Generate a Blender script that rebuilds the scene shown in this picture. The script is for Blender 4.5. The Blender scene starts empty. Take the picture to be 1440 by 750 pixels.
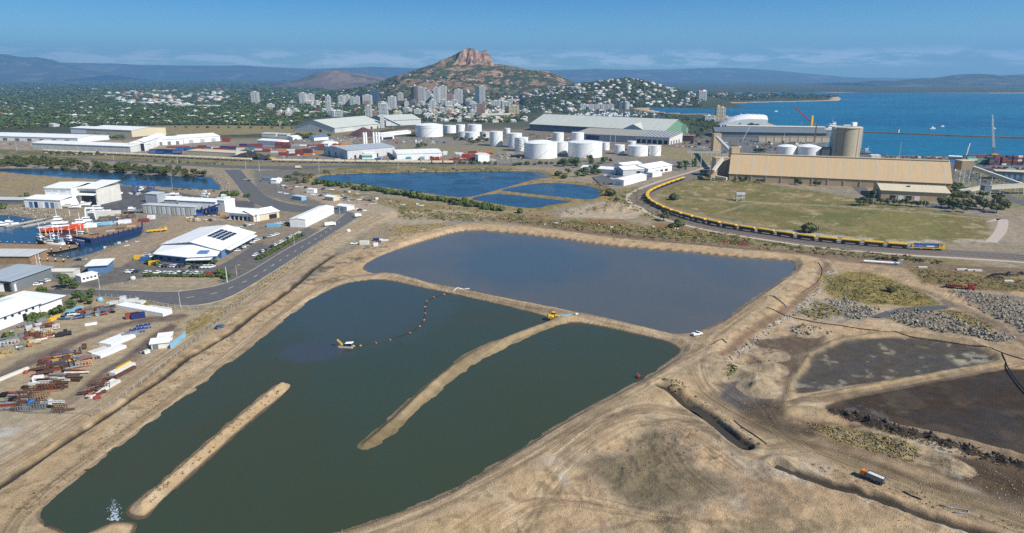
import bpy,bmesh,math,random
import numpy as np
from mathutils import Vector,Matrix
from mathutils.geometry import tessellate_polygon
R=math.radians
rnd=random.Random(11)
S=bpy.context.scene
COL=S.collection
# ------------------------------------------------------------------ camera, sky, sun, exposure
CAMH,FPX=115.0,955.0
PITCH=math.atan((375-108)/FPX)
cam_d=bpy.data.cameras.new('camera');cam=bpy.data.objects.new('camera',cam_d);COL.objects.link(cam)
cam.location=(0,0,CAMH);cam.rotation_euler=(math.pi/2-PITCH,0,0)
cam_d.sensor_width=36;cam_d.lens=FPX/1440*36;cam_d.clip_start=1;cam_d.clip_end=120000
S.camera=cam
SUN_AZ=math.atan2(0.84,-0.54)      # clockwise from +Y
SUN_EL=R(41)
world=bpy.data.worlds.new('World');S.world=world;world.use_nodes=True
wn,wl=world.node_tree.nodes,world.node_tree.links
bg=wn['Background'];bg.inputs['Strength'].default_value=0.06
sky=wn.new('ShaderNodeTexSky');sky.sky_type='NISHITA';sky.sun_disc=False
sky.sun_elevation=SUN_EL;sky.sun_rotation=SUN_AZ
sky.altitude=100;sky.air_density=1.0;sky.dust_density=0.3;sky.ozone_density=1.6
# thin broken cloud band low over the horizon, mapped on the sky's own direction
tc=wn.new('ShaderNodeTexCoord');sx=wn.new('ShaderNodeSeparateXYZ');wl.new(tc.outputs['Generated'],sx.inputs[0])
def wmath(op,a,b=None,c=None):
    n=wn.new('ShaderNodeMath');n.operation=op
    for i,v in enumerate((a,b,c)):
        if v is None:continue
        if isinstance(v,(int,float)):n.inputs[i].default_value=v
        else:wl.new(v,n.inputs[i])
    return n.outputs[0]
az=wmath('ARCTAN2',sx.outputs[0],sx.outputs[1])
cv=wn.new('ShaderNodeCombineXYZ');wl.new(wmath('MULTIPLY',az,13.0),cv.inputs[0]);wl.new(wmath('MULTIPLY',sx.outputs[2],75.0),cv.inputs[1])
cn=wn.new('ShaderNodeTexNoise');cn.inputs['Scale'].default_value=1.0;cn.inputs['Detail'].default_value=7;cn.inputs['Roughness'].default_value=0.62
wl.new(cv.outputs[0],cn.inputs['Vector'])
def wramp(v,a,b):
    n=wn.new('ShaderNodeMapRange');n.interpolation_type='SMOOTHSTEP';n.inputs[1].default_value=a;n.inputs[2].default_value=b
    wl.new(v,n.inputs[0]);return n.outputs[0]
lo=wramp(sx.outputs[2],0.010,0.017);hi=wramp(sx.outputs[2],0.040,0.026)
cm=wmath('MULTIPLY',wmath('MULTIPLY',wramp(cn.outputs[0],0.43,0.57),lo),hi)
mx=wn.new('ShaderNodeMix');mx.data_type='RGBA';wl.new(wmath('MULTIPLY',cm,0.6),mx.inputs[0])
tint=wn.new('ShaderNodeMix');tint.data_type='RGBA';tint.blend_type='MULTIPLY';tint.inputs[0].default_value=1.0

el=wn.new('ShaderNodeMix');el.data_type='RGBA';el.inputs[6].default_value=(1.0,1.62,1.82,1);el.inputs[7].default_value=(0.16,0.62,1.18,1);wl.new(wramp(sx.outputs[2],-0.01,0.125),el.inputs[0]);el2=wn.new('ShaderNodeMix');el2.data_type='RGBA';wl.new(wramp(sx.outputs[2],.14,.32),el2.inputs[0]);wl.new(el.outputs[2],el2.inputs[6]);el2.inputs[7].default_value=(0.28,0.67,1.04,1);wl.new(el2.outputs[2],tint.inputs[7])
wl.new(sky.outputs[0],tint.inputs[6])
wl.new(tint.outputs[2],mx.inputs[6]);mx.inputs[7].default_value=(20,21,22,1)
wl.new(mx.outputs[2],bg.inputs['Color'])
sun_d=bpy.data.lights.new('sun','SUN');sun_d.energy=4.7;sun_d.angle=R(0.53);sun_d.color=(1,0.95,0.86)
sun=bpy.data.objects.new('sun',sun_d);COL.objects.link(sun)
sdir=Vector((math.sin(SUN_AZ)*math.cos(SUN_EL),math.cos(SUN_AZ)*math.cos(SUN_EL),math.sin(SUN_EL)))
sun.rotation_euler=sdir.to_track_quat('Z','Y').to_euler();sun.location=(300,-200,400)
S.view_settings.view_transform='Standard';S.view_settings.look='None'
S.view_settings.exposure=0.55;S.view_settings.gamma=1;S.view_settings.use_curve_mapping=False
S.render.engine='CYCLES';S.cycles.max_bounces=5;S.cycles.volume_bounces=0;S.cycles.transparent_max_bounces=6
S.cycles.use_denoising=False

# ------------------------------------------------------------------ helpers
CP,SP=math.cos(PITCH),math.sin(PITCH)
def G(u,v,z=0.0):
    """point of the horizontal plane at height z that the photograph shows at (u, v)"""
    dy=(v-375)/FPX;dx=(u-720)/FPX
    t=(CAMH-z)/(CP*dy+SP)
    return(t*dx,t*(CP-SP*dy))
def px_at(p):
    """metres per photograph pixel at a point"""
    d=p[1]*CP+CAMH*SP
    return d/FPX
def P(s,z=0.0):
    return[G(*map(float,q.split(',')),z)for q in s.split()]
def hsh(ix,iy,seed):
    h=(ix.astype(np.int64)*374761393+iy.astype(np.int64)*668265263+seed*974634777)&0xFFFFFFFF
    h=((h^(h>>13))*1274126177)&0xFFFFFFFF
    return((h^(h>>16))&0xFFFF)/65535.0
def vnoise(x,y,seed=0):
    ix=np.floor(x);iy=np.floor(y);fx=x-ix;fy=y-iy
    fx=fx*fx*(3-2*fx);fy=fy*fy*(3-2*fy)
    a=hsh(ix,iy,seed);b=hsh(ix+1,iy,seed);c=hsh(ix,iy+1,seed);d=hsh(ix+1,iy+1,seed)
    return a+(b-a)*fx+(c-a)*fy+(a-b-c+d)*fx*fy
def fbm(x,y,scale,seed=0,octv=4):
    s=0;amp=0.5;f=1.0/scale;tot=0
    for i in range(octv):
        s=s+amp*vnoise(x*f+i*17.3,y*f-i*9.1,seed+i);tot+=amp;amp*=0.5;f*=2.03
    return s/tot
def sstep(a,b,x):
    t=np.clip((x-a)/(b-a),0,1);return t*t*(3-2*t)
def sdf(x,y,pts):
    """signed distance to a polygon, negative inside"""
    d2=np.full(x.shape,1e18);ins=np.zeros(x.shape,bool);n=len(pts)
    for i in range(n):
        ax,ay=pts[i-1];bx,by=pts[i];ex,ey=bx-ax,by-ay
        px,py=x-ax,y-ay;t=np.clip((px*ex+py*ey)/(ex*ex+ey*ey+1e-9),0,1)
        d2=np.minimum(d2,(px-t*ex)**2+(py-t*ey)**2)
        if ay!=by:
            c=(ay>y)!=(by>y);ins^=c&(x<(bx-ax)*(y-ay)/(by-ay)+ax)
    d=np.sqrt(d2);return np.where(ins,-d,d)
def ldf(x,y,pts):
    """distance to a polyline, signed side offset and distance along"""
    d2=np.full(x.shape,1e18);off=np.zeros(x.shape);al=np.zeros(x.shape);acc=0
    for i in range(1,len(pts)):
        ax,ay=pts[i-1];bx,by=pts[i];ex,ey=bx-ax,by-ay;L=math.hypot(ex,ey)+1e-9
        px,py=x-ax,y-ay;t=np.clip((px*ex+py*ey)/(L*L),0,1)
        q=(px-t*ex)**2+(py-t*ey)**2;m=q<d2
        d2=np.where(m,q,d2);off=np.where(m,(px*ey-py*ex)/L,off);al=np.where(m,acc+t*L,al);acc+=L
    return np.sqrt(d2),off,al
def cull(x,y,pts,pad):
    a=np.array(pts);return np.nonzero((x>a[:,0].min()-pad)&(x<a[:,0].max()+pad)&(y>a[:,1].min()-pad)&(y<a[:,1].max()+pad))[0]
def smooth_poly(pts,n=2,closed=True):
    for _ in range(n):
        out=[];m=len(pts)
        rng=range(m)if closed else range(m-1)
        if not closed:out.append(pts[0])
        for i in rng:
            a,b=pts[i],pts[(i+1)%m]
            out.append((a[0]*.75+b[0]*.25,a[1]*.75+b[1]*.25));out.append((a[0]*.25+b[0]*.75,a[1]*.25+b[1]*.75))
        if not closed:out.append(pts[-1])
        pts=out
    return pts

# ------------------------------------------------------------------ materials
MATS={}
def mat(name,col,rough=0.75,var=0.18,scale=0.6,metal=0.0,bump=0.0,spec=0.4,sheet=False):
    """Principled surface whose colour varies by noise (var) at a size in metres (scale)"""
    if name in MATS:return MATS[name]
    m=bpy.data.materials.new(name);m.use_nodes=True;nt=m.node_tree;b=nt.nodes['Principled BSDF']
    b.inputs['Roughness'].default_value=rough;b.inputs['Metallic'].default_value=metal;b.inputs['Specular IOR Level'].default_value=spec
    g=nt.nodes.new('ShaderNodeNewGeometry');vec=g.outputs['Position']
    if sheet:      # roof and wall sheeting: streaks run down the sheets
        tc=nt.nodes.new('ShaderNodeTexCoord');mp=nt.nodes.new('ShaderNodeMapping');mp.inputs['Scale'].default_value=(scale*.8,scale*.035,scale*.06);nt.links.new(tc.outputs['Object'],mp.inputs[0]);vec=mp.outputs[0]
    n=nt.nodes.new('ShaderNodeTexNoise');n.inputs['Scale'].default_value=1.0/scale;n.inputs['Detail'].default_value=5;n.inputs['Roughness'].default_value=0.65
    nt.links.new(vec,n.inputs['Vector'])
    r=nt.nodes.new('ShaderNodeMapRange');r.inputs[1].default_value=0.3;r.inputs[2].default_value=0.7;r.inputs[3].default_value=1-var;r.inputs[4].default_value=1+var
    nt.links.new(n.outputs[0],r.inputs[0])
    mx=nt.nodes.new('ShaderNodeVectorMath');mx.operation='SCALE';mx.inputs[0].default_value=col[:3];nt.links.new(r.outputs[0],mx.inputs['Scale'])
    nt.links.new(mx.outputs[0],b.inputs['Base Color'])
    if bump:
        bp=nt.nodes.new('ShaderNodeBump');bp.inputs['Strength'].default_value=bump;bp.inputs['Distance'].default_value=0.3
        nt.links.new(n.outputs[0],bp.inputs['Height']);nt.links.new(bp.outputs[0],b.inputs['Normal'])
    MATS[name]=m;return m

class MB:
    """collects faces with material slots; build() links them as one mesh object"""
    def __init__(s):s.v=[];s.f=[];s.m=[];s.mats=[]
    def slot(s,m):
        if m not in s.mats:s.mats.append(m)
        return s.mats.index(m)
    def face(s,pts,m):
        k=len(s.v);s.v+=[tuple(p)for p in pts];s.f.append(tuple(range(k,k+len(pts))));s.m.append(s.slot(m));return s
    def add(s,vs,fs,m):
        k=len(s.v);s.v+=[tuple(p)for p in vs];i=s.slot(m)
        for f in fs:s.f.append(tuple(q+k for q in f));s.m.append(i)
        return s
    def box(s,c,size,m,rz=0.0,taper=1.0):
        """box standing on c (centre of its base)"""
        x,y,z=size[0]/2,size[1]/2,size[2];ca,sa=math.cos(rz),math.sin(rz);vs=[]
        for zz,k in((0,1),(z,taper)):
            for px,py in((-x,-y),(x,-y),(x,y),(-x,y)):
                px*=k;py*=k;vs.append((c[0]+px*ca-py*sa,c[1]+px*sa+py*ca,c[2]+zz))
        return s.add(vs,[(3,2,1,0),(4,5,6,7),(0,1,5,4),(1,2,6,5),(2,3,7,6),(3,0,4,7)],m)
    def prism(s,poly,z0,z1,m,mtop=None):
        """vertical extrusion of a polygon (counter-clockwise)"""
        n=len(poly);a=sum(poly[i-1][0]*poly[i][1]-poly[i][0]*poly[i-1][1]for i in range(n))
        if a<0:poly=poly[::-1]
        vs=[(p[0],p[1],z0)for p in poly]+[(p[0],p[1],z1)for p in poly]
        s.add(vs,[(i,(i+1)%n,(i+1)%n+n,i+n)for i in range(n)],m)
        tri=tessellate_polygon([[Vector((p[0],p[1],0))for p in poly]])
        up=[t if(Vector((poly[t[1]][0]-poly[t[0]][0],poly[t[1]][1]-poly[t[0]][1],0)).cross(Vector((poly[t[2]][0]-poly[t[0]][0],poly[t[2]][1]-poly[t[0]][1],0)))).z>0 else t[::-1]for t in tri]
        s.add([(p[0],p[1],z1)for p in poly],up,mtop or m);s.add([(p[0],p[1],z0)for p in poly],[t[::-1]for t in up],m)
        return s
    def tube(s,a,b,r0,m,r1=None,n=8,caps=True):
        a,b=Vector(a),Vector(b);d=(b-a)
        if d.length<1e-6:return s
        q=d.to_track_quat('Z','Y');r1=r0 if r1 is None else r1;vs=[]
        for p,r in((a,r0),(b,r1)):
            for i in range(n):
                t=2*math.pi*i/n;vs.append(p+q@Vector((math.cos(t)*r,math.sin(t)*r,0)))
        fs=[(i,(i+1)%n,(i+1)%n+n,i+n)for i in range(n)]
        if caps:fs+=[tuple(range(n))[::-1],tuple(range(n,2*n))]
        return s.add(vs,fs,m)
    def lathe(s,c,prof,m,n=24):
        vs=[];k=len(prof)
        for i in range(n):
            t=2*math.pi*i/n
            for r,z in prof:vs.append((c[0]+r*math.cos(t),c[1]+r*math.sin(t),c[2]+z))
        fs=[]
        for i in range(n):
            j=(i+1)%n
            for q in range(k-1):fs.append((i*k+q,j*k+q,j*k+q+1,i*k+q+1))
        return s.add(vs,fs,m)
    def bar(s,a,b,w,h,m):
        """box beam between two points"""
        a,b=Vector(a),Vector(b);d=(b-a).normalized();up=Vector((0,0,1))
        if abs(d.z)>0.95:up=Vector((0,1,0))
        sd=d.cross(up).normalized()*w/2;u2=sd.cross(d).normalized()*h/2;vs=[]
        for p in(a,b):vs+=[p-sd-u2,p+sd-u2,p+sd+u2,p-sd+u2]
        return s.add(vs,[(0,1,2,3),(7,6,5,4),(0,4,5,1),(1,5,6,2),(2,6,7,3),(3,7,4,0)],m)
    def mesh(s,name,smooth=False):
        me=bpy.data.meshes.new(name);me.from_pydata(s.v,[],s.f)
        for m in s.mats:me.materials.append(m)
        me.polygons.foreach_set('material_index',s.m)
        if smooth:me.polygons.foreach_set('use_smooth',[True]*len(s.f))
        me.update();return me
    def build(s,name,parent=None,smooth=False):
        o=bpy.data.objects.new(name,s.mesh(name,smooth));COL.objects.link(o)
        if parent:o.parent=parent
        return o
def tag(o,label=None,cat=None,group=None,kind=None):
    if label:o['label']=label
    if cat:o['category']=cat
    if group:o['group']=group
    if kind or cat:o['kind']=kind or 'thing'
    return o
def empty(name,loc,rz=0.0,label=None,cat=None,group=None):
    o=bpy.data.objects.new(name,None);o.location=loc;o.rotation_euler=(0,0,rz);COL.objects.link(o);o.empty_display_size=1
    return tag(o,label,cat,group)
KIDS={}
def copy_tree(o,parent=None):
    c=o.copy();COL.objects.link(c);c.parent=parent
    for ch in list(o.children):copy_tree(ch,c)
    return c
def place(o,x,y,z=0.0,rz=0.0,label=None,scale=None):
    o.location=(x,y,z);o.rotation_euler=(0,0,rz)
    if scale:o.scale=scale if isinstance(scale,tuple)else(scale,)*3
    if label:o['label']=label
    return o
# ------------------------------------------------------------------ shorelines (unprojected outlines of the real ponds and coast)
PA=smooth_poly(P('509,376.5 528,364 565.5,349 611,335 643,326.5 666,324 720,328 790,336 845,344.5 905,350 971,355 1021,360.5 1080,365 1105,366 1117.5,369 1119,377 1107.5,388 1080,405 1056,420 1031,440 1001,459 976,467.5 955.5,471 940,469 875,452.6 808,439 720,421.5 658,409 611,400 573,389 555.5,385.5 520.5,384'),1)
PB=smooth_poly(P('463,408 485,399 510,395 535.5,393 560.5,397 585.6,403 631,411.5 720,432 757,442 771,446 771,452 752,458 720,470.5 673,486.5 631,513 593,543 568,566.7 545.5,588 520,611 503,624.7 505,631.7 520,631.7 545.5,618 580.6,588 610.7,556.7 648,528 673,508 720,485.5 752.6,469 782.7,457.7 805,453.5 828,455.5 895.5,470 935.6,479 952,487.7 957,494 945.6,505 908,530 870.4,550 828,573 782.7,597 720,636 648,680 618,697 548,722 470,749.5 400,770 300,785 215,785 186,751 193,740 190,735.5 170,733.5 155,735 125,749.5 110,752 93,750 65,737 54.6,727.5 55,720 75,700 120,663.5 175.5,622 223,587 283,543 326,509 360,482 375,470 400,451 430,427.6'),1)
ISL=smooth_poly(P('360,560.5 382.6,543 395,537.5 411,538.5 412.6,544 397.6,558 360,587 301,640 238,697 210.6,725 200.6,730 183,727.5 175.5,718.7 195.5,700 251,653.5 301,609.6'),1)
PC=smooth_poly(P('439,252 460,245.5 560.5,243 720,241 752.6,241.3 767.6,245 774,250 752,252 720,261 686,271 653,279 633,277 585.6,270 510,260 443,255.5'),1)
PD=smooth_poly(P('698,267.6 752.6,257.6 795,257.6 833,262.6 843,268 843,276.4 833,281.4 808,280 720,270.5'),1)
PE=smooth_poly(P('656,279.7 693.5,272 720,274 765,279 808,284 770,289 752.6,294 720,291.4 686,285'),1)
PF=P('-60,233 0,235.5 82.7,235.5 163,242 225.6,246 298,247.6 303,255 311,260 311,266.4 263,265 213,261.4 173,260 155.4,252.6 105,250 37.6,245 0,241 -60,240')
PG=P('-120,300 15,300.5 52,306 95,312 128,325 165,316 204,323 199,331 160,345 127,357 85,366 66,363 30,352 -120,352')
PH=P('907,152.8 958,148.5 1020.8,145.3 1080,143.6 1140,142.5 1178,141.5 1183,139 1175,133.5 1100,133.2 1030,133.2 1012,132.2 1030,130.8 1180,130.3 1300,130.6 1440,131 1700,131.5 2400,140 2400,226 1440,222.5 1361,219.5 1298,219 1230,217 1190,216 1160,213 1168,184 1130,181 1092,176.8 1082,173.5 1068,171 1010,160.5 971,160 933,157.6')
PI=P('862,165 925,166 935,162 900,158 850,159 792,163.5 800,167')      # the inner marina basin
MUD1=smooth_poly(P('1105,552 1130,505 1152,488 1180,480 1235,474 1300,475 1370,487 1396,500 1400,508 1360,516 1250,533 1110,556'),1)
MUD2=smooth_poly(P('1145,573 1200,556 1300,537 1402,517 1460,520 1520,560 1500,650 1440,638 1380,622 1268,598 1190,580'),1)
DITCH_L=P('-40,708 0,683.6 37.6,658.5 75,632 113,608 150,584.4 188,558 225.6,534 260.7,505 288,490 326,467.7 360,440 385,424 415,401 440,378 470,357')
DITCH_R=P('930.5,549 945.6,555 970.7,571 1003,591 1033,617 1048,627')
DITCH_B=P('1092,656 1117.6,665 1162.7,680 1230.4,701 1305.6,728.7 1376,749 1450,775')
def inbb(x,y,pts,pad,far):
    d=np.full(x.shape,far,float);i=cull(x,y,pts,pad)
    if len(i):d[i]=np.minimum(sdf(x[i],y[i],pts),far)
    return d
def d_main(x,y):
    b=inbb(x,y,PB,60,60.);i=np.nonzero(b<0)[0]
    if len(i):b[i]=np.maximum(b[i],-sdf(x[i],y[i],ISL))
    return np.minimum(inbb(x,y,PA,60,60.),b)
def d_blue(x,y):return np.minimum(np.minimum(inbb(x,y,PC,60,60.),inbb(x,y,PD,60,60.)),inbb(x,y,PE,60,60.))
def d_sea(x,y):
    d=np.full(x.shape,400.)
    for q in(PF,PG,PI):d=np.minimum(d,inbb(x,y,q,60,400.))
    return np.minimum(d,inbb(x,y,PH,400,400.))
BUNDS=[(P('1108,562 1112,541 1140,499 1172,482 1230,470.5 1290,471.5 1370,484 1403,499 1408,510 1360,520 1240,541 1150,560 1105,570'),2.0,1.3),
         (P('1105,577 1142.7,577 1185,583 1230,592 1268,602 1330.7,614.6 1381,628 1440,645 1500,664'),1.9,1.3)]
MOUNDS=[(1020,517,9,1.6),(1061,533,8,2.4),(1068,548,9,2.0),(1082,520,8,2.2),(1010,530,7,1.5),(1085,500,8,1.4),(1130,467,9,1.6),(1142,466,8,1.5),
          (1265,628,7,1.8),(1240,622,6,1.2),(1332,655,6,2.4),(1352,662,4,1.6),(1220,615,7,1.2),(1190,610,6,1.1),(1285,638,8,1.6),(1100,648,6,1.6),(868,292,22,4.0),(885,297,18,3.0),(850,297,16,2.0),(1250,300,1,0)]
DARKM=[(1186,584,2.2,1.2),(1197,588,2.8,1.4),(1210,590,2.2,1.1),(1224,596,3.3,1.7),(1240,600,3.3,1.8),(1256,606,3.3,1.7),(1272,610,3.3,1.7),(1288,614,2.8,1.5),(1306,617,2.8,1.2),(1332,626,3.3,1.7),(1364,635,3.3,1.5),(1392,645,2.8,1.4),(1410,649,2.8,1.7),(1436,655,2.8,1.5),(1172,581,2.2,0.9)]
def ground_z(x,y):
    x=np.asarray(x,float);y=np.asarray(y,float);r=np.hypot(x,y)
    d=d_main(x,y)
    crest=2.1*sstep(0,5,d)*(1-sstep(13,25,d))+(fbm(x,y,3.5,5,3)-.5)*0.5*sstep(0,3,d)*(1-sstep(20,30,d))
    i=cull(x,y,DITCH_L,50)
    if len(i):crest[i]*=.28+.72*sstep(34,50,ldf(x[i],y[i],DITCH_L)[0])
    z=crest+np.where(d<0,np.maximum(-2.5,d*.5),0)
    d2=d_blue(x,y)
    z=z+1.3*sstep(0,4,d2)*(1-sstep(8,18,d2))+np.where(d2<0,np.maximum(-2.5,d2*.5),0)
    ds=d_sea(x,y);z=z-3.5*sstep(0,5,-ds)
    # broken ground of the earthworks on the right and in front
    q=sstep(26,40,d)*(x>40)*sstep(620,520,y)*sstep(40,80,x)
    k=cull(x,y,P('480,760 830,590 1010,480 1150,370 1600,370 1600,900 300,900'),5)
    e=np.zeros(x.shape)
    if len(k):
        xx,yy=x[k],y[k];dd=d[k]
        amp=sstep(14,30,dd)*sstep(0,12,-sdf(xx,yy,EARTH))
        n=(fbm(xx,yy,9,31,4)-.5)*1.6+(np.abs(fbm(xx*.8+yy*.5,yy*.3-xx*.2,4,37,3)-.5))*-1.0+.1
        n=n+.6*np.clip(1-7*np.abs(fbm(xx*.75+yy*.6,yy*.38-xx*.3,4.5,39,3)-.5),0,1)*sstep(.42,.58,fbm(xx,yy,28,40,3))+(fbm(xx,yy,1.4,42,2)-.5)*.3
        mm=np.minimum(sdf(xx,yy,MUD1),sdf(xx,yy,MUD2));flat=sstep(-2,6,mm)
        dr=np.minimum.reduce([ldf(xx,yy,q2)[0]for q2 in ROADS_DIRT]);rflat=sstep(6,14,dr)
        e[k]=n*amp*flat*(0.25+0.75*rflat)-.5*(1-flat)
        for pl,w,h in BUNDS:
            l=ldf(xx,yy,pl)[0];e[k]=e[k]+h*np.exp(-(l/w)**2)*(.7+.6*fbm(xx,yy,4,41,2))
        for pl,w,h in((DITCH_R,3.2,-1.6),(DITCH_B,2.4,-1.0)):
            l=ldf(xx,yy,pl)[0];e[k]=e[k]+h*(1-sstep(w*.5,w,l))+.7*np.exp(-((l-w*1.4)/1.6)**2)*(.4+fbm(xx,yy,3,43,2))
    z=z+e
    for u,v,rad,h in MOUNDS+DARKM:
        cx,cy=G(u,v);i=np.nonzero((np.abs(x-cx)<rad*2.2)&(np.abs(y-cy)<rad*2.2))[0]
        if len(i):z[i]+=h*np.exp(-((x[i]-cx)**2+(y[i]-cy)**2)/(rad*.62)**2)*(.6+.8*fbm(x[i],y[i],2.5,47,3))
    i=cull(x,y,DITCH_L,8)
    if len(i):
        l=ldf(x[i],y[i],DITCH_L)[0];z[i]-=1.3*(1-sstep(.8,2.4,l))
    i=np.nonzero(np.abs(d)<8)[0]
    if len(i):z[i]+=((fbm(x[i],y[i],5,77,4)-.5)*.75+(fbm(x[i],y[i],17,78,2)-.5)*.4)*np.exp(-(d[i]/2.5)**2)
    return z
EARTH=P('300,900 470,752 618,699 720,640 828,576 950,500 1010,470 1118,374 1160,366 1300,378 1500,384 1900,420 1900,900')
ROADS_DIRT=[smooth_poly(P('1112,385 1085,412 1040,446 1010,467 985,487 975,520 990,548 1030,575 1080,600 1130,625 1200,650 1300,690 1390,722 1500,760'),2,False),
              smooth_poly(P('985,487 940,474 875,459 808,446 760,438 700,425 630,409 575,395 540,389 500,390 455,404'),2,False),
              smooth_poly(P('455,404 400,440 340,490 280,535 200,596 120,655 60,700 25,735 10,775'),2,False),
              smooth_poly(P('990,500 950,520 900,548 830,590 740,645 650,695 560,738 470,770'),2,False),
              smooth_poly(P('1130,625 1060,640 1010,600 960,580 900,578 850,600 800,640'),2,False),
              smooth_poly(P('690,306 760,315 845,328 960,341 1080,353 1200,363 1320,377 1440,383'),2,False),
              smooth_poly(P('1160,366 1180,395 1230,400 1290,405 1330,425 1325,432 1270,436'),2,False),
              smooth_poly(P('1010,545 1050,575 1090,575 1110,560 1145,560 1250,541 1400,513 1440,505'),2,False)]
ARCS=[smooth_poly(P(q),2,False)for q in('1100,600 1080,585 1078,570 1092,560 1110,553','1120,612 1092,598 1086,580 1098,566','1060,560 1075,572 1090,600 1130,630','1000,690 960,660 940,620 960,595 1000,605','760,700 800,650 880,600 930,592 985,620 1030,650','700,740 760,700 860,712 960,735','1440,690 1380,672 1300,650 1230,628 1150,606 1110,600','1120,655 1200,690 1300,735','1320,426 1340,415 1330,402 1290,398')]
def gz(x,y):return float(ground_z(np.array([x]),np.array([y]))[0])
def gzs(pts):a=np.array(pts,float);return ground_z(a[:,0],a[:,1])

def ground_colour(x,y,z):
    n=len(x);r=np.hypot(x,y)
    C=np.zeros((n,3))
    n1=fbm(x,y,40,1,4);n2=fbm(x,y,7,2,4);n3=fbm(x,y,220,3,3);n4=fbm(x,y,2.2,8,3)
    def put(w,c):
        w=np.clip(w,0,1)[:,None];C[:]=C*(1-w)+np.array(c)*w
    C[:]=(0.285,0.228,0.15)
    put(sstep(.45,.65,n1)*.6,(0.215,0.20,0.175));put(sstep(.5,.7,n2)*.45,(0.36,0.29,0.20))
    # far land: scrub and suburbs
    far=sstep(1150,1350,y-0.15*np.abs(x))
    put(far,(0.06,0.066,0.034));put(far*sstep(.45,.62,n3)*.8,(0.05,0.062,0.028));put(far*sstep(.64,.75,n1)*.4,(0.18,0.16,0.10))
    vf=sstep(4500,6500,y);n5=fbm(x,y*.35,110,12,4)
    put(vf,(0.045,0.058,0.028));put(vf*sstep(.66,.74,n5),(0.30,0.27,0.23));put(vf*sstep(.5,.62,fbm(x,y*.3,900,14,3))*.5,(0.10,0.10,0.055))
    def poly(s,c,f=4,warp=6,w=1.0,brk=None,ws=18):
        pts=P(s)if isinstance(s,str)else s
        i=cull(x,y,pts,f+warp+2)
        if not len(i):return
        d=sdf(x[i],y[i],pts)+(fbm(x[i],y[i],ws,21,4)-.5)*2*warp
        m=sstep(f,-f,d)*w
        if brk:m=m*sstep(brk[1],brk[1]+.14,fbm(x[i],y[i],brk[0],brk[2],4))
        m=np.clip(m,0,1)[:,None];C[i]=C[i]*(1-m)+np.array(c)*m
    def line(pts,w,c,f=2,warp=2,amt=1.0,streak=0,brk=None,smooth=0):
        if isinstance(pts,str):pts=P(pts)
        if smooth:pts=smooth_poly(pts,smooth,False)
        i=cull(x,y,pts,w+f+warp+2)
        if not len(i):return
        l,off,al=ldf(x[i],y[i],pts)
        m=sstep(w/2+f,w/2-f,l+(fbm(x[i],y[i],6,23,3)-.5)*2*warp)*amt
        if streak:m=m*(1-streak+streak*sstep(.35,.65,fbm(off*1.0+1.2*fbm(al,off*0,30,25,2)*4,al*.02,1.5,27,3)))
        if brk:m=m*sstep(brk[1],brk[1]+.14,fbm(x[i],y[i],brk[0],brk[2],4))
        m=np.clip(m,0,1)[:,None];C[i]=C[i]*(1-m)+np.array(c)*m
    SAND=(0.465,0.33,0.188);SAND2=(0.495,0.385,0.25);GOLD=(0.30,0.225,0.085);OLIVE=(0.185,0.152,0.054);GREEN=(0.075,0.10,0.03);BROWN=(0.20,0.135,0.08);MUD=(0.085,0.072,0.058);ASPH=(0.115,0.112,0.112)
    # open ground round the creek and rail line on the left
    poly('-200,205 150,214 360,228 720,232 720,243 440,243 330,236 0,222 -200,222',(0.225,0.185,0.095),6,10)
    poly('-200,205 150,214 360,228 720,232 720,243 440,243 330,236 0,222 -200,222',(0.10,0.105,0.04),6,10,.8,(22,.52,61))
    poly('-200,240 40,243 110,250 155,253 175,262 165,272 60,275 0,300 -200,300',(0.27,0.21,0.125),6,5)
    poly('-200,240 40,243 110,250 155,253 140,262 0,268 -200,268',GOLD,6,6,.8,(14,.48,62))
    poly('190,178 300,176 420,178 430,186 320,190 205,190',(0.235,0.19,0.085),10,8)
    poly('380,178 560,180 420,200 380,195',(0.22,0.18,0.09),10,8)
    # asphalt yards on the left
    poly('120,300 125,262 180,262 245,270 330,282 360,284 360,300 290,305 200,293 170,312 140,322',(0.105,0.104,0.106),3,3)
    poly('65,395 105,372 170,372 210,352 225,345 260,378 330,372 352,345 430,318 470,330 330,400 270,392 160,398 130,405',(0.15,0.135,0.12),3,3)
    poly('130,358 200,330 260,300 340,296 230,345 165,375 120,372',(0.32,0.245,0.165),3,4)
    poly('185,395 240,385 315,388 305,400 230,408 180,410',(0.33,0.265,0.175),2,3)
    poly('360,290 440,300 480,298 380,345 340,330',(0.245,0.20,0.145),3,4)
    poly('355,240 470,238 440,258 400,262 420,275 500,290 480,302 360,272',(0.17,0.155,0.135),4,5)
    poly('500,300 440,280 420,272 520,275 640,300 620,315 560,318',(0.36,0.29,0.205),4,6)
    # scrap yard at the left
    poly('-150,520 0,480 60,440 110,425 160,420 250,432 300,440 270,470 200,535 125,580 -150,580',(0.375,0.295,0.185),3,3)
    line('-60,545 0,528 60,500 130,470 200,450 250,446',9,(0.135,0.098,0.085),2,2,.9,.2,smooth=2)
    poly('80,575 120,540 215,470 240,455 262,458 205,520 130,570 95,580',(0.14,0.102,0.088),2,2)
    poly('-150,580 -40,572 120,582 60,620 0,640 -150,700',(0.38,0.31,0.215),4,4)
    poly('-20,625 10,600 60,598 40,625 0,640',(0.52,0.50,0.45),4,6,.7,(5,.45,66))
    poly('240,455 300,432 300,452 262,470 245,475',GOLD,2,3,.8,(4,.4,67))
    poly('130,412 200,415 250,432 238,440 140,425',GOLD,2,3,.7,(4,.42,67))
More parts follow.
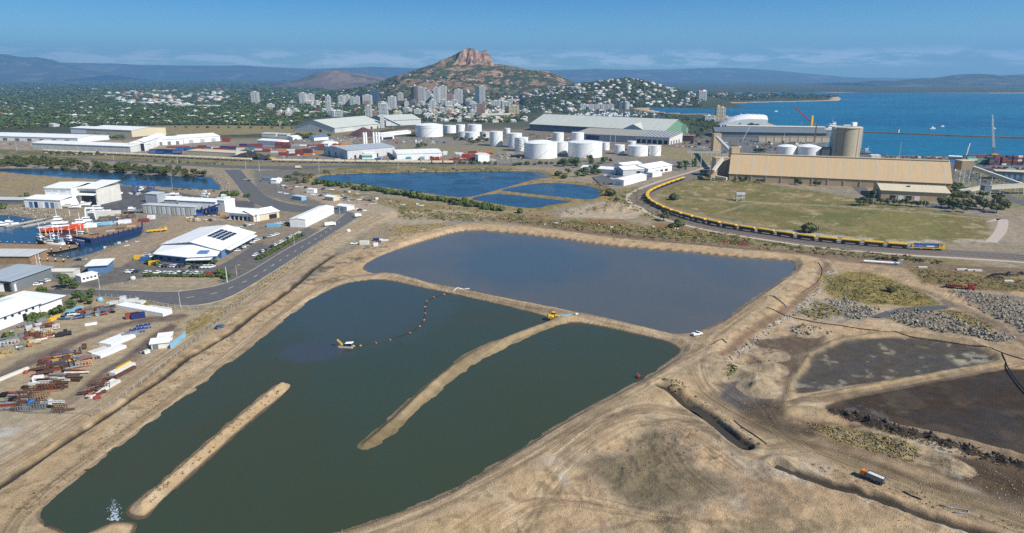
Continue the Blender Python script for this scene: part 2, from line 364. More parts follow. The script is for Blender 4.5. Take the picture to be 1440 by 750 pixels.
    # the long sand road beside the left bank, and the strip of dry grass at its fence
    line('-60,690 0,655 110,590 180,540 250,490 330,435 410,375 470,335 530,305 600,295',24,SAND2,5,3,1,.35,smooth=2)
    line('-60,690 0,655 110,590 180,540 250,490 330,435 410,375 470,335 530,305',24,(0.31,0.225,0.135),5,2,.7,.9,smooth=2)
    line('265,468 330,420 400,370 470,325 500,308',5,GOLD,2,2,.8,brk=(5,.35,68))
    line('250,462 330,404 410,352 470,312',3,(0.36,0.30,0.2),1,1,.9)
    # industrial ground between the rail line and the city
    poly('400,190 720,195 900,215 1000,225 960,240 720,233 360,228 300,205',(0.215,0.19,0.155),10,14)
    poly('560,205 700,205 740,225 600,218 560,214',(0.23,0.20,0.11),10,10,.8)
    poly('600,175 760,180 900,180 1010,205 1000,225 900,215 740,200',(0.19,0.155,0.115),10,14)
    poly('560,168 760,172 740,182 560,180',(0.09,0.095,0.06),12,10,.8)
    poly('905,205 1000,210 1050,235 990,230 930,222',(0.25,0.205,0.11),6,8)
    poly('1330,200 1450,230 1600,260 1600,300 1440,290 1330,262',(0.17,0.15,0.11),6,8)
    poly('1340,225 1440,240 1440,300 1345,262',(0.2,0.185,0.09),5,8,.8,(22,.42,71))
    # the port apron
    poly('985,200 1010,175 1180,178 1180,212 1330,222 1440,224 1600,228 1600,250 1340,240 1180,222 1010,215',(0.15,0.14,0.13),5,5)
    # open field inside the rail curve
    fld='940,252 1005,248 1100,262 1230,282 1330,298 1396,306 1408,318 1398,336 1330,342 1240,340 1180,334 1080,320 1000,306 940,290 918,275'
    poly(fld,OLIVE,4,4);poly(fld,(0.24,0.19,0.085),4,4,.8,(20,.46,72));poly(fld,(0.11,0.125,0.038),4,4,.65,(26,.52,73))
    poly(fld,(0.37,0.29,0.18),4,4,.8,(11,.62,74))
    line('925,275 1000,280 1080,286 1180,290 1280,298 1380,307',6,(0.33,0.265,0.17),2,2,.9,smooth=1)
    line('1010,300 1060,285 1100,288',4,(0.33,0.265,0.17),2,2,.7,smooth=1)
    line('1070,322 1180,333 1280,340 1400,338',9,(0.46,0.40,0.32),3,4,.9,brk=(9,.42,75))
    line('985,262 1060,268 1130,274',6,(0.33,0.255,0.16),3,4,.6,brk=(9,.4,75))
    poly('1240,297 1300,300 1325,305 1320,330 1270,338 1180,325 1200,315',(0.21,0.185,0.062),4,10,.6)
    poly('1385,306 1420,310 1440,322 1440,345 1400,338',(0.33,0.27,0.19),4,4,.9)
    # dry grass between the blue ponds and the rail
    poly('430,262 600,285 720,300 900,315 1000,320 1080,335 1200,350 1380,368 1360,375 1080,352 900,335 700,312 560,295',(0.245,0.195,0.09),4,5)
    poly('560,290 640,298 690,305 680,313 560,305',(0.12,0.125,0.045),3,4,.9,(9,.44,76))
    poly('740,300 900,310 1000,322 960,332 820,322 740,312',(0.24,0.14,0.065),4,6,.9,(12,.45,77))
    poly('700,300 900,318 1080,340 1330,368 1330,376 1040,350 840,330',(0.085,0.11,0.03),3,6,.9,(10,.52,78))
    poly('790,298 845,284 895,290 910,303 880,308 790,306',(0.41,0.335,0.245),3,5)
    poly('850,283 870,265 905,262 925,290 960,312 900,306 890,290',(0.225,0.195,0.08),3,5,.9)
    # embankments of the blue ponds
    db=d_blue(x,y);put(sstep(20,12,db)*(db>0),(0.27,0.20,0.085));put(sstep(20,12,db)*(db>0)*sstep(.5,.62,n2)*.7,(0.13,0.125,0.045));put(sstep(5,2,db)*(db>-1)*sstep(.35,.6,n2),(0.22,0.15,0.085))
    # earthworks on the right
    poly(EARTH,(0.45,0.32,0.188),6,4)
    poly(EARTH,(0.345,0.24,0.145),6,4,.6,(34,.46,81));poly(EARTH,(0.47,0.40,0.31),6,4,.5,(15,.57,82));poly(EARTH,(0.26,0.19,0.125),6,4,.35,(5,.6,83))
    # bunds of the dredge ponds
    d=d_main(x,y);s=sstep(30,22,d+(n2-.5)*8)*(d>-3)
    put(s,SAND);put(s*sstep(.5,.7,n2)*.6,SAND2);put(s*sstep(.56,.72,n4)*.45,(0.30,0.215,0.125))
    put(s*sstep(.62,.74,fbm(x,y,3.2,33,3))*sstep(6,10,d)*.6,(0.175,0.13,0.07))
    put(sstep(1.3,.4,d)*(d>-2),(0.12,0.085,0.055))  # waterline rim: wet soil, with the shadow of the bank painted in
    line(P('765,455 712,478 650,518 600,562 560,600 515,629'),24,(0.31,0.235,0.135),3,3,.9);line(P('765,455 712,478 650,518 600,562 560,600 515,629'),16,(0.20,0.15,0.085),3,3,.7,.9);line(P('560,602 535,618 512,628'),10,(0.19,0.145,0.075),3,3,.8)
    for k,rd in enumerate(ROADS_DIRT[:5]):
        line(rd,(13,7,9,12,12)[k],SAND2,3,2,.55);line(rd,(12,7,8,11,11)[k],(0.275,0.195,0.115),2,1,.75,.95)
    line(ROADS_DIRT[5],24,(0.27,0.195,0.12),3,3,.95);line(ROADS_DIRT[5],17,(0.165,0.115,0.07),3,2,.8,.7)
    line(ROADS_DIRT[6],9,(0.40,0.31,0.2),2,2,.8);line(ROADS_DIRT[6],9,(0.21,0.155,0.105),2,2,.7,.9)
    line(P('1000,560 1060,590 1130,622 1200,648 1300,688 1440,735'),13,(0.28,0.205,0.115),5,3,.85,.2)
    line(P('1050,590 1110,612 1200,640 1300,678 1440,720'),8,(0.15,0.105,0.062),5,3,.75,.8)
    line(P('690,303 640,298 600,297'),14,(0.36,0.29,0.2),4,4,.9)
    line(P('470,358 445,372 430,385 480,372 520,362'),7,(0.09,0.07,0.05),4,6,.8,brk=(5,.42,85));line(P('440,392 470,375 500,362 540,350'),10,(0.10,0.08,0.06),4,6,.7,brk=(4,.5,86))
    line(P('415,398 440,400 480,392 500,384'),5,(0.10,0.08,0.06),3,4,.7,brk=(4,.45,87))
    poly('530,318 600,312 640,318 600,325 555,330 520,338',GOLD,3,5,.8,(9,.44,88))
    # outer slope of the right bund and the ditch with pale rock at its foot
    line(P('1165,372 1150,400 1112,433 1080,455 1045,478 1012,505'),5,(0.17,0.11,0.07),2,2,.85);line(P('1172,380 1156,404 1118,440 1085,462 1050,487 1020,512'),2.2,(0.52,0.49,0.44),1,2,.8,brk=(3,.4,89))
    # right-hand zone
    poly('1150,392 1200,382 1240,388 1300,412 1325,428 1285,432 1200,427 1160,412',(0.30,0.225,0.075),2,3);poly('1150,392 1200,382 1240,388 1300,412 1325,428 1285,432 1200,427 1160,412',(0.15,0.135,0.045),2,3,.7,(6,.48,91))
    poly('1270,376 1340,380 1460,392 1460,412 1380,410 1300,398',(0.20,0.145,0.068),3,4);poly('1270,376 1340,380 1460,392 1460,412 1380,410 1300,398',(0.32,0.235,0.10),3,4,.8,(7,.48,92))
    poly('1120,440 1150,420 1200,425 1240,436 1220,455 1150,452',(0.33,0.28,0.21),3,4);poly('1125,440 1150,425 1185,440 1150,450',(0.20,0.165,0.06),2,4,.8,(5,.42,93))
    poly('1220,447 1262,434 1335,430 1330,436 1265,440 1240,450',(0.125,0.105,0.095),1.5,2)
    poly('1250,452 1262,436 1320,434 1370,445 1430,480 1400,484 1330,470',(0.30,0.25,0.175),3,3);poly('1320,438 1350,438 1400,460 1390,468',(0.23,0.175,0.07),2,4,.8)
    poly('1335,408 1390,412 1500,425 1500,480 1440,470 1380,435',(0.26,0.22,0.165),3,4)
    line(P('1330,425 1370,440 1410,462 1450,490'),7,(0.19,0.145,0.105),2,2,.9,.4)
    poly('1060,495 1090,478 1150,470 1200,468 1160,484 1125,505 1100,545 1080,560 1010,565 1000,540 1040,520',(0.15,0.11,0.078),3,5,.85,(9,.36,94))
    poly('1008,560 1018,540 1040,527 1060,535 1052,550 1075,560 1090,575 1040,580',(0.125,0.105,0.092),2,3,.95)
    poly('1050,575 1080,548 1105,560 1110,580 1085,598',(0.10,0.075,0.055),3,4,.85)
    poly('1110,585 1180,592 1290,625 1370,650 1440,668 1500,700 1380,690 1290,660 1180,625 1110,602',(0.20,0.14,0.088),3,4);poly('1110,585 1180,592 1290,625 1370,650 1440,668 1500,700 1380,690 1290,660 1180,625 1110,602',(0.085,0.062,0.045),3,4,.85,(7,.47,95))
    poly('1130,592 1200,602 1230,615 1300,640 1280,652 1180,620 1130,602',(0.30,0.215,0.10),2,3,.85,(5,.44,96))
    line(P('1230,608 1280,625 1330,637'),2.5,(0.42,0.38,0.32),1,1,.8);line(P('1160,607 1230,630 1300,655 1380,680'),2,(0.42,0.38,0.32),1,2,.7,brk=(6,.5,97))
    poly('1055,478 1090,476 1160,474 1150,486 1125,503 1110,530 1095,520 1085,500',(0.125,0.09,0.06),2,4,.9);poly('1030,562 1060,566 1100,566 1112,590 1140,612 1110,612 1070,598 1040,580',(0.11,0.08,0.052),3,4,.85)
    poly('1330,655 1390,645 1440,656 1500,670 1500,720 1440,712 1380,690',(0.085,0.058,0.036),4,5,.85);poly('1300,560 1440,640 1500,650 1500,664 1420,652 1200,590',(0.17,0.12,0.075),3,4,.6)
    poly(MUD1,(0.088,0.072,0.054),1,1.5);poly(MUD1,(0.33,0.29,0.215),1,1,.7,(5,.63,98));poly('1330,498 1390,494 1400,508 1350,514',(0.37,0.33,0.24),2,4,.85,(4,.42,99))
    poly(MUD2,(0.054,0.036,0.022),1,1.5);poly(MUD2,(0.10,0.07,0.044),1,2,.6,(12,.5,101));poly('1150,575 1230,562 1280,575 1240,592 1190,582',(0.12,0.11,0.10),2,4,.7,(3,.5,102))
    for pl,w,h in BUNDS:line(pl,w*1.6,(0.31,0.23,0.13),1.2,1.4,.95,brk=(3,.2,103))
    line(P('1112,570 1240,549 1330,531 1400,518'),2.5,(0.16,0.12,0.08),1,1,.8)
    # dark damp patch with pale rim in the foreground
    dmp=P('920,595 945,615 975,655 1030,672 1020,685 985,705 940,715 900,720 855,700 840,670 815,655 835,645 880,637 905,610')
    poly(dmp,(0.43,0.375,0.31),6,5,.6,ws=12);poly(dmp,(0.185,0.145,0.085),4,4,.95,ws=12);poly('960,690 1010,670 1060,690 1160,720 1160,760 920,760',(0.24,0.185,0.115),5,6,.75,(6,.4,104))
    poly('752,658 790,648 810,668 800,685 770,685',(0.47,0.43,0.38),3,5,.7,(4,.45,105))
    for s2,w in(('720,760 770,690 850,655',1.2),('640,750 700,712 780,700 850,712',1.0),('905,600 950,585 1000,610 1045,640',1.4),('780,625 860,590 920,580',1.2),('820,750 900,730 1000,735',1.2),('1060,660 1090,690 1150,715',1.5),('800,640 760,680 745,730',1.0)):
        line(s2,w,(0.22,0.16,0.10),.6,1.2,.7,smooth=2);line([(a+2.2,b)for a,b in P(s2)],w,(0.24,0.175,0.11),.6,1.2,.6,smooth=2)
    line(DITCH_L,5,(0.2,0.15,0.085),1.2,1.5,.4)
    for pl,w in((DITCH_L,2.9),(DITCH_R,4.6),(DITCH_B,4.2)):line(pl,w,(0.05,0.04,0.03),.8,.8,1)
    line([(a,b-3.5)for a,b in DITCH_B],2.5,(0.50,0.46,0.40),1.5,2,.7,brk=(5,.45,106))
    for u,v,rad,h in DARKM:
        cx,cy=G(u,v);i=np.nonzero(np.hypot(x-cx,y-cy)<rad*1.0)[0]
        if len(i):C[i]=np.array((0.055,0.042,0.032))*(.7+.6*n4[i])[:,None]
    for u,v,rad,h in MOUNDS:
        if h==0:continue
        cx,cy=G(u,v);i=np.nonzero(np.hypot(x-cx,y-cy)<rad*(.6+.6*n2[:1]))[0]if False else np.nonzero(np.hypot(x-cx,y-cy)<rad*.95)[0]
        if len(i):C[i]=C[i]*.3+.7*np.array((0.39,0.30,0.19))*(.8+.4*n4[i])[:,None]
    # beaches
    ds=inbb(x,y,PH,400,400.)
    bch=sstep(60,30,ds)*(ds>-60)*(y>1600)
    put(bch,(0.50,0.36,0.22));put((ds>60)*sstep(900,700,ds)*(y>4500)*(x>1200)*.9,(0.05,0.06,0.03))
    put((d_sea(x,y)>-8)*(d_sea(x,y)<7)*(y<900)*(x<-150),(0.24,0.20,0.155))
    C*=(0.86+0.28*n4)[:,None]*(0.91+.18*n2)[:,None]*np.where(r>1500,1.0,1.0)[:,None]
    return np.clip(C,0.01,.7)

def ground_mat():
    m=bpy.data.materials.new('earth');m.use_nodes=True;nt=m.node_tree;b=nt.nodes['Principled BSDF'];b.inputs['Roughness'].default_value=.95;b.inputs['Specular IOR Level'].default_value=.15
    wa=nt.nodes.new('ShaderNodeAttribute');wa.attribute_name='wet';wr=nt.nodes.new('ShaderNodeMapRange');wr.inputs[3].default_value=.95;wr.inputs[4].default_value=.42;nt.links.new(wa.outputs['Fac'],wr.inputs[0]);nt.links.new(wr.outputs[0],b.inputs['Roughness'])
    at=nt.nodes.new('ShaderNodeAttribute');at.attribute_name='soil';g=nt.nodes.new('ShaderNodeNewGeometry')
    n=nt.nodes.new('ShaderNodeTexNoise');n.inputs['Scale'].default_value=2.4;n.inputs['Detail'].default_value=8;n.inputs['Roughness'].default_value=.7;nt.links.new(g.outputs['Position'],n.inputs['Vector'])
    n2=nt.nodes.new('ShaderNodeTexNoise');n2.inputs['Scale'].default_value=.22;n2.inputs['Detail'].default_value=5;nt.links.new(g.outputs['Position'],n2.inputs['Vector'])
    ad=nt.nodes.new('ShaderNodeMath');ad.operation='ADD';nt.links.new(n.outputs[0],ad.inputs[0]);nt.links.new(n2.outputs[0],ad.inputs[1])
    r=nt.nodes.new('ShaderNodeMapRange');r.inputs[1].default_value=.7;r.inputs[2].default_value=1.3;r.inputs[3].default_value=.72;r.inputs[4].default_value=1.26;nt.links.new(ad.outputs[0],r.inputs[0])
    s=nt.nodes.new('ShaderNodeVectorMath');s.operation='SCALE';nt.links.new(at.outputs['Color'],s.inputs[0]);nt.links.new(r.outputs[0],s.inputs['Scale']);
    ta=nt.nodes.new('ShaderNodeAttribute');ta.attribute_name='track';sp=nt.nodes.new('ShaderNodeSeparateXYZ');nt.links.new(ta.outputs['Vector'],sp.inputs[0])
    mp=nt.nodes.new('ShaderNodeMapping');mp.inputs['Scale'].default_value=(1.0,.016,0);nt.links.new(ta.outputs['Vector'],mp.inputs[0]);tn=nt.nodes.new('ShaderNodeTexNoise');tn.inputs['Scale'].default_value=1.0;tn.inputs['Detail'].default_value=4;tn.inputs['Roughness'].default_value=.65;nt.links.new(mp.outputs[0],tn.inputs['Vector'])
    tr=nt.nodes.new('ShaderNodeMapRange');tr.inputs[1].default_value=.38;tr.inputs[2].default_value=.6;tr.inputs[3].default_value=.62;tr.inputs[4].default_value=1.18;nt.links.new(tn.outputs[0],tr.inputs[0])
    tm=nt.nodes.new('ShaderNodeMix');tm.data_type='FLOAT';tm.inputs[2].default_value=1;nt.links.new(sp.outputs[2],tm.inputs[0]);nt.links.new(tr.outputs[0],tm.inputs[3])
    s2=nt.nodes.new('ShaderNodeVectorMath');s2.operation='SCALE';nt.links.new(s.outputs[0],s2.inputs[0]);nt.links.new(tm.outputs[0],s2.inputs['Scale']);nt.links.new(s2.outputs[0],b.inputs['Base Color'])
    bp=nt.nodes.new('ShaderNodeBump');bp.inputs['Strength'].default_value=.8;bp.inputs['Distance'].default_value=.8;nt.links.new(n.outputs[0],bp.inputs['Height']);nt.links.new(bp.outputs[0],b.inputs['Normal'])
    return m
def build_ground():
    th=np.radians(np.arange(-58,58.01,0.078));dep=np.radians(np.concatenate([np.arange(46,2.0,-0.075),np.arange(2.0,.25,-.04),np.array([.25,.2,.16,.12,.09])]))
    rr=CAMH/np.tan(dep);nt_,nr=len(th),len(rr)
    # rows run across the view, columns fan out from below the camera
    X=np.tan(th)[None,:]*rr[:,None];Y=np.repeat(rr[:,None],nt_,1)
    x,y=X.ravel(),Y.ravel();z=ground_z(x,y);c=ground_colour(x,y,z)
    me=bpy.data.meshes.new('ground');n=len(x);me.vertices.add(n);me.vertices.foreach_set('co',np.stack([x,y,z],1).astype(np.float32).ravel())
    a=(np.arange(nr-1)[:,None]*nt_+np.arange(nt_-1)[None,:]).ravel()
    q=np.stack([a,a+1,a+1+nt_,a+nt_],1).astype(np.int32);nf=len(q)
    me.loops.add(nf*4);me.loops.foreach_set('vertex_index',q.ravel());me.polygons.add(nf);me.polygons.foreach_set('loop_start',np.arange(0,nf*4,4,dtype=np.int32));me.polygons.foreach_set('loop_total',np.full(nf,4,np.int32))
    me.polygons.foreach_set('use_smooth',np.ones(nf,bool));me.update(calc_edges=True)
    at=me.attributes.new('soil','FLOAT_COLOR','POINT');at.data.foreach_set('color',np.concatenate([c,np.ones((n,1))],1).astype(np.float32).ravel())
    wet=np.zeros(n)
    for q in(MUD1,MUD2,P('1008,560 1018,540 1040,527 1060,535 1052,550 1075,560 1090,575 1040,580')):i=cull(x,y,q,3);wet[i]=np.maximum(wet[i],sstep(1,-2,sdf(x[i],y[i],q))*sstep(.3,.6,fbm(x[i],y[i],9,91,3)))
    at=me.attributes.new('wet','FLOAT','POINT');at.data.foreach_set('value',wet.astype(np.float32))
    tk=np.zeros((n,3));tk[:,0]=99
    for rd,w in zip(ROADS_DIRT+[smooth_poly(P('-60,690 0,655 110,590 180,540 250,490 330,435 410,375 470,335 530,305'),2,False)]+ARCS,(10,8,7,10,13,22,9,11,14)+(8,)*len(ARCS)):
        i=cull(x,y,rd,w)
        if not len(i):continue
        l,off,al=ldf(x[i],y[i],rd);ww=sstep(w*.62,w*.38,l)*(d_main(x[i],y[i])>1.2);b=ww>tk[i,2];j=i[b];tk[j,0]=off[b];tk[j,1]=al[b];tk[j,2]=ww[b]*.8
    at=me.attributes.new('track','FLOAT_VECTOR','POINT');at.data.foreach_set('vector',tk.astype(np.float32).ravel())
    me.materials.append(ground_mat());o=bpy.data.objects.new('ground',me);COL.objects.link(o);tag(o,kind='structure');return o
build_ground()

# ------------------------------------------------------------------ water
def water_mat(name,col,rough,scale,bump,tint=None,tscale=60.0):
    m=bpy.data.materials.new(name);m.use_nodes=True;nt=m.node_tree;b=nt.nodes['Principled BSDF'];b.inputs['Roughness'].default_value=rough;b.inputs['IOR'].default_value=1.33
    g=nt.nodes.new('ShaderNodeNewGeometry');n=nt.nodes.new('ShaderNodeTexNoise');n.inputs['Scale'].default_value=1/tscale;n.inputs['Detail'].default_value=4;n.inputs['Distortion'].default_value=.8;nt.links.new(g.outputs['Position'],n.inputs['Vector'])
    mx=nt.nodes.new('ShaderNodeMix');mx.data_type='RGBA';mx.inputs[6].default_value=(*col,1);mx.inputs[7].default_value=(*(tint or col),1)
    r=nt.nodes.new('ShaderNodeMapRange');r.inputs[1].default_value=.38;r.inputs[2].default_value=.62;nt.links.new(n.outputs[0],r.inputs[0]);nt.links.new(r.outputs[0],mx.inputs[0]);nt.links.new(mx.outputs[2],b.inputs['Base Color'])
    n2=nt.nodes.new('ShaderNodeTexNoise');n2.inputs['Scale'].default_value=1/scale;n2.inputs['Detail'].default_value=4;nt.links.new(g.outputs['Position'],n2.inputs['Vector'])
    n3=nt.nodes.new('ShaderNodeTexNoise');n3.inputs['Scale'].default_value=1/38;n3.inputs['Detail'].default_value=5;n3.inputs['Distortion'].default_value=1.2;nt.links.new(g.outputs['Position'],n3.inputs['Vector']);rr=nt.nodes.new('ShaderNodeMapRange');rr.inputs[1].default_value=.4;rr.inputs[2].default_value=.62;rr.inputs[3].default_value=rough*.7;rr.inputs[4].default_value=rough*2.1;nt.links.new(n3.outputs[0],rr.inputs[0]);nt.links.new(rr.outputs[0],b.inputs['Roughness'])
    bp=nt.nodes.new('ShaderNodeBump');bp.inputs['Strength'].default_value=bump;bp.inputs['Distance'].default_value=.15;nt.links.new(n2.outputs[0],bp.inputs['Height']);nt.links.new(bp.outputs[0],b.inputs['Normal'])
    return m
def grow(pts,d):
    n=len(pts);a=sum(pts[i-1][0]*pts[i][1]-pts[i][0]*pts[i-1][1]for i in range(n));s=1 if a>0 else-1;out=[]
    for i in range(n):
        p,q,t=Vector(pts[i-1]),Vector(pts[i]),Vector(pts[(i+1)%n]);e=(q-p).normalized()+(t-q).normalized()
        nn=Vector((e.y,-e.x))*s;nn=nn.normalized()if nn.length>1e-6 else Vector((0,0));out.append((q.x+nn.x*d,q.y+nn.y*d))
    return out
def sheet(name,pts,z,m,d=2.5):
    pts=grow(pts,d);tri=tessellate_polygon([[Vector((p[0],p[1],0))for p in pts]])
    b=MB();b.add([(p[0],p[1],z)for p in pts],[t if(Vector((*pts[t[1]],0))-Vector((*pts[t[0]],0))).cross(Vector((*pts[t[2]],0))-Vector((*pts[t[0]],0))).z>0 else t[::-1]for t in tri],m)
    return tag(b.build(name),kind='structure')
W_GREY=water_mat('silty_grey_water',(0.082,0.088,0.086),.12,1.0,.16,(0.098,0.096,0.088),90)
W_GREEN=water_mat('murky_green_water',(0.043,0.049,0.021),.12,1.0,.14,(0.036,0.053,0.031),130)
W_BLUE=water_mat('blue_water',(0.015,0.040,0.066),.14,1.5,.14,(0.018,0.048,0.078),60)
W_SEA=water_mat('sea_water',(0.003,0.095,0.20),.42,5,.5,(0.005,0.13,0.235),500)
sheet('pond_water',PA,0.0,W_GREY);sheet('pond_water',PB,-0.01,W_GREEN,2.0)
for q in(PC,PD,PE):sheet('pond_water',q,0.0,W_BLUE)
sheet('creek_water',PF,-1.0,W_BLUE,4);sheet('harbour_water',PG,-1.0,W_BLUE,3);sheet('marina_water',PI,-1.0,W_BLUE,3);sheet('sea_water',PH,-1.0,W_SEA,3)
def plume(m,u,v,rx,ry,col):
    nt=m.node_tree;x,y=G(u,v);b=nt.nodes['Principled BSDF'];src=b.inputs['Base Color'].links[0].from_socket;g=nt.nodes.new('ShaderNodeNewGeometry');mp=nt.nodes.new('ShaderNodeMapping');mp.vector_type='TEXTURE';mp.inputs['Location'].default_value=(x,y,0);mp.inputs['Scale'].default_value=(rx,ry,1e6);nt.links.new(g.outputs['Position'],mp.inputs[0])
    n=nt.nodes.new('ShaderNodeTexNoise');n.inputs['Scale'].default_value=2.2;n.inputs['Detail'].default_value=5;nt.links.new(mp.outputs[0],n.inputs['Vector']);l=nt.nodes.new('ShaderNodeVectorMath');l.operation='LENGTH';nt.links.new(mp.outputs[0],l.inputs[0]);a=nt.nodes.new('ShaderNodeMath');a.operation='ADD';nt.links.new(l.outputs['Value'],a.inputs[0]);nt.links.new(n.outputs[0],a.inputs[1])
    r=nt.nodes.new('ShaderNodeMapRange');r.inputs[1].default_value=1.75;r.inputs[2].default_value=1.25;nt.links.new(a.outputs[0],r.inputs[0]);mx=nt.nodes.new('ShaderNodeMix');mx.data_type='RGBA';nt.links.new(r.outputs[0],mx.inputs[0]);nt.links.new(src,mx.inputs[6]);mx.inputs[7].default_value=(*col,1);nt.links.new(mx.outputs[2],b.inputs['Base Color'])
plume(W_GREEN,520,430,40,55,(0.042,0.058,0.052));plume(W_GREEN,441,494,15,11,(0.046,0.054,0.060));plume(W_GREY,740,370,45,50,(0.062,0.084,0.098))
pd=P('1222,446.5 1245,437.5 1264,434.5 1300,432 1334,430.5 1330,435 1290,438.5 1262,440.5 1244,448');tag(MB().add([(*q,gz(*q)+.12)for q in pd],[t for t in tessellate_polygon([[Vector((*q,0))for q in pd]])],water_mat('puddle_water',(0.10,0.088,0.072),.2,2,.1)).build('puddle_water'),kind='structure')
# ------------------------------------------------------------------ hills and ranges
def XZ(u,v,Y):
    dy=(v-375)/FPX;t=Y/(CP-SP*dy);return t*(u-720)/FPX,CAMH-t*(CP*dy+SP)
def prof_fn(s,Y):
    a=np.array([XZ(*map(float,q.split(',')),Y)for q in s.split()]);return lambda x:np.interp(x,a[:,0],a[:,1],left=-30,right=-30)
HILLP=prof_fn('440,136 455,132 480,128 500,126.5 520,122 545,115 565,106 590,97.5 605,93 625,90 640,90 660,90 690,91 705,91 730,95 745,99 765,100 780,104 800,113 815,119 830,125 860,137',3900)
KNOBP=prof_fn('585,99 600,94 612,90 624,84.5 634,80.5 643,76 651,71.5 658,68 664,68.5 670,71 675,73 680,71.5 685,72 689,78 693,88 697,97',3880)
MELP=prof_fn('735,133 780,125 810,119.5 835,117 850,114 865,112.5 880,112 895,113.5 910,117 925,121 950,127 975,132 1000,137',3200)
LOUP=prof_fn('405,118 420,113 430,109 445,103 460,99.5 475,98.5 490,101 510,104 530,108 545,112 560,117',8000)
def hill_z(x,y):
    """Height of the two town hills above the plain"""
    x=np.asarray(x,float);y=np.asarray(y,float)
    n=fbm(x,y,260,51,5);rg=np.abs(fbm(x+.4*y,y*.6,420,55,4)-.5)*2
    yy=y+(n-.5)*260
    f=np.where(yy<3900,sstep(2960,3900,yy)**.85,1-sstep(3900,5200,yy))
    p=HILLP(x);z=np.maximum(p,0)*f*(1-.5*(1-f)*(1.0-rg*1.4))+(p<0)*p
    k=KNOBP(x);kn=fbm(x*2.2,y*.8,60,58,5)
    kf=sstep(3755,3845,y+(kn-.5)*90+(np.abs(fbm(x,y*.2,34,59,3)-.5))*24-5)*(1-sstep(3930,4080,y));z=np.maximum(z,np.where(k>20,z+np.maximum(k-z,0)*kf,z))
    m=MELP(x);fm=np.where(yy<3200,sstep(2620,3200,yy),1-sstep(3200,3900,yy));z=np.maximum(z,np.maximum(m,0)*fm)
    return z
def grid_obj(name,xs,ys,zf,cf,m,kind='structure'):
    X,Y=np.meshgrid(xs,ys);x,y=X.ravel(),Y.ravel();z=zf(x,y);c=cf(x,y,z,(len(ys),len(xs)))
    me=bpy.data.meshes.new(name);n=len(x);me.vertices.add(n);me.vertices.foreach_set('co',np.stack([x,y,z],1).astype(np.float32).ravel())
    w=len(xs);a=(np.arange(len(ys)-1)[:,None]*w+np.arange(w-1)[None,:]).ravel();q=np.stack([a,a+1,a+1+w,a+w],1)
    q=q[(z[q]>-3).any(1)].astype(np.int32);nf=len(q)
    me.loops.add(nf*4);me.loops.foreach_set('vertex_index',q.ravel());me.polygons.add(nf);me.polygons.foreach_set('loop_start',np.arange(0,nf*4,4,dtype=np.int32));me.polygons.foreach_set('loop_total',np.full(nf,4,np.int32));me.update(calc_edges=True)
    at=me.attributes.new('soil','FLOAT_COLOR','POINT');at.data.foreach_set('color',np.concatenate([c,np.ones((n,1))],1).astype(np.float32).ravel())
    me.materials.append(m);o=bpy.data.objects.new(name,me);COL.objects.link(o);return tag(o,kind=kind)
def soil_mat(name,scale,lo,hi):
    m=bpy.data.materials.new(name);m.use_nodes=True;nt=m.node_tree;b=nt.nodes['Principled BSDF'];b.inputs['Roughness'].default_value=.95;b.inputs['Specular IOR Level'].default_value=.1
    at=nt.nodes.new('ShaderNodeAttribute');at.attribute_name='soil';g=nt.nodes.new('ShaderNodeNewGeometry');n=nt.nodes.new('ShaderNodeTexNoise');n.inputs['Scale'].default_value=1/scale;n.inputs['Detail'].default_value=5;nt.links.new(g.outputs['Position'],n.inputs['Vector'])
    r=nt.nodes.new('ShaderNodeMapRange');r.inputs[1].default_value=.35;r.inputs[2].default_value=.65;r.inputs[3].default_value=lo;r.inputs[4].default_value=hi;nt.links.new(n.outputs[0],r.inputs[0])
    s=nt.nodes.new('ShaderNodeVectorMath');s.operation='SCALE';nt.links.new(at.outputs['Color'],s.inputs[0]);nt.links.new(r.outputs[0],s.inputs['Scale']);nt.links.new(s.outputs[0],b.inputs['Base Color']);return m
HILLM=soil_mat('hill_scrub',12,.75,1.25)
def lerp(C,w,c):w=np.clip(w,0,1)[:,None];C[:]=C*(1-w)+np.array(c)*w
def hill_col(x,y,z,shp):
    Z=z.reshape(shp);gy,gx=np.gradient(Z,5.5);sl=np.hypot(gx,gy).ravel()
    n1=fbm(x,y,150,61,4);n2=fbm(x,y,38,62,4);n3=fbm(x*1.6,y*.5,26,64,3)
    C=np.zeros((len(x),3));C[:]=(0.20,0.135,0.078)
    lerp(C,sstep(.45,.62,n1)*.8,(0.25,0.165,0.095));lerp(C,sstep(.44,.54,n2*.65+n1*.35+.05*(x>XZ(700,100,3900)[0])),(0.045,0.056,0.028));lerp(C,sstep(.58,.66,n3)*.7,(0.05,0.06,0.03));lerp(C,sstep(.62,.70,fbm(x,y,24,66,3)),(0.33,0.215,0.145))
    kx=KNOBP(x)>60;cliff=kx*(x>XZ(632,90,3880)[0]+np.clip(z-150,0,130)*.75+(n2-.5)*40)*(z>125)*sstep(.45,.7,sl)
    lerp(C,cliff,(0.35,0.215,0.15));lerp(C,cliff*sstep(.5,.62,fbm(x*2,z*.5,22,67,4)),(0.25,0.145,0.10));lerp(C,cliff*sstep(.66,.72,fbm(x,z*1.5,18,68,3)),(0.08,0.075,0.045))
    kz=(KNOBP(x)>60)&~(cliff>.5);lerp(C,kz*(z>105)*sstep(.36,.5,n2),(0.05,0.064,0.03));lerp(C,kz*(z>215)*.8,(0.055,0.068,0.03))
    mel=(x>XZ(800,100,3400)[0])&(z<130);lerp(C,mel*.75,(0.05,0.062,0.028))
    lerp(C,(z<55)*(z>-5)*.7,(0.055,0.066,0.03));return C
x0,x1=XZ(440,110,3900)[0],XZ(1005,110,3200)[0]
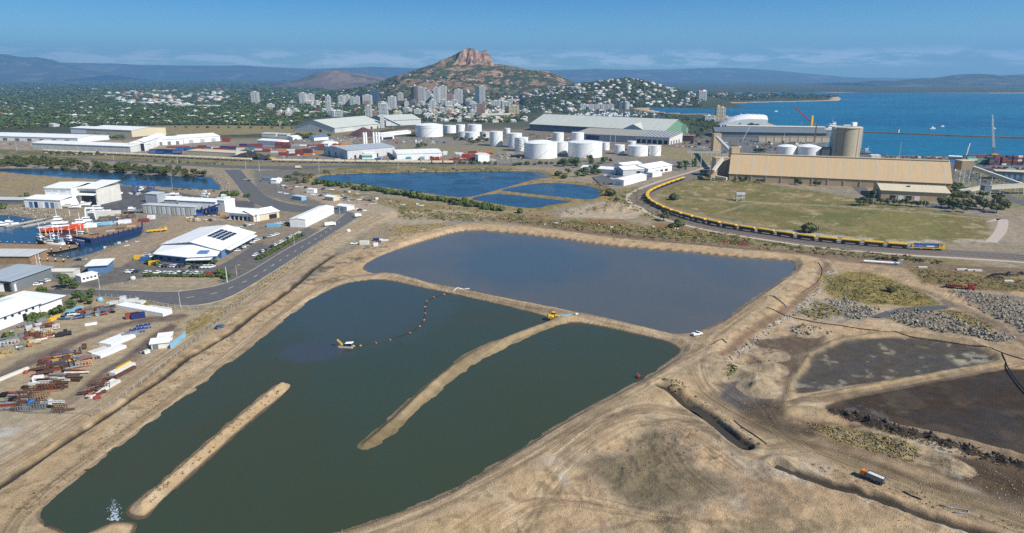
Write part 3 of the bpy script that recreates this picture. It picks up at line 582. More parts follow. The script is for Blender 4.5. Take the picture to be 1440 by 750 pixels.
def hz2(x,y):z=hill_z(x,y);return np.where(z>1,z+(fbm(x,y,22,71,3)-.5)*9*sstep(4,40,z),-4+0*z)
grid_obj('town_hills',np.arange(x0-40,x1+40,5.5),np.arange(2560,4300,5.5),hz2,hill_col,HILLM)
def range_hill(name,prof,Y,front,back,cols,seed,nx=420,ny=60,rough=.25,amp=1.0):
    pts=[XZ(*map(float,q.split(',')),Y)for q in prof.split()];f=lambda x:np.interp(x,[p[0]for p in pts],[p[1]for p in pts],left=-40,right=-40)
    L=pts[-1][0]-pts[0][0]
    def zf(x,y):
        n=fbm(x,y,front*.5,seed,5);yy=y+(n-.5)*front*.35
        g=np.where(yy<Y,sstep(Y-front,Y,yy),1-sstep(Y,Y+back,yy));rg=np.abs(fbm(x,y*.5,front*.55,seed+4,4)-.5)*2
        z=np.maximum(f(x),0)*g*(1-rough*(1-g)*2*(1-rg));return np.where(z>2,z,-6)
    def cf(x,y,z,shp):
        C=np.zeros((len(x),3));C[:]=cols[0];lerp(C,sstep(.42,.6,fbm(x,y,front*.16,seed+8,4)),cols[1]);lerp(C,sstep(.62,.72,fbm(x,y,front*.1,seed+9,4)),cols[2]);return C
    return grid_obj(name,np.linspace(pts[0][0],pts[-1][0],nx),np.linspace(Y-front*1.3,Y+back,ny),zf,cf,HILLM)
DRY=((0.15,0.105,0.075),(0.07,0.068,0.045),(0.21,0.15,0.10));BUSH=((0.06,0.066,0.042),(0.038,0.046,0.03),(0.15,0.12,0.08));
range_hill('dry_hill','403,119 420,113 430,109 445,103 460,99.5 475,98.5 490,101 510,104 530,108 545,112 562,118',8000,1400,1600,DRY,110)
range_hill('bush_cape_hills','1180,122.5 1187,121 1195,116 1205,118 1215,118.5 1225,116.5 1235,113.5 1247,115.5 1258,115 1270,116 1282,114 1292,112 1300,110 1310,112 1325,110.5 1340,108 1360,105 1375,104 1388,104.5 1400,106.5 1420,106 1440,105 1480,103 1540,106 1640,112 1760,121',9500,1500,2000,BUSH,130,rough=.45)
range_hill('left_range','-420,84 -300,74 -200,78 -120,72 -50,77 0,76 14,78.5 30,80.5 45,80.5 58,83 66,87 80,92 110,98 150,106',15500,2600,3000,BUSH,150)
range_hill('far_range','-500,88 -200,86 0,87 70,88.2 100,88.6 160,89.5 190,91 240,92 300,92.5 340,92 370,94 400,95.5 440,97 480,96 520,94.3 555,95 600,97 660,98 780,99 840,97 880,98.5 950,97.5 1000,95.5 1040,96 1085,99 1130,103.5 1180,108 1230,110',21000,3500,4000,BUSH,170,nx=700)
# ------------------------------------------------------------------ air
def haze():
    m=bpy.data.materials.new('sea_air');m.use_nodes=True;nt=m.node_tree;nt.nodes.remove(nt.nodes['Principled BSDF']);v=nt.nodes.new('ShaderNodeVolumePrincipled')
    v.inputs['Color'].default_value=(0.26,0.58,1.0,1);v.inputs['Density'].default_value=0.00007;v.inputs['Anisotropy'].default_value=0.1
    nt.links.new(v.outputs[0],nt.nodes['Material Output'].inputs['Volume'])
    b=MB();b.box((0,13500,-12),(60000,31000,1250),m);tag(b.build('haze'),kind='stuff')
haze()
# ------------------------------------------------------------------ palette
M={}
for k,c,ro,va,sc in(('white',(.78,.78,.76),.45,.07,6),('white_roof',(.80,.80,.78),.5,.09,9),('off_white',(.62,.60,.54),.6,.12,5),('cream',(.60,.52,.36),.6,.1,8),('tan',(.50,.355,.195),.65,.08,10),('tan_dark',(.30,.22,.13),.7,.1,8),
                         ('grey_metal',(.36,.40,.43),.5,.1,6),('pale_grey',(.52,.53,.52),.55,.1,8),('sage_roof',(.50,.52,.46),.6,.08,20),('drab_roof',(.33,.31,.26),.65,.12,14),('slate',(.15,.17,.18),.6,.12,8),('green_wall',(.15,.27,.18),.6,.1,8),('dark_green',(.06,.14,.10),.6,.1,5),
                         ('blue_wall',(.10,.20,.37),.5,.1,5),('navy',(.02,.035,.12),.45,.15,3),('blue',(.03,.12,.36),.5,.15,3),('sky_blue',(.20,.42,.58),.5,.12,3),('glass',(.03,.045,.06),.12,.15,2),('dark',(.018,.018,.02),.7,.2,3),('concrete',(.40,.375,.32),.8,.12,5),('asphalt',(.105,.102,.102),.85,.16,5),('paint',(.75,.75,.72),.6,.1,2),
                         ('rust',(.10,.048,.03),.85,.3,1.5),('oxide_red',(.24,.055,.038),.6,.2,3),('red',(.38,.03,.02),.45,.1,3),('orange',(.58,.20,.03),.5,.12,2),('yellow',(.72,.43,.025),.5,.12,2),('teal',(.08,.34,.30),.55,.12,3),('timber',(.26,.17,.095),.85,.25,2),('tyre',(.02,.02,.021),.85,.1,1),('steel',(.20,.205,.21),.5,.2,2),('silver',(.50,.52,.54),.35,.1,2),('black_pipe',(.018,.018,.02),.45,.2,2),
                         ('gravel',(.44,.36,.30),.9,.18,2),('ballast',(.17,.135,.105),.95,.25,2.2),('red_tile',(.36,.11,.06),.7,.2,3),('coal',(.032,.031,.033),.9,.25,4),('rock',(.31,.27,.205),.9,.35,1.5),('rock_grey',(.20,.19,.17),.9,.35,1.5),('foam',(.40,.46,.54),.5,.1,.5),('solar',(.012,.02,.05),.2,.1,2),('sand_stone',(.36,.31,.22),.7,.1,6)):
    M[k]=mat(k,c,ro,va,sc)if k not in('white','white_roof','tan','grey_metal','pale_grey','sage_roof','drab_roof','cream','slate')else mat(k,c,ro,.07 if k in('tan','cream')else .12 if k[0]=='w' else .16,1,sheet=True)
def mcol(name,c,ro=.5,va=.1,sc=3):return mat(name,c,ro,va,sc)
def unroot(pt,z=None):return(pt[0],pt[1],gz(*pt)if z is None else z)
def strip(name,left,right,m,dz=.05,step=12,kind='structure'):
    """road sheet between two edge lines given in photograph pixels"""
    L,Rr=P(left)if isinstance(left,str)else left,P(right)if isinstance(right,str)else right
    def resample(pts,n):
        a=np.array(pts);d=np.r_[0,np.cumsum(np.hypot(*np.diff(a,axis=0).T))];t=np.linspace(0,d[-1],n);return np.stack([np.interp(t,d,a[:,0]),np.interp(t,d,a[:,1])],1)
    tot=sum(math.dist(L[i],L[i+1])for i in range(len(L)-1));n=max(4,int(tot/step));a,b=resample(smooth_poly(L,2,False),n),resample(smooth_poly(Rr,2,False),n)
    za,zb=gzs(a)+dz,gzs(b)+dz;zz=np.maximum(za,zb);mb=MB();vs=[]
    for i in range(n):vs+=[(*a[i],zz[i]),(*b[i],zz[i])]
    mb.add(vs,[(2*i+1,2*i+3,2*i+2,2*i)for i in range(n-1)],m);return tag(mb.build(name),kind=kind)
def ribbon(name,pts,w,m,dz=.05,step=8,off=0.0,kind='structure'):
    c=path_pts(pts,step);Lf,Rt=[],[]
    for(x,y),(tx,ty)in c:Lf.append((x-ty*(off+w/2),y+tx*(off+w/2)));Rt.append((x-ty*(off-w/2),y+tx*(off-w/2)))
    zz=np.maximum(gzs(Lf),gzs(Rt))+dz;mb=MB();vs=[]
    for i in range(len(c)):vs+=[(*Lf[i],zz[i]),(*Rt[i],zz[i])]
    mb.add(vs,[(2*i+1,2*i+3,2*i+2,2*i)for i in range(len(c)-1)],m);return tag(mb.build(name),kind=kind)
def path_pts(pts,step):
    a=np.array(pts);d=np.r_[0,np.cumsum(np.hypot(*np.diff(a,axis=0).T))];n=max(3,int(d[-1]/step)+1);t=np.linspace(0,d[-1],n)
    x=np.interp(t,d,a[:,0]);y=np.interp(t,d,a[:,1]);gx,gy=np.gradient(x),np.gradient(y);l=np.hypot(gx,gy)+1e-9
    return[((x[i],y[i]),(gx[i]/l[i],gy[i]/l[i]))for i in range(n)]
def bars_along(name,pts,w,h,m,off=0,dz=0.0,step=6,dash=None,kind='structure'):
    c=path_pts(pts,step);q=[(x-ty*off,y+tx*off)for(x,y),(tx,ty)in c];z=gzs(q);mb=MB()
    for i in range(len(q)-1):
        if dash and i%dash:continue
        mb.bar((*q[i],z[i]+dz+h/2),(*q[i+1],z[i+1]+dz+h/2),w,h,m)
    return tag(mb.build(name),kind=kind)
# ------------------------------------------------------------------ sealed roads
RL,RR='60,407 100,407.5 170,408.5 238,411.5 270,408.5 318,400 360,378 400,352 443,330 470,314 486,300','60,414 130,416 200.5,421 235,428 262,431 300,427 335,413 400,372 450,340 485,318 506,304'
strip('main_road',RL,RR,M['asphalt'])
bars_along('kerb',smooth_poly(P(RL),2,False),.35,.16,M['concrete'],.3,0.02);bars_along('kerb',smooth_poly(P(RR),2,False),.35,.16,M['concrete'],-.3,0.02)
RM=smooth_poly(P('262,419 300,414 330,403 365,386 400,362 447,335 478,312'),2,False)
bars_along('lane_marking',RM,.28,.012,M['paint'],0,.06,4,3)
strip('connecting_road','315,239 330,256 341,272 352,284 380,296 440,300 470,300','338,239 352,256 366,270 380,280 420,290 470,293 506,302',M['asphalt'],.045)
bars_along('kerb',smooth_poly(P('314,239 329,256 340,272 350,284'),1,False),.5,.2,M['concrete'],0,0.02)
strip('rail_side_road','60,219.8 93,221.2 155,224.4 250,229.5 326,233.2 400,234 470,233 560,231.6 720,231.4','60,221.6 93,223 155,226.6 250,232 326,237.2 400,238.4 470,235.4 560,233 720,232.6',M['asphalt'],.05,30)
strip('harbour_road','1352,240 1362,247 1378,257 1392,268 1412,279 1440,290 1500,312','1362,240 1374,247 1392,257 1404,266 1424,276 1440,283 1500,300',M['asphalt'],.05)
strip('shed_driveway','1198,263 1212,276 1235,284 1330,291 1400,300','1216,262 1226,274 1240,281 1330,287.5 1400,296',M['asphalt'],.05)
strip('access_lane','1386,313 1405,305 1400,325 1385,340','1400,311 1418,305 1418,325 1402,342',M['gravel'],.05)
strip('car_park','224,377 265,379 300,379 330,362 358,345','222,389 262,388 306,387 342,368 372,350',M['asphalt'],.05)
strip('car_park','360,356 395,338 424,324','360,371 404,345 432,329',M['asphalt'],.05)
W_DITCH=water_mat('ditch_water',(0.05,0.042,0.03),.25,2,.1)
ribbon('ditch_water',smooth_poly(P('968,569 985,577.5 1003,591 1033,617 1047,626'),1,False),3.4,W_DITCH,.22,3);ribbon('ditch_water',smooth_poly(DITCH_B,1,False),2.0,W_DITCH,.12,3)
# ------------------------------------------------------------------ railway
TRK=smooth_poly(P('1560,371 1440,360.5 1400,357.5 1327,353 1280,351 1155,341 1080,330 1020,321 970,309.5 935,298 915,287 908.5,279 914,271.5 938,261.5 966,252 1000,241.5 1024,233 1040,226 1050,219'),3,False)
ribbon('rail_ballast',TRK,21,M['ballast'],.06,8,5.0)
ribbon('gravel_path',TRK,4.2,M['gravel'],.07,8,19.0)
for off in(0.0,5.2,10.4):
    mb=MB();c=path_pts(TRK,2.4);q=[(x-ty*off,y+tx*off)for(x,y),(tx,ty)in c];zz=gzs(q)
    for i in range(len(q)-1):
        tx,ty=c[i][1]
        for s in(-.55,.55):mb.bar((q[i][0]-ty*s,q[i][1]+tx*s,zz[i]+.30),(q[i+1][0]-ty*s,q[i+1][1]+tx*s,zz[i+1]+.30),.14,.14,M['steel'])
        if i%2==0:mb.bar((q[i][0]-ty*1.05,q[i][1]+tx*1.05,zz[i]+.16),(q[i][0]+ty*1.05,q[i][1]-tx*1.05,zz[i]+.16),.28,.14,M['timber'])
    tag(mb.build('railway_track'),kind='structure')
FRT=smooth_poly(P('-40,208 65,214.5 150,218 250,222.6 360,227.6 450,229.2 560,230.4 643,231 760,230'),2,False)
ribbon('rail_ballast',FRT,9,M['ballast'],.06,15)
mb=MB();c=path_pts(FRT,5)
for i in range(len(c)-1):
    for s in(-.55,.55):
        (ax,ay),(tx,ty)=c[i];(bx,by),_=c[i+1];mb.bar((ax-ty*s,ay+tx*s,gz(ax,ay)+.2),(bx-ty*s,by+tx*s,gz(bx,by)+.2),.14,.14,M['steel'])
tag(mb.build('railway_track'),kind='structure')
def along(path,s):
    a=np.array(path);d=np.r_[0,np.cumsum(np.hypot(*np.diff(a,axis=0).T))];x=np.interp(s,d,a[:,0]);y=np.interp(s,d,a[:,1]);x2=np.interp(s+1,d,a[:,0]);y2=np.interp(s+1,d,a[:,1]);return x,y,math.atan2(y2-y,x2-x)
def near_s(path,pt):
    a=np.array(path);d=np.r_[0,np.cumsum(np.hypot(*np.diff(a,axis=0).T))];t=np.linspace(0,d[-1],4000);x=np.interp(t,d,a[:,0]);y=np.interp(t,d,a[:,1]);return t[np.argmin((x-pt[0])**2+(y-pt[1])**2)]
def bogie(mb,x):
    for dx in(-.9,.9):
        for s in(-.55,.55):mb.tube((x+dx,s-.07,.46),(x+dx,s+.07,.46),.44,M['steel'],n=10)
    for s in(-.85,.85):mb.bar((x-1.3,s,.55),(x+1.3,s,.55),.14,.3,M['dark'])
def make_wagon():
    o=empty('sugar_wagon',(0,0,0),0,'black hopper wagon with yellow top rim in the long train on the rail curve','wagon','yellow topped wagons of the long train on the curve')
    b=MB();b.add([(-5.6,-1.35,1.35),(5.6,-1.35,1.35),(5.6,1.35,1.35),(-5.6,1.35,1.35),(-6.2,-1.6,3.0),(6.2,-1.6,3.0),(6.2,1.6,3.0),(-6.2,1.6,3.0)],[(3,2,1,0),(0,1,5,4),(1,2,6,5),(2,3,7,6),(3,0,4,7)],M['dark'])
    for k in range(9):b.box((-5.4+k*1.35,-1.52,1.4),(.16,.16,1.6),M['steel']);b.box((-5.4+k*1.35,1.52,1.4),(.16,.16,1.6),M['steel'])
    b.build('hopper',o)
    t=MB();t.box((0,0,3.0),(12.6,3.3,.5),M['yellow'],0,.97);t.box((0,0,3.5),(12.0,2.6,.3),M['yellow'],0,.9);t.build('cover',o)
    f=MB();f.box((0,0,.95),(13.4,1.2,.35),M['dark']);f.box((-6.95,0,.95),(.6,.4,.3),M['steel']);f.box((6.95,0,.95),(.6,.4,.3),M['steel']);f.build('underframe',o)
    for x in(-4.6,4.6):g=MB();bogie(g,x);g.build('bogie',o)
    return o
def make_loco():
    o=empty('diesel_locomotive',(0,0,0),0,'blue and yellow diesel locomotive at the head of the wagon train','locomotive')
    b=MB();b.box((-1.2,0,1.7),(15.6,2.1,2.25),M['blue']);b.box((-1.2,0,3.95),(14.5,1.7,.25),M['navy']);
    for k in range(3):b.tube((-6+k*2.2,0,4.2),(-6+k*2.2,0,4.42),.8,M['steel'],n=14)
    b.build('hood',o)
    s=MB();s.box((1.5,-1.06,2.3),(5.0,.06,.8),M['paint']);s.box((-4.6,-1.06,2.3),(2.6,.06,.5),M['orange']);s.build('side_stripe',o)
    c=MB();c.box((8.1,0,1.7),(2.8,2.7,2.6),M['yellow'],0,.96);c.box((8.1,0,4.3),(2.7,2.5,.12),M['navy']);cab=c.build('cab',o)
    w=MB();w.box((9.52,0,3.1),(.06,2.0,.75),M['glass']);w.box((8.2,-1.37,3.1),(1.2,.06,.7),M['glass']);w.box((8.2,1.37,3.1),(1.2,.06,.7),M['glass']);w.build('window',cab)
    n=MB();n.box((10.1,0,1.7),(1.3,2.2,1.3),M['yellow'],0,.9);n.build('nose',o);n=MB();n.box((-9.5,0,1.7),(1.0,2.3,2.0),M['yellow']);n.build('rear_end',o)
    f=MB();f.box((0,0,1.15),(21.6,2.7,.5),M['yellow']);f.box((0,0,.55),(5.5,2.2,.7),M['dark']);f.build('frame',o)
    r=MB()
    for y in(-1.3,1.3):
        r.bar((-10,y,2.7),(6.6,y,2.7),.06,.06,M['paint'])
        for k in range(12):r.bar((-10+k*1.5,y,1.65),(-10+k*1.5,y,2.7),.06,.06,M['paint'])
    r.build('handrail',o)
    for x in(-6.6,6.6):g=MB();bogie(g,x);bogie(g,x+.9);g.build('bogie',o)
    return o
s0=near_s(TRK,G(1304,352.5));lo=make_loco();x,y,a=along(TRK,s0);place(lo,x,y,gz(x,y)+.35,a+math.pi)
s1=near_s(TRK,G(965.5,252.5));wg=make_wagon();i=0;s=s0+18.6
while s<s1:
    o=wg if i==0 else copy_tree(wg);x,y,a=along(TRK,s);place(o,x,y,gz(x,y)+.35,a+math.pi);s+=14.7;i+=1
def make_tankcar():
    o=empty('freight_wagon',(0,0,0),0,'pale covered freight wagon in the straight train below the container yards','wagon','pale wagons of the straight freight train')
    b=MB();pr=[(-1.3,1.4),(-1.4,2.4),(-1.1,3.3),(-.5,3.8),(.5,3.8),(1.1,3.3),(1.4,2.4),(1.3,1.4)];vs=[(x,p,q)for x in(-6.6,6.6)for p,q in pr]
    b.add(vs,[(i,(i+1)%8,(i+1)%8+8,i+8)for i in range(8)]+[tuple(range(8)),tuple(range(8,16))],M['cream']);b.build('body',o)
    f=MB();f.box((0,0,.95),(14.2,2.4,.42),M['dark']);bogie(f,-4.8);bogie(f,4.8);f.build('underframe',o);return o
s0=near_s(FRT,G(64,214.5));s1=near_s(FRT,G(640,231));tk=make_tankcar();s=s0;i=0;pale=mat('pale_wagon',(.66,.64,.58),.6)
while s<s1:
    if abs(s-near_s(FRT,G(368,228)))>12:
        o=tk if i==0 else copy_tree(tk);x,y,a=along(FRT,s);place(o,x,y,gz(x,y)+.2,a,scale=(1,1.15,1.15));i+=1
    s+=15.2
# ------------------------------------------------------------------ sheds and warehouses
def fr(u1,v1,u2,v2):
    p,q=G(u1,v1),G(u2,v2);return((p[0]+q[0])/2,(p[1]+q[1])/2),math.atan2(q[1]-p[1],q[0]-p[0]),math.dist(p,q)
def slab(mb,quad,t,m):
    q=[Vector(p)for p in quad];n=(q[1]-q[0]).cross(q[3]-q[0]).normalized()*t
    if n.z<0:n=-n
    mb.add(q+[p+n for p in q],[(3,2,1,0),(4,5,6,7),(0,1,5,4),(1,2,6,5),(2,3,7,6),(3,0,4,7)],m)
def shed(name,label,cat,u1,v1,u2,v2,D,h,rise=0,wall='white',roof='white_roof',ridge='x',over=.8,doors=(),group=None,z=None,at=None):
    (cx,cy),a,L=fr(u1,v1,u2,v2)
    if at:cx,cy,a,L=at
    mid=(cx-math.sin(a)*D/2,cy+math.cos(a)*D/2);z=gz(cx,cy)if z is None else z
    o=empty(name,(cx,cy,z),a,label,cat,group);x,w,r=L/2,M[wall],M[roof]
    b=MB();b.box((0,D/2,-.3),(L,D,h+.3),w)
    rf=MB();t=.35;e=over
    if ridge=='x':
        for s in(-x,x):b.face([(s,0,h),(s,D,h),(s,D/2,h+rise)],w)
        k=rise/(D/2)*e
        slab(rf,[(-x-e,-e,h-k),(x+e,-e,h-k),(x+e,D/2,h+rise),(-x-e,D/2,h+rise)],t,r);slab(rf,[(-x-e,D+e,h-k),(x+e,D+e,h-k),(x+e,D/2,h+rise),(-x-e,D/2,h+rise)],t,r)
        rf.bar((-x-e,D/2,h+rise+t),(x+e,D/2,h+rise+t),1.0,.35,r)
    elif ridge=='y':
        for s in(0,D):b.face([(-x,s,h),(x,s,h),(0,s,h+rise)],w)
        k=rise/x*e
        slab(rf,[(-x-e,-e,h-k),(-x-e,D+e,h-k),(0,D+e,h+rise),(0,-e,h+rise)],t,r);slab(rf,[(x+e,-e,h-k),(x+e,D+e,h-k),(0,D+e,h+rise),(0,-e,h+rise)],t,r)
        rf.bar((0,-e,h+rise+t),(0,D+e,h+rise+t),1.0,.35,r)
    elif ridge=='hip':
        i=min(x,D/2)*.9
        vs=[(-x-e,-e,h),(x+e,-e,h),(x+e,D+e,h),(-x-e,D+e,h),(-x+i,D/2,h+rise),(x-i,D/2,h+rise)]
        rf.add(vs+[(p[0],p[1],h+.3)for p in vs[:4]],[(6,7,5,4),(8,9,4,5),(9,6,4),(7,8,5),(0,1,7,6),(1,2,8,7),(2,3,9,8),(3,0,6,9),(3,2,1,0)],r)
    elif ridge=='mono':
        slab(rf,[(-x-e,-e,h+.02),(x+e,-e,h+.02),(x+e,D+e,h+rise),(-x-e,D+e,h+rise)],t,r);b.add([(-x,D,h),(x,D,h),(x,D,h+rise),(-x,D,h+rise),(-x,0,h),(x,0,h)],[(0,1,2,3),(4,0,3),(5,1,2)],w)
    else:
        rf.box((0,D/2,h+.01),(L+.6,D+.6,.4),r)
    b.build('wall',o);ro=rf.build('roof',o)
    for dd in doors:
        nm,face,p,q,z0,z1,mm=dd
        m2=MB()
        if face=='f':m2.box((-x+(p+q)/2*L,-.06,z0),((q-p)*L,.14,z1-z0),M[mm])
        elif face=='l':m2.box((-x-.06,(p+q)/2*D,z0),(.14,(q-p)*D,z1-z0),M[mm])
        elif face=='r':m2.box((x+.06,(p+q)/2*D,z0),(.14,(q-p)*D,z1-z0),M[mm])
        elif face=='t':pass
        m2.build(nm,o)
    o['L']=L;return o
def rowdoors(nm,n,z0,z1,m,face='f',a=.04,b=.96,fill=.5):
    w=(b-a)/n;return[(nm,face,a+k*w+w*(1-fill)/2,a+(k+1)*w-w*(1-fill)/2,z0,z1,m)for k in range(n)]
# the long sugar shed
bs=shed('bulk_sugar_shed','very long tan gabled bulk shed with pale ribs behind the grass field','shed',1024.5,254.5,1337,269.5,52,8.2,20,'tan','tan','x',.5)
L=bs['L'];M['roof_sheet']=mat('roof_sheet',(.44,.38,.30),.6,.12,6)
for k in range(14):
    xx=-L/2+8+k*(L-14)/13;m2=MB();m2.bar((xx,-.6,8.05),(xx,26,28.62),1.1,.22,M['roof_sheet']);m2.box((xx,-.25,0),(.8,.4,7.6),M['roof_sheet']);m2.build('roof_rib',bs)
m2=MB();m2.bar((-L/2,26,28.9),(L/2,26,28.9),3.2,.9,M['cream']);m2.build('ridge_vent',bs)
m2=MB();m2.box((0,-.25,7.2),(L-1,.3,.35),M['tan_dark']);m2.build('eave_gap_strip',bs)  # dark strip on the wall, drawn for the gap line under the eave
# tan annex shed in front of it
ax=shed('annex_shed','low wide cream roofed tan shed in front of the long sugar shed','shed',1238,280,1333.5,284.8,46,8.6,3.2,'tan','cream','x',1.0,[('roller_door','f',.14+.12*k,.22+.12*k,.1,4.2,'white' if k%2 else 'dark')for k in range(4)]+[('roller_door','l',.3,.6,0,6,'dark')])
m2=MB();m2.bar((-4,14,11.0),(2,33,11.1),3.0,1.2,M['dark']);m2.build('roof_vent',ax)
# conveyor towers at the left end of the sugar shed
def tower_box(name,label,u,v,w,d,h,m,legs=0,cat='tower',rz=.03,roof=None):
    x,y=G(u,v);z=gz(x,y);o=empty(name,(x,y,z),rz,label,cat);b=MB()
    b.box((0,0,legs),(w,d,h),M[m]);b.build('housing',o);r=MB();r.box((0,0,legs+h),(w+.5,d+.5,.4),M[roof or m]);r.build('roof',o)
    if legs:
        for sx_ in(-1,1):
            for sy_ in(-1,1):l=MB();l.box((sx_*(w/2-.4),sy_*(d/2-.4),0),(.55,.55,legs),M['pale_grey']);l.build('leg',o)
        bb=MB()
        for k in range(int(legs/5)):
            zz=k*5.0
            for s in(-1,1):bb.bar((-w/2+.4,s*(d/2-.4),zz),(w/2-.4,s*(d/2-.4),zz+5),.2,.2,M['pale_grey']);bb.bar((s*(w/2-.4),-d/2+.4,zz),(s*(w/2-.4),d/2-.4,zz+5),.2,.2,M['pale_grey'])
        bb.build('bracing',o)
    return o
def xyz(u,v,Y):x,z=XZ(u,v,Y);return(x,Y,z)
def gallery(label,a,b,w,h,m,trestles=2,name='conveyor_gallery',group=None):
    a,b=Vector(a),Vector(b);o=empty(name,(a.x,a.y,gz(a.x,a.y)),0,label,'conveyor',group);z0=gz(a.x,a.y);A=Vector((0,0,a.z-z0));B=b-a+A
    mb=MB();mb.bar(A,B,w,h,M[m]);mb.build('gallery',o);rm=MB();rm.bar(A+Vector((0,0,h/2+.12)),B+Vector((0,0,h/2+.12)),w+.4,.2,M['pale_grey' if m!='white' else 'white_roof']);rm.build('roof',o)
    for k in range(trestles):
        p=A.lerp(B,(k+.5)/trestles);t=MB();gx=gz(a.x+p.x,a.y+p.y)-z0
        if p.z-h/2-gx<1:continue
        d=(B-A).normalized();n=Vector((-d.y,d.x,0)).normalized()*w/2
        for s in(-1,1):t.bar(Vector((p.x,p.y,gx))+n*s*1.6,Vector((p.x,p.y,p.z-h/2))+n*s,.4,.4,M['pale_grey'])
        t.bar(Vector((p.x,p.y,gx+(p.z-gx)*.45))+n*1.3,Vector((p.x,p.y,gx+(p.z-gx)*.45))-n*1.3,.3,.3,M['pale_grey']);t.build('trestle',o)
    return o
tower_box('transfer_tower','tan transfer tower touching the left end of the long sugar shed',1012,247.5,17,16,22,'tan',0)
tower_box('portal_hopper','small tan portal frame hopper at the foot of the transfer tower',1002,253.5,7,8,9,'tan',3)
tower_box('ridge_tower','tall tan head tower standing behind the left end of the sugar shed ridge',1030,243,10,10,31,'tan',0)
tower_box('drive_tower','tan drive tower at the far end of the steep conveyor by the wharf',1006,213,12,12,28,'tan',0)
gallery('steep cream conveyor rising to the left end of the sugar shed ridge',xyz(1008,193,1050),xyz(1028,213.5,860),3.4,3.2,'cream',2)
gallery('short cream conveyor sloping from the portal hopper up to the transfer tower',xyz(1003,241,775),xyz(1016,224,800),3,3,'cream',0)
gallery('low cream tube conveyor on the ground at the left end of the sugar shed',xyz(1006,249,780),xyz(1022,252,770),3,3,'cream',0)
gallery('long white level conveyor bridge over the rail yard left of the sugar shed',xyz(966,213.5,900),xyz(1022,214.5,890),3,2.2,'pale_grey',4)
tower_box('transfer_house','brown box transfer house on tall legs right of the sugar shed',1350,263,13,12,9.5,'tan_dark',19,roof='cream')
gallery('longest cream conveyor sloping down right from the brown transfer house',xyz(1357,232,735),xyz(1436,260,690),3.6,3.4,'cream',5)
tower_box('junction_tower','open lattice junction tower where the right hand conveyors meet',1384,277.5,7,6.5,4.5,'slate',7)
gallery('cream conveyor rising from the annex shed to the junction tower',xyz(1334,273,672),xyz(1381,264,682),3.4,3.2,'cream',2)
gallery('thick level cream conveyor running off the right edge from the junction tower',xyz(1388,264,682),xyz(1520,257,690),4,3.8,'cream',4)
# concrete silo behind the sugar shed
def silo():
    x,y=G(1185.5,226);o=empty('concrete_silo',(x,y,0),.05,'huge round concrete silo rising behind the long sugar shed','silo');r=17.5;H=46
    b=MB();b.lathe((0,0,0),[(r,0),(r,H)],M['sand_stone'],40);b.lathe((0,0,0),[(r+.03,H*k/9)for k in range(1)],M['sand_stone'],8);b.build('drum',o,True)
    for s in(-1,1):p=MB();p.box((s*18.2,-1,0),(4,9,H+1.2),M['concrete'],0);p.build('stair_shaft',o)
    for u in(-.62,.55):p=MB();p.box((r*math.sin(u),-r*math.cos(u),0),(.9,.9,H),M['timber'],u);p.build('pipe',o)
    c=MB();c.lathe((0,0,H-.2),[(r+.2,0),(r+1.4,.4),(r+1.4,1.4),(.01,1.5)],M['cream'],40);c.build('roof_slab',o);d=MB();d.box((9,0,H+2.5),(6,6,5),M['white']);d.box((0,0,H+2.5),(12,3,2),M['sky_blue']);d.build('roof_house',o)
silo()
# gable and hall sheds of the rail land, each with its own look
shed('warehouse','long low white warehouse at the left edge below the suburbs','warehouse',-40,196.5,110,201,70,8,3,'white','white_roof','x',.8,rowdoors('roller_door',8,0,5,'slate',fill=.35))
shed('warehouse','tall cream walled warehouse behind the long white warehouses','warehouse',122,190,186,193,80,13,4,'cream','white_roof','x',.8,rowdoors('roller_door',3,0,6,'grey_metal',fill=.3))
shed('warehouse','white flat topped store left of the tall cream warehouse','warehouse',100,187.5,126,188.5,50,11,2,'white','white_roof','x')
shed('warehouse','long white warehouse nearest the freight train with ribbed wall','warehouse',46,209,184,214.5,42,9,2.5,'pale_grey','white_roof','x',.8,rowdoors('roller_door',10,0,5.5,'pale_grey',fill=.5))
wh=shed('warehouse','white warehouse with a big black open bay beside blue containers','warehouse',184,213,205,212.5,150,14,3,'white','white_roof','y',.8,[('open_bay','f',.06,.94,0,12,'dark')])
shed('warehouse','long white warehouse running right behind the red and blue containers','warehouse',206,205.5,258,203,60,9.5,3,'white','white_roof','x',.8,rowdoors('roller_door',4,0,6,'slate',fill=.4))
shed('warehouse','white warehouse with a round shouldered end right of the black bay warehouse','warehouse',259,202,310,198.5,55,9,4,'white','white_roof','x',.8,rowdoors('roller_door',3,0,6,'grey_metal',fill=.4))
shed('storage_bay','cream walled open coal bay beside the black coal pile','bay',262,217.5,332,221.5,22,6,.5,'cream','cream','mono',.2)
g1=shed('grain_store','huge sage green roofed grain store left of the silo pairs','warehouse',414.5,184.5,471,187,175,10,15,'pale_grey','sage_roof','y',1.2,[('roller_door','f',.62,.68,0,6,'dark'),('roller_door','r',.7,.74,0,5,'dark')])
g2=shed('grain_store','second sage green store right of the huge grain store and its conveyor','warehouse',543,177.5,592,175.3,95,13,10,'pale_grey','sage_roof','x',1.2)
tower_box('grain_elevator','slim grey elevator tower between the two sage green grain stores',538,180,8,10,30,'pale_grey',0)
gallery('dark conveyor sloping down from the elevator to the ground by the grain stores',xyz(541,166,1590),xyz(562,176,1540),4,3,'slate',1)
gs=shed('storage_shed','big blue grey roofed shed with pale ribbed walls above the blue pond','warehouse',489,224.3,555.5,218.3,70,12.5,3.5,'pale_grey','grey_metal','x',.8,rowdoors('roller_door',4,0,5,'dark',fill=.18)+[('roller_door','l',.15,.3,0,8,'grey_metal'),('roller_door','l',.45,.52,0,8,'slate'),('roller_door','l',.72,.8,0,8,'slate')])
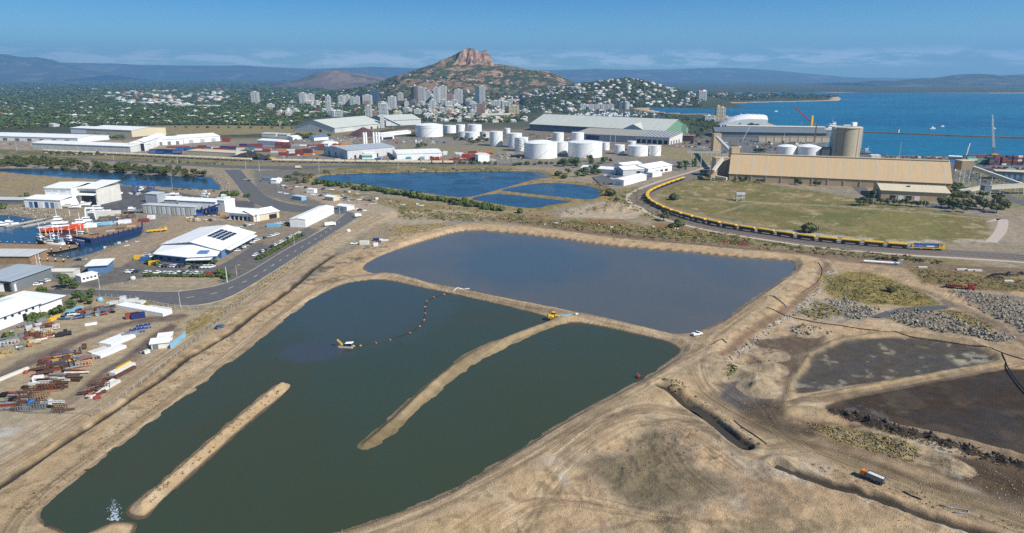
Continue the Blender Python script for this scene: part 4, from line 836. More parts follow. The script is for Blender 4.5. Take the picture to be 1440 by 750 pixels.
shed('store','low white lean-to store in front of the big blue grey shed','shed',515,224.5,530,223.5,15,8,1,'white','white_roof','mono',.5)
ws=shed('warehouse','white flat roofed warehouse with containers along its front above the blue pond','warehouse',558.5,226,622,224,62,9,2,'white','white_roof','x',.6,[('roller_door','f',.72,.78,0,5,'slate')])
shed('store','small white square store beside stacked red containers','shed',672.5,228.3,688.5,227.6,16,10,1.5,'white','white_roof','y',.4)
shed('store','long thin white roofed store right of the steel scrap heap','shed',536,192.5,578,188,18,5,1.5,'white','white_roof','x',.5)
shed('store','pale open fronted store near the biggest tank','shed',537,197,554,195.5,24,6,1,'white','white_roof','mono',.5,[('open_bay','f',.1,.9,0,4.5,'dark')])
shed('store','white cottage like store with blue roof among the container yard trees','shed',442,198,462,196.5,22,6,2.5,'white','blue_wall','x',.8)
shed('store','white gabled store left of the blue roofed store','shed',412,197,430,195.5,18,5,2,'white','white_roof','x',.8)
shed('store','arched white store with dark opening behind the grey shed','shed',462,207.5,476,205,14,6,3,'white','white_roof','y',.5,[('open_bay','f',.2,.8,0,5,'dark')])
shed('store','long white roofed store behind the stacked containers','shed',362,203,392,205,24,7,2,'white','white_roof','x',.5)
shed('store','grey roofed low store at the far side of the container yards','shed',368,192.5,388,193,20,6,1.5,'pale_grey','pale_grey','x',.5)
shed('store','sage roofed low store right of the grey roofed low store','shed',390,193.5,404,194,22,6,1.5,'pale_grey','sage_roof','x',.5)
# nickel port sheds in the middle
sd=shed('bulk_store','huge grey roofed bulk store with a green gable behind the white tanks','warehouse',745,183.5,934,194.5,110,14,19,'green_wall','sage_roof','x',1.2)
L=sd['L'];w1=MB();w1.box((0,-.02,0),(L,.16,13.8),M['slate']);w1.build('front_cladding',sd)
for k in range(46):w1=MB();w1.box((-L/2+3+k*L/46,-.14,8),(L/46*.6,.2,4.5),M['glass']);w1.build('window',sd)
m2=MB();m2.add([(L*.22,-1,14),(L*.36,-1,14),(L*.29,-1,24),(L*.29,34,26)],[(0,1,2),(0,2,3),(1,3,2)],M['sage_roof']);m2.build('roof_gablet',sd)
an=shed('lean_to_hall','drab lean-to hall with a dark doorway along the front of the bulk store','warehouse',808,196.5,893,201,62,11.5,6.5,'grey_metal','drab_roof','mono',1,[('roller_door','f',.2,.42,0,9.5,'navy')])
an2=shed('slatted_hall','hall with a slatted black and white roof at the right of the lean-to','warehouse',893.4,201,941,203.8,60,11.5,6.5,'off_white','slate','mono',1,[('roller_door','f',.04+.16*k,.15+.16*k,0,7,'dark')for k in range(6)]+[('roller_door','r',.1+.2*k,.2+.2*k,0,6,'slate')for k in range(4)])
L2=an2['L']
for k in range(10):m2=MB();xx=-L2/2+2+k*(L2-4)/9;m2.bar((xx,1,12.1),(xx,60,18.3),2.0,.3,M['pale_grey']);m2.build('skylight',an2)
tower_box('green_tower','plain green box tower right of the bulk store gable',959.5,190.5,11,11,21,'green_wall',0)
shed('brick_store','low brown brick store under the green box tower','shed',953,198.5,975,199.2,25,10,.8,'rust','tan_dark','x',.4)
shed('store','long cream roofed market shed between the tanks and the city','shed',678,165.5,716,165.5,60,7,3,'cream','cream','x',.8)
# white estate near the rail curve
shed('works_shed','largest white gabled works shed inside the curve of the railway','shed',911,246.5,944.5,240.5,30,7.5,3,'white','white_roof','x',.8,[('window','f',.3+.2*k,.42+.2*k,1,4,'glass')for k in range(3)])
shed('works_shed','white works office with a dark blue doorway left of the largest works shed','shed',876,247.5,910,246,24,7,2.5,'pale_grey','white_roof','x',.6,[('roller_door','f',.55,.72,0,5,'dark'),('window','f',.74,.9,.5,4.5,'blue_wall')])
shed('works_shed','small white gabled shed behind the works office','shed',876,239.5,902,236.5,16,6,2,'white','white_roof','x',.8)
shed('works_shed','long white roofed shed among trees left of the works office','shed',817,241.5,866,245,18,5,2,'white','white_roof','x',.8)
shed('works_shed','plain white box store between the works shed and the rail curve','shed',917.5,249.8,930.5,247.5,9,5,.3,'white','white_roof','flat')
sc=shed('storage_shed','long white ribbed shed on the dark yard nearest the rail curve','shed',877,261.8,909,253.5,14,6,1,'white','white_roof','x',.5,[('roller_door','l',.2,.7,0,4,'pale_grey')])
strip('sealed_yard','833,250 856,244 880,246 915,251','845,262 860,259 872,261 905,256',M['asphalt'],.06)
# ------------------------------------------------------------------ tanks
def tank(u,v,w,h,label,dome=1,m='white',stair=True,band=False):
    x,y=G(u,v);k=px_at((x,y));r=w*k/2;H=h*k/CP;y+=r*.98;x*=y/(y-r*.98);z=gz(x,y);o=empty('storage_tank',(x,y,z),0,label,'tank');b=MB()
    b.lathe((0,0,0),[(r,-.2),(r,H)],M[m],48);s=b.build('shell',o,True);rf=MB();rf.lathe((0,0,0),[(r+.25,H-.15),(r+.25,H+.2),(r*.96,H+.25),(r*.55,H+.25+dome*r*.085),(.01,H+.25+dome*r*.13)],M['white_roof' if m=='white' else 'pale_grey'],48);rf.build('roof',o,True)
    kb=MB();kb.lathe((0,0,0),[(r+1.2,-.1),(r+1.2,.5),(r+.02,.5)],M['tan_dark'],40);kb.build('foundation',o)
    if stair:
        st=MB();n=14;a0=-1.9
        for i in range(n):
            a1,a2=a0+1.2*i/n,a0+1.2*(i+1)/n;st.bar(((r+.6)*math.cos(a1),(r+.6)*math.sin(a1),H*i/n),((r+.6)*math.cos(a2),(r+.6)*math.sin(a2),H*(i+1)/n),.9,.25,M['pale_grey'])
        st.build('stair',o)
        rl=MB()
        for i in range(40):
            a1,a2=2*math.pi*i/40,2*math.pi*(i+1)/40;rl.bar(((r+.1)*math.cos(a1),(r+.1)*math.sin(a1),H+1.2),((r+.1)*math.cos(a2),(r+.1)*math.sin(a2),H+1.2),.12,.12,M['pale_grey'])
        rl.build('guard_rail',o)
    if band:bd=MB();bd.lathe((0,0,0),[(r+.08,H*.78),(r+.3,H*.80),(r+.08,H*.82)],M['pale_grey'],48);bd.build('wind_girder',o)
    return o
for t in((604,193.5,39,15.5,'big white tank furthest left in the tank farm, right of the grain stores',1,'white',True,True),(633,187.8,17,10,'white tank just right of the big furthest left tank',.4),(648,186,12.5,9.5,'narrow white tank in the back row behind the low grey tank',.4),(667.5,186.3,20,9.5,'wide white tank at the back beside the thin white pipe store',.4),
          (651,195,14,8.5,'low grey tank in front of the narrow back row tank',.6,'pale_grey'),(664.5,198,21,10.5,'white tank with a crossing pipe right of the low grey tank',.5),(681.5,194.5,14,8,'pale grey tank half hidden by trees and a diagonal pipe',.5,'pale_grey'),(698,206,18,19,'tall white tank with a diagonal stair on its shadow side',.4),(724,208,20,18.5,'tall white tank behind the tank wrapped in zigzag stairs',.4),
          (733,213.2,19.5,18,'tall white tank wrapped in zigzag steel stairs',.3),(760.2,224.3,47.6,20.5,'very wide domed white tank at the front left of the tank farm',1.2),(785.3,200.5,15,12.5,'white tank standing behind the two very wide front tanks',.3),(812.2,200,17.6,12,'white tank in front of the drab lean-to hall doorway',.3),(788,217,22,15.5,'white tank squeezed between the two very wide front tanks',.5),
          (822.3,223,49,20,'very wide flatter white tank at the front right of the pair',.6),(851,211.8,12,10,'white tank peeping out right of the very wide flatter tank',.3),(871,217.3,14.4,12,'small white tank near two tall masts right of the wide pair',.3),(888,211.5,12,11.5,'small white tank behind the wide low tank in the right group',.3),(896.5,220.6,28.8,13.5,'wide low white tank in the right group by the rail yard',.6),(920,220,18,13.5,'rightmost white tank of the tank farm with a brownish shaded side',.3),
          (713.5,188.5,8,7,'tiny white tank at the back above the zigzag stair tank',.2)):
    tank(*t)
zs=G(733,213.2);kz=px_at(zs);
ff=MB();r=19.5*kz/2;H=18*kz
for i in range(5):
    for j in range(4):a1,a2=-2.2+j*.32,-2.2+(j+1)*.32;zz=H*i/5;ff.bar((r*1.06*math.cos(a1),r*1.06*math.sin(a1),zz+(j%2)*H/5),(r*1.06*math.cos(a2),r*1.06*math.sin(a2),zz+((j+1)%2)*H/5),.5,.3,M['pale_grey'])
o=ff.build('zigzag_stair');o.location=(zs[0]*(zs[1]+r)/zs[1],zs[1]+r*.98,0);tag(o,'zigzag steel stair frame on the shadow side of a tall white tank','stair frame')
for u,v in((512,203.6),(515.3,203.4),(525.8,203),(529.6,203),(533.2,202.8)):
    x,y=G(u,v);o=empty('cement_silo',(x,y,0),0,'slim white cement silo behind the big blue grey shed','silo','slim white silos behind the blue grey shed');b=MB();b.lathe((0,0,0),[(1.9,0),(1.9,20.5)],M['white'],14);b.build('barrel',o,True);c=MB();c.lathe((0,0,0),[(1.95,20.4),(.6,21.6),(.01,21.7)],M['pale_grey'],14);c.build('cap',o,True)
for u,v,w,h,lb in((1105,225,27,17,'white domed tank left of the pair behind the sugar shed ridge'),(1136.5,226.5,34,18,'white domed tank right of the pair beside the concrete silo')):tank(u,v,w,h,lb,1.5,'white',False)
shed('switch_house','black clad block between the white domed tank and the concrete silo','shed',1154,227,1165,227.5,20,18,.3,'slate','dark','flat')
# ------------------------------------------------------------------ waterfront
shed('wharf_shed','very long low grey roofed wharf shed across the harbour','warehouse',1006,192.5,1162,195,75,10,6,'slate','slate','x',2)
for k in range(9):
    u=1066.5+k*11.2;shed('ore_bin','yellow cream storage bin in the row along the wharf','bin',u,200.2,u+10,200.4,14,9.5,.4,'cream','tan_dark','flat',group='cream bins in the wharf row')
shed('wharf_deck_shed','thin cream roofed lean-to behind the long wharf shed','shed',1022,184.5,1160,187,16,11,1,'cream','off_white','mono',.5)
shed('ferry_shed','low white roofed shed just above the sugar shed roof by the sea','shed',1225,224.8,1238,225.1,12,6,.5,'white','white_roof','flat')
shed('port_office','cream two storey port office above the right end of the sugar shed','building',1333,229.5,1352,230.5,14,9,.6,'cream','white_roof','flat',doors=rowdoors('window',7,1.2,3,'glass')+rowdoors('window',7,5,7,'glass'))
shed('port_store','white drum fronted store with a blue roof at the right end of the sugar shed','shed',1328,240.5,1343,241.5,18,12,.6,'white','blue','mono',.3)
shed('canopy','long thin cream canopy roof over the parked vehicles at right','canopy',1399,252.5,1470,256,14,9.5,.4,'tan_dark','cream','mono',.8,rowdoors('open_bay',8,0,7.5,'sky_blue',fill=.6))
def hall():
    (cx,cy),a,L=fr(1013,178.5,1079,179.5);o=empty('entertainment_hall',(cx,cy,0),a,'white shell roofed entertainment hall on the headland by the sea','hall');D,n=70,16;mb=MB();pr=[0.02,.18,.34,.5,.63,.74,.83,.90,.95,.98,1.0,1.0,.99,.985,.98,.975,.93];vs=[]
    for y in(0,D*.35,D):
        for i in range(n+1):vs.append((-L/2+L*i/n,y,2+pr[i]*(25 if y else 17)))
    fs=[(j*(n+1)+i,j*(n+1)+i+1,(j+1)*(n+1)+i+1,(j+1)*(n+1)+i)for j in range(2)for i in range(n)];mb.add(vs,fs,M['white_roof']);mb.build('shell_roof',o)
    w=MB()
    for i in range(n):w.face([vs[i][:2]+(0,),vs[i+1][:2]+(0,),vs[i+1],vs[i]],M['white'])
    w.face([(L/2,0,0),(L/2,D,0),(L/2,D,2+23),(L/2,D*.35,2+23),(L/2,0,17.8)],M['white']);w.build('wall',o)
    for k in range(8):d=MB();xx=-L/2+6+k*5.5;d.box((xx,-.3,0),(2.6,.5,2+min(pr[1]*17,5)),M['glass']);d.build('window',o)
    for k in range(4):v=MB();v.box((-5+k*14,D*.5,26),(3,3,3.5),M['off_white']);v.build('roof_vent',o)
hall()
# ------------------------------------------------------------------ boatyard, marina and the office on the left
M['hull_orange']=mat('hull_orange',(.60,.075,.02),.5,.15,2)
def boat_hall():
    (cx,cy),a,L=fr(35.5,291.6,86.5,293.6);o=empty('boat_building_hall',(cx,cy,0),a,'big white boat building hall with a row of dark doors beside the marina','hall');w,r=M['white'],M['white_roof']
    x=L/2;b=MB();b.box((0,7,-.2),(L,14,7.6),w);b.box((5,33,-.2),(L-10,38,16.2),w);b.box((x+10,36,-.2),(20,30,15.2),M['off_white']);b.build('wall',o)
    rf=MB();slab(rf,[(-x-.5,-.6,7.5),(x+.5,-.6,7.5),(x+.5,14,9.2),(-x-.5,14,9.2)],.3,r);slab(rf,[(-x+9.4,13.2,16),(x+.6,13.2,16),(x+.6,33,18.4),(-x+9.4,33,18.4)],.3,r);slab(rf,[(-x+9.4,53,16),(x+.6,53,16),(x+.6,33,18.4),(-x+9.4,33,18.4)],.3,r);slab(rf,[(x+.6,20,15.2),(x+21,20,15.2),(x+21,52,18.6),(x+.6,52,18.6)],.3,r);rf.build('roof',o)
    for k,(f,mm)in enumerate(((.18,'blue_wall'),(.32,'navy'),(.47,'white'),(.62,'blue_wall'),(.77,'blue_wall'),(.9,'off_white'))):d=MB();d.box((-x+f*L,-.08,0),(L*.09,.2,5.4),M[mm]);d.build('roller_door',o)
    for k,f in enumerate((.16,.42,.7)):d=MB();d.box((-x+10+f*(L-10),13.95,12.6),(6,.2,1.9),M['pale_grey']);d.build('window',o)
    d=MB();d.box((x+11,20.9,.2),(15,.4,9.5),M['dark']);d.build('open_bay',o);d=MB();slab(d,[(x+2,17,9.4),(x+20,17,9.4),(x+20,20.9,10.6),(x+2,20.9,10.6)],.3,r);d.build('awning',o);d=MB();d.box((x+11,20.9,11.2),(17,.3,1.6),M['glass']);d.build('window',o)
boat_hall()
shed('boat_shelter','low grey roofed shelter left of the boat building hall','shed',-20,287,33,287.5,10,4,.6,'slate','pale_grey','mono',.8)
def travel_lift():
    x,y=G(200,273);o=empty('boat_hoist',(x,y,gz(x,y)),0,'blue travelling boat hoist frame holding a white motor boat','boat hoist');s=8.2;H=10
    for sx_ in(-s,s):
        for yy in(0,9):l=MB();l.box((sx_,yy,1),(1.0,1.0,H-1),M['blue']);l.build('leg',o);w=MB();w.tube((sx_-.5,yy,.8),(sx_+.5,yy,.8),.85,M['tyre'],n=12);w.build('wheel',o)
        b=MB();b.bar((sx_,-.8,H),(sx_,9.8,H),1.1,1.2,M['blue']);b.build('side_beam',o);b=MB();b.bar((sx_,0,1.6),(sx_,9,1.6),.7,.8,M['blue']);b.build('sill_beam',o)
    b=MB();b.bar((-s,9,H+.2),(s,9,H+.2),1.0,1.2,M['blue']);b.build('cross_beam',o)
    for yy in(2,7):b=MB();b.tube((-4.2,yy,2.2),(-s,yy,H),.12,M['dark']);b.tube((4.2,yy,2.2),(s,yy,H),.12,M['dark']);b.build('sling',o)
travel_lift()
def hull(mb,L,B,H,m,n=9,stern=.85,sheer=.25,z0=0.0):
    sec=[]
    for i in range(n+1):
        t=i/n;w=B/2*(stern+(1-stern)*min(1,t*4))*(1-max(0,(t-.45)/.55)**2.2);x=-L/2+L*t;top=H*(1+sheer*t*t)
        w=max(w,.03);sec.append([(x,-w,z0+top),(x,-w*.92,z0+top*.45),(x-L*.03*t,-w*.35,z0),(x-L*.03*t,w*.35,z0),(x,w*.92,z0+top*.45),(x,w,z0+top)])
    vs=[p for s in sec for p in s];fs=[]
    for i in range(n):
        for k in range(5):fs.append((i*6+k,i*6+k+1,(i+1)*6+k+1,(i+1)*6+k))
        fs.append((i*6+5,i*6,(i+1)*6,(i+1)*6+5))
    fs.append(tuple(range(6)));mb.add(vs,fs,m)
def boat(u,v,L,ang,label,hullm='white',kind='cruiser',zz=None,deckm='off_white',mast=0,group=None,name='motor_boat',cat='boat',xy=None):
    x,y=xy or G(u,v);z=gz(x,y)if zz is None else zz;o=empty(name,(x,y,z),R(ang),label,cat,group);B=L*.29;H=L*.11+.5
    b=MB();hull(b,L,B,H,M[hullm]);b.build('hull',o)
    if kind!='yacht':
        c=MB();c.box((L*.02,0,H),(L*.46,B*.72,L*.10+.5),M['white'],0,.9);cab=c.build('cabin',o);w=MB();w.box((L*.02,0,H+L*.045+.15),(L*.47,B*.735,L*.035+.2),M['glass'],0,.95);w.build('window',cab)
        f=MB();f.box((-L*.05,0,H+L*.10+.5),(L*.26,B*.6,L*.05+.35),M['white'],0,.85);f.build('flybridge',o)
        d=MB();d.box((-L*.34,0,H*.98),(L*.26,B*.66,.12),M['timber']);d.build('deck',o)
    else:
        c=MB();c.box((0,0,H),(L*.4,B*.5,.7),M['white'],0,.85);c.build('cabin',o)
    if mast:m_=MB();m_.tube((L*.05,0,H),(L*.05,0,H+mast),.13,M['silver'],.07,6);m_.tube((L*.05,0,H+1.6),(-L*.4,0,H+1.7),.12,M['silver'],n=6);m_.build('mast',o)
    return o
def ship(u,v,L,ang,label,hm,houses,zz=-1.0,name='work_ship',masts=((.1,9),),H=3.2,B=None):
    """houses: (x fraction, length, width fraction, height, material)"""
    x,y=G(u,v);o=empty(name,(x,y,zz),R(ang),label,'ship');B=B or L*.24;b=MB();hull(b,L,B,H,M[hm],12,.92,.35,-.4);b.build('hull',o);rb=MB();rb.bar((-L*.48,-B*.45,H),(L*.2,-B*.5,H+.4),.25,.5,M['white']);rb.build('bulwark',o)
    z=H-.3
    for fx,l,wf,h,mm in houses:
        c=MB();c.box((fx*L,0,z),(l,B*wf,h),M[mm],0,.97);q=c.build('deckhouse',o);w=MB();w.box((fx*L,0,z+h*.5),(l*1.0+.1,B*wf+.1,h*.25),M['glass'],0,.985);w.build('window',q);z+=h
    for fx,h in masts:m_=MB();m_.tube((fx*L,0,z),(fx*L,0,z+h),.22,M['white'],.1,6);m_.bar((fx*L,-1.6,z+h*.6),(fx*L,1.6,z+h*.6),.15,.15,M['white']);m_.build('mast',o)
    return o
boat(200,271,10.5,95,'white motor boat hanging in the slings of the blue hoist',zz=gz(*G(200,271))+2.2)
for t in((167,273.5,11,150,'white flybridge boat on the hardstand left of the blue hoist','white','cruiser'),(158,276,8,140,'small white boat on stands with a blue cover left of the flybridge boat','white','cruiser'),(150,277,8,160,'grey white boat on stands furthest left of the blue hoist','off_white','cruiser'),
          (224,277,11,20,'dark topped white boat on stands right of the blue hoist','white','cruiser'),(232,280,10,30,'white boat on stands in front of the dark topped boat','white','cruiser'),(288,275,11,165,'white cruiser on stands nearest the creek end','white','cruiser'),(286,278.5,10,170,'second white cruiser on stands below the one nearest the creek end','white','cruiser'),(315,281,12,10,'white catamaran like boat on the grass beside the road','white','cruiser'),(243,276,12,15,'white yacht on stands with a tall leaning mast','white','yacht',17),(139,285,13,20,'white yacht on stands right of the boat building hall with tall mast','white','yacht',17),
          (96,293,10,10,'white fishing boat on the slip in front of the open hall','off_white','cruiser'),(106,294,10,15,'low white launch beside the fishing boat on the slip','white','cruiser'),(118,291,11,30,'white game boat parked right of the low launch','white','cruiser'),(131,288,12,35,'big white cruiser parked below the leaning yacht','white','cruiser'),(186,300.5,14,15,'dark hulled trawler with a rust cabin stored on the quay','slate','cruiser')):
    boat(t[0],t[1],t[2],t[3],t[4],t[5],t[6],gz(*G(t[0],t[1]))+.9,mast=t[7]if len(t)>7 else 0,name='sailing_yacht' if t[6]=='yacht' else 'motor_boat')
    st=MB();x,y=G(t[0],t[1]);a=R(t[3]);
    for fx in(-.25,.2):st.box((x+math.cos(a)*fx*t[2],y+math.sin(a)*fx*t[2],gz(x,y)),(.5,t[2]*.2,1.1),M['steel'],a)
    st.bar((x+math.cos(a)*-.3*t[2],y+math.sin(a)*-.3*t[2],gz(x,y)+.2),(x+math.cos(a)*.25*t[2],y+math.sin(a)*.25*t[2],gz(x,y)+.2),.3,.25,M['steel']);o=st.build('boat_cradle');tag(o,' '.join(('steel cradle under the '+t[4]).split()[:16]),'cradle')
boat(13,315.5,13,25,'white sport fishing boat moored at the finger pontoon',zz=-1.3,mast=6);boat(2,316.5,11,25,'white cruiser cut by the left edge of the picture',zz=-1.3)
# finger pontoons and piers
def pontoon(label,a,b,w,m='concrete',z=-.5,name='pontoon',piles=4,pm='white'):
    A,B=Vector((*G(*a),z)),Vector((*G(*b),z));o=empty(name,A,0,label,'pontoon' if name=='pontoon' else 'pier');d=B-A;mb=MB();mb.bar((0,0,0),d,w,.9,M[m]);mb.build('deck',o);n=Vector((-d.y,d.x,0)).normalized()*(w/2+.4)
    for k in range(piles):
        p=d*((k+.5)/piles);pl=MB();pl.tube((p.x-n.x*-1,p.y-n.y*-1,-4),(p.x+n.x,p.y+n.y,2.0),.42,M['dark'],n=8);pl.tube((p.x+n.x,p.y+n.y,2.0),(p.x+n.x,p.y+n.y,2.5),.44,M[pm],.1,8);pl.build('pile',o)
    return o
pontoon('pale finger pontoon nearest the boat hall, with the fishing boat',(7,318),(78,303.5),2.6);pontoon('second pale finger pontoon below the one nearest the boat hall',(30,318.5),(86,306.5),3.0);pontoon('short grey pontoon beside the red hulled ship',(52,320),(78,315),2.4,'pale_grey',piles=3)
def pier(label,pl,pr,m,z,name='timber_pier'):
    o=empty(name,(*G(*pl[0]),0),0,label,'pier');ox,oy=G(*pl[0]);poly=[(p[0]-ox,p[1]-oy)for p in[G(*q)for q in pl]+[G(*q)for q in pr[::-1]]];mb=MB();mb.prism(poly,z-.9,z,M[m]);mb.build('deck',o)
    for side in(pl,pr):
        ps=path_pts([G(*q)for q in side],5.5)
        for(x,y),t in ps:b=MB();b.tube((x-ox,y-oy,-4),(x-ox,y-oy,z+1.1),.38,M['dark'],n=7);b.tube((x-ox,y-oy,z+1.1),(x-ox,y-oy,z+1.6),.40,M['yellow' if side is pl else 'white'],.2,7);b.build('pile',o)
    return o
pier('long brown timber pier with bollards in the lower part of the harbour',[(-30,343),(50,345.5),(108,346)],[(-30,357),(40,357),(80,354),(110,347.5)],'timber',.9)
pier('lower brown timber landing under the long pier by the quay',[(40,359),(96,364.5)],[(34,366),(90,369)],'timber',.5)
ship(89,324,28,22,'orange red hulled rescue ship with a white bridge in the harbour','hull_orange',((-.05,11,.8,3.2,'white'),(-.1,6.5,.7,2.8,'white'),(-.1,4,.5,2,'white')),masts=((-.1,7),(.22,5)),H=4.6)
ship(114,321,22,22,'white hulled tug just right of the orange red ship','white',((-.05,9,.75,3,'white'),(-.02,5,.6,2.4,'white')),masts=((0,6),))
ship(61,341,20,150,'grey white trawler moored at the left of the boat cluster','slate',((.15,6,.6,2.2,'white'),(.17,3.4,.45,1.8,'off_white'),(-.25,3,.4,1,'yellow')),masts=((.1,7),(-.3,6)))
ship(80,339.5,19,155,'blue hulled trawler with many masts in the middle of the boat cluster','sky_blue',((.18,5,.6,2.2,'white'),(.2,3,.45,1.8,'pale_grey'),(-.2,3,.5,.9,'timber')),masts=((.1,8),(-.2,7),(-.4,5)))
ship(103,342.5,18,160,'dark hulled fishing boat with a white wheelhouse next to the pier','navy',((.16,5,.6,2.2,'white'),(.18,3,.45,1.7,'white'),(-.2,4,.5,.8,'orange')),masts=((.1,6),(-.3,6)))
ship(76,345.5,16,170,'white fishing boat tucked against the upper edge of the pier','white',((.14,4.5,.6,2.0,'off_white'),(-.2,4,.6,.8,'slate')),masts=((.1,6),(-.3,5)))
ship(118,333,17,165,'green hulled fishing boat with a yellow winch beside the blue barge','dark_green',((.14,4.5,.6,2.2,'white'),(-.2,2.5,.5,1.2,'yellow')),masts=((.1,7),(-.25,6)))
ship(133,317.5,26,20,'blue white supply boat with a white gantry frame behind the barge','sky_blue',((-.2,8,.8,3,'white'),(-.2,5,.6,2.5,'white')),masts=((-.2,6),))
ship(139,300.5,20,15,'white crew boat with dark windows lying below the big cruiser','white',((-.05,10,.8,2.6,'white'),(-.05,6,.7,2.4,'white')),zz=.3,masts=((0,4),),H=2.4)
def aframe():
    x,y=G(128,309.5);o=empty('lifting_gantry',(x,y,0),.3,'white steel lifting frame standing over the supply boat','frame')
    for s in(-4,4):l=MB();l.bar((s,0,0),(s*.7,0,10),.9,.9,M['white']);l.bar((s,5,0),(s*.7,2,10),.9,.9,M['white']);l.build('leg',o)
    t=MB();t.bar((-3.2,1,10),(3.2,1,10),1.2,1.4,M['white']);t.build('cross_beam',o)
aframe()
def barge():
    p=[G(103,336.5),G(175,319),G(201,315),G(201,322.5),G(128,341)];ox,oy=p[0];q=[(a-ox,b-oy)for a,b in p];o=empty('floating_barge',(ox,oy,-1),0,'long blue sided barge with a rusty brown deck at the quay','barge');b=MB();b.prism(q,-.5,3.2,M['navy']);b.build('hull',o);c=Vector((sum(a for a,_ in q)/5,sum(a for _,a in q)/5));d=MB();d.prism([(c.x+(a-c.x)*.96,c.y+(bb-c.y)*.93)for a,bb in q],3.2,3.35,M['timber']);d.build('deck',o)
    for i,(fa,m_)in enumerate(((.2,'rust'),(.45,'concrete'),(.62,'rust'),(.8,'tan'))):e=MB();A=Vector(q[0]).lerp(Vector(q[4]),.5);B_=Vector(q[2]).lerp(Vector(q[3]),.5);pt=A.lerp(B_,fa);e.box((pt.x,pt.y,3.35),(6,3,.5),M[m_],.5);e.build('deck_plate',o)
    for k in range(10):A=Vector(q[4]).lerp(Vector(q[3]),(k+.4)/10.4);e=MB();e.box((A.x,A.y,1.2),(.7,.7,3.2),M['tyre'],.5);e.build('fender',o)
barge()
# sheds and yards round the slipway
def crate_shed():
    o=shed('stacked_pod_shed','long row of tall grey ribbed shipping pods beside the boatyard','shed',201,300.6,275,304.3,9,7.6,.3,'grey_metal','pale_grey','flat');L=o['L']
    for k in range(11):m2=MB();m2.box((-L/2+(k+.5)*L/11,-.15,.3),(L/11*.62,.3,6.6),M['pale_grey' if k%3 else 'concrete']);m2.build('pod_door',o)
crate_shed()
shed('work_shed','small grey ribbed shed below the blue boat hoist','shed',205,284.5,222,285.5,10,8,.5,'grey_metal','pale_grey','mono',.4)
shed('work_shed','white roofed workshop left half behind the grey pods','shed',232,290,250,290.5,16,6,1.5,'grey_metal','white_roof','x',.6)
shed('work_shed','long white roofed workshop behind the right end of the grey pods','shed',251,292,304,294.5,16,6.5,1.2,'white','white_roof','x',.6)
shed('work_shed','tall narrow white workshop right of the blue steel machinery','shed',307,297.5,317,298.5,12,10,.5,'white','white_roof','flat')
shed('work_shed','white workshop with wide roof right of the tall narrow one','shed',323,309,362,312,20,6,2.2,'white','white_roof','x',1.0,rowdoors('open_bay',6,.2,3.6,'dark',fill=.6))
shed('work_shed','white roofed workshop with a tan base at the road end of the yard','shed',357,312.5,393,306,22,5.5,2.2,'cream','white_roof','x',.8,[('open_bay','f',.6,.9,.2,4,'dark')])
def machinery():
    x,y=G(291,303.5);o=empty('blue_gantry_crane',(x,y,gz(x,y)),.1,'dark blue steel crane machinery lying folded behind the marine office','crane')
    b=MB()
    for k in range(6):b.bar((-9+k*3,0,.5),(-9+k*3+1.5,4,8-k%3),.8,.8,M['navy']);b.bar((-9+k*3,4,.5),(-7+k*3,0,6+k%2),.6,.6,M['navy'])
    b.bar((-10,0,4),(10,0,7),1.4,1.6,M['navy']);b.bar((-10,4,2),(10,4,9),1.2,1.4,M['navy']);b.build('boom',o);c=MB();c.box((5,2,0),(6,5,4),M['navy']);c.build('carriage',o);w=MB();w.box((-6,2,0),(5,5,2.6),M['blue']);w.build('winch_house',o)
machinery()
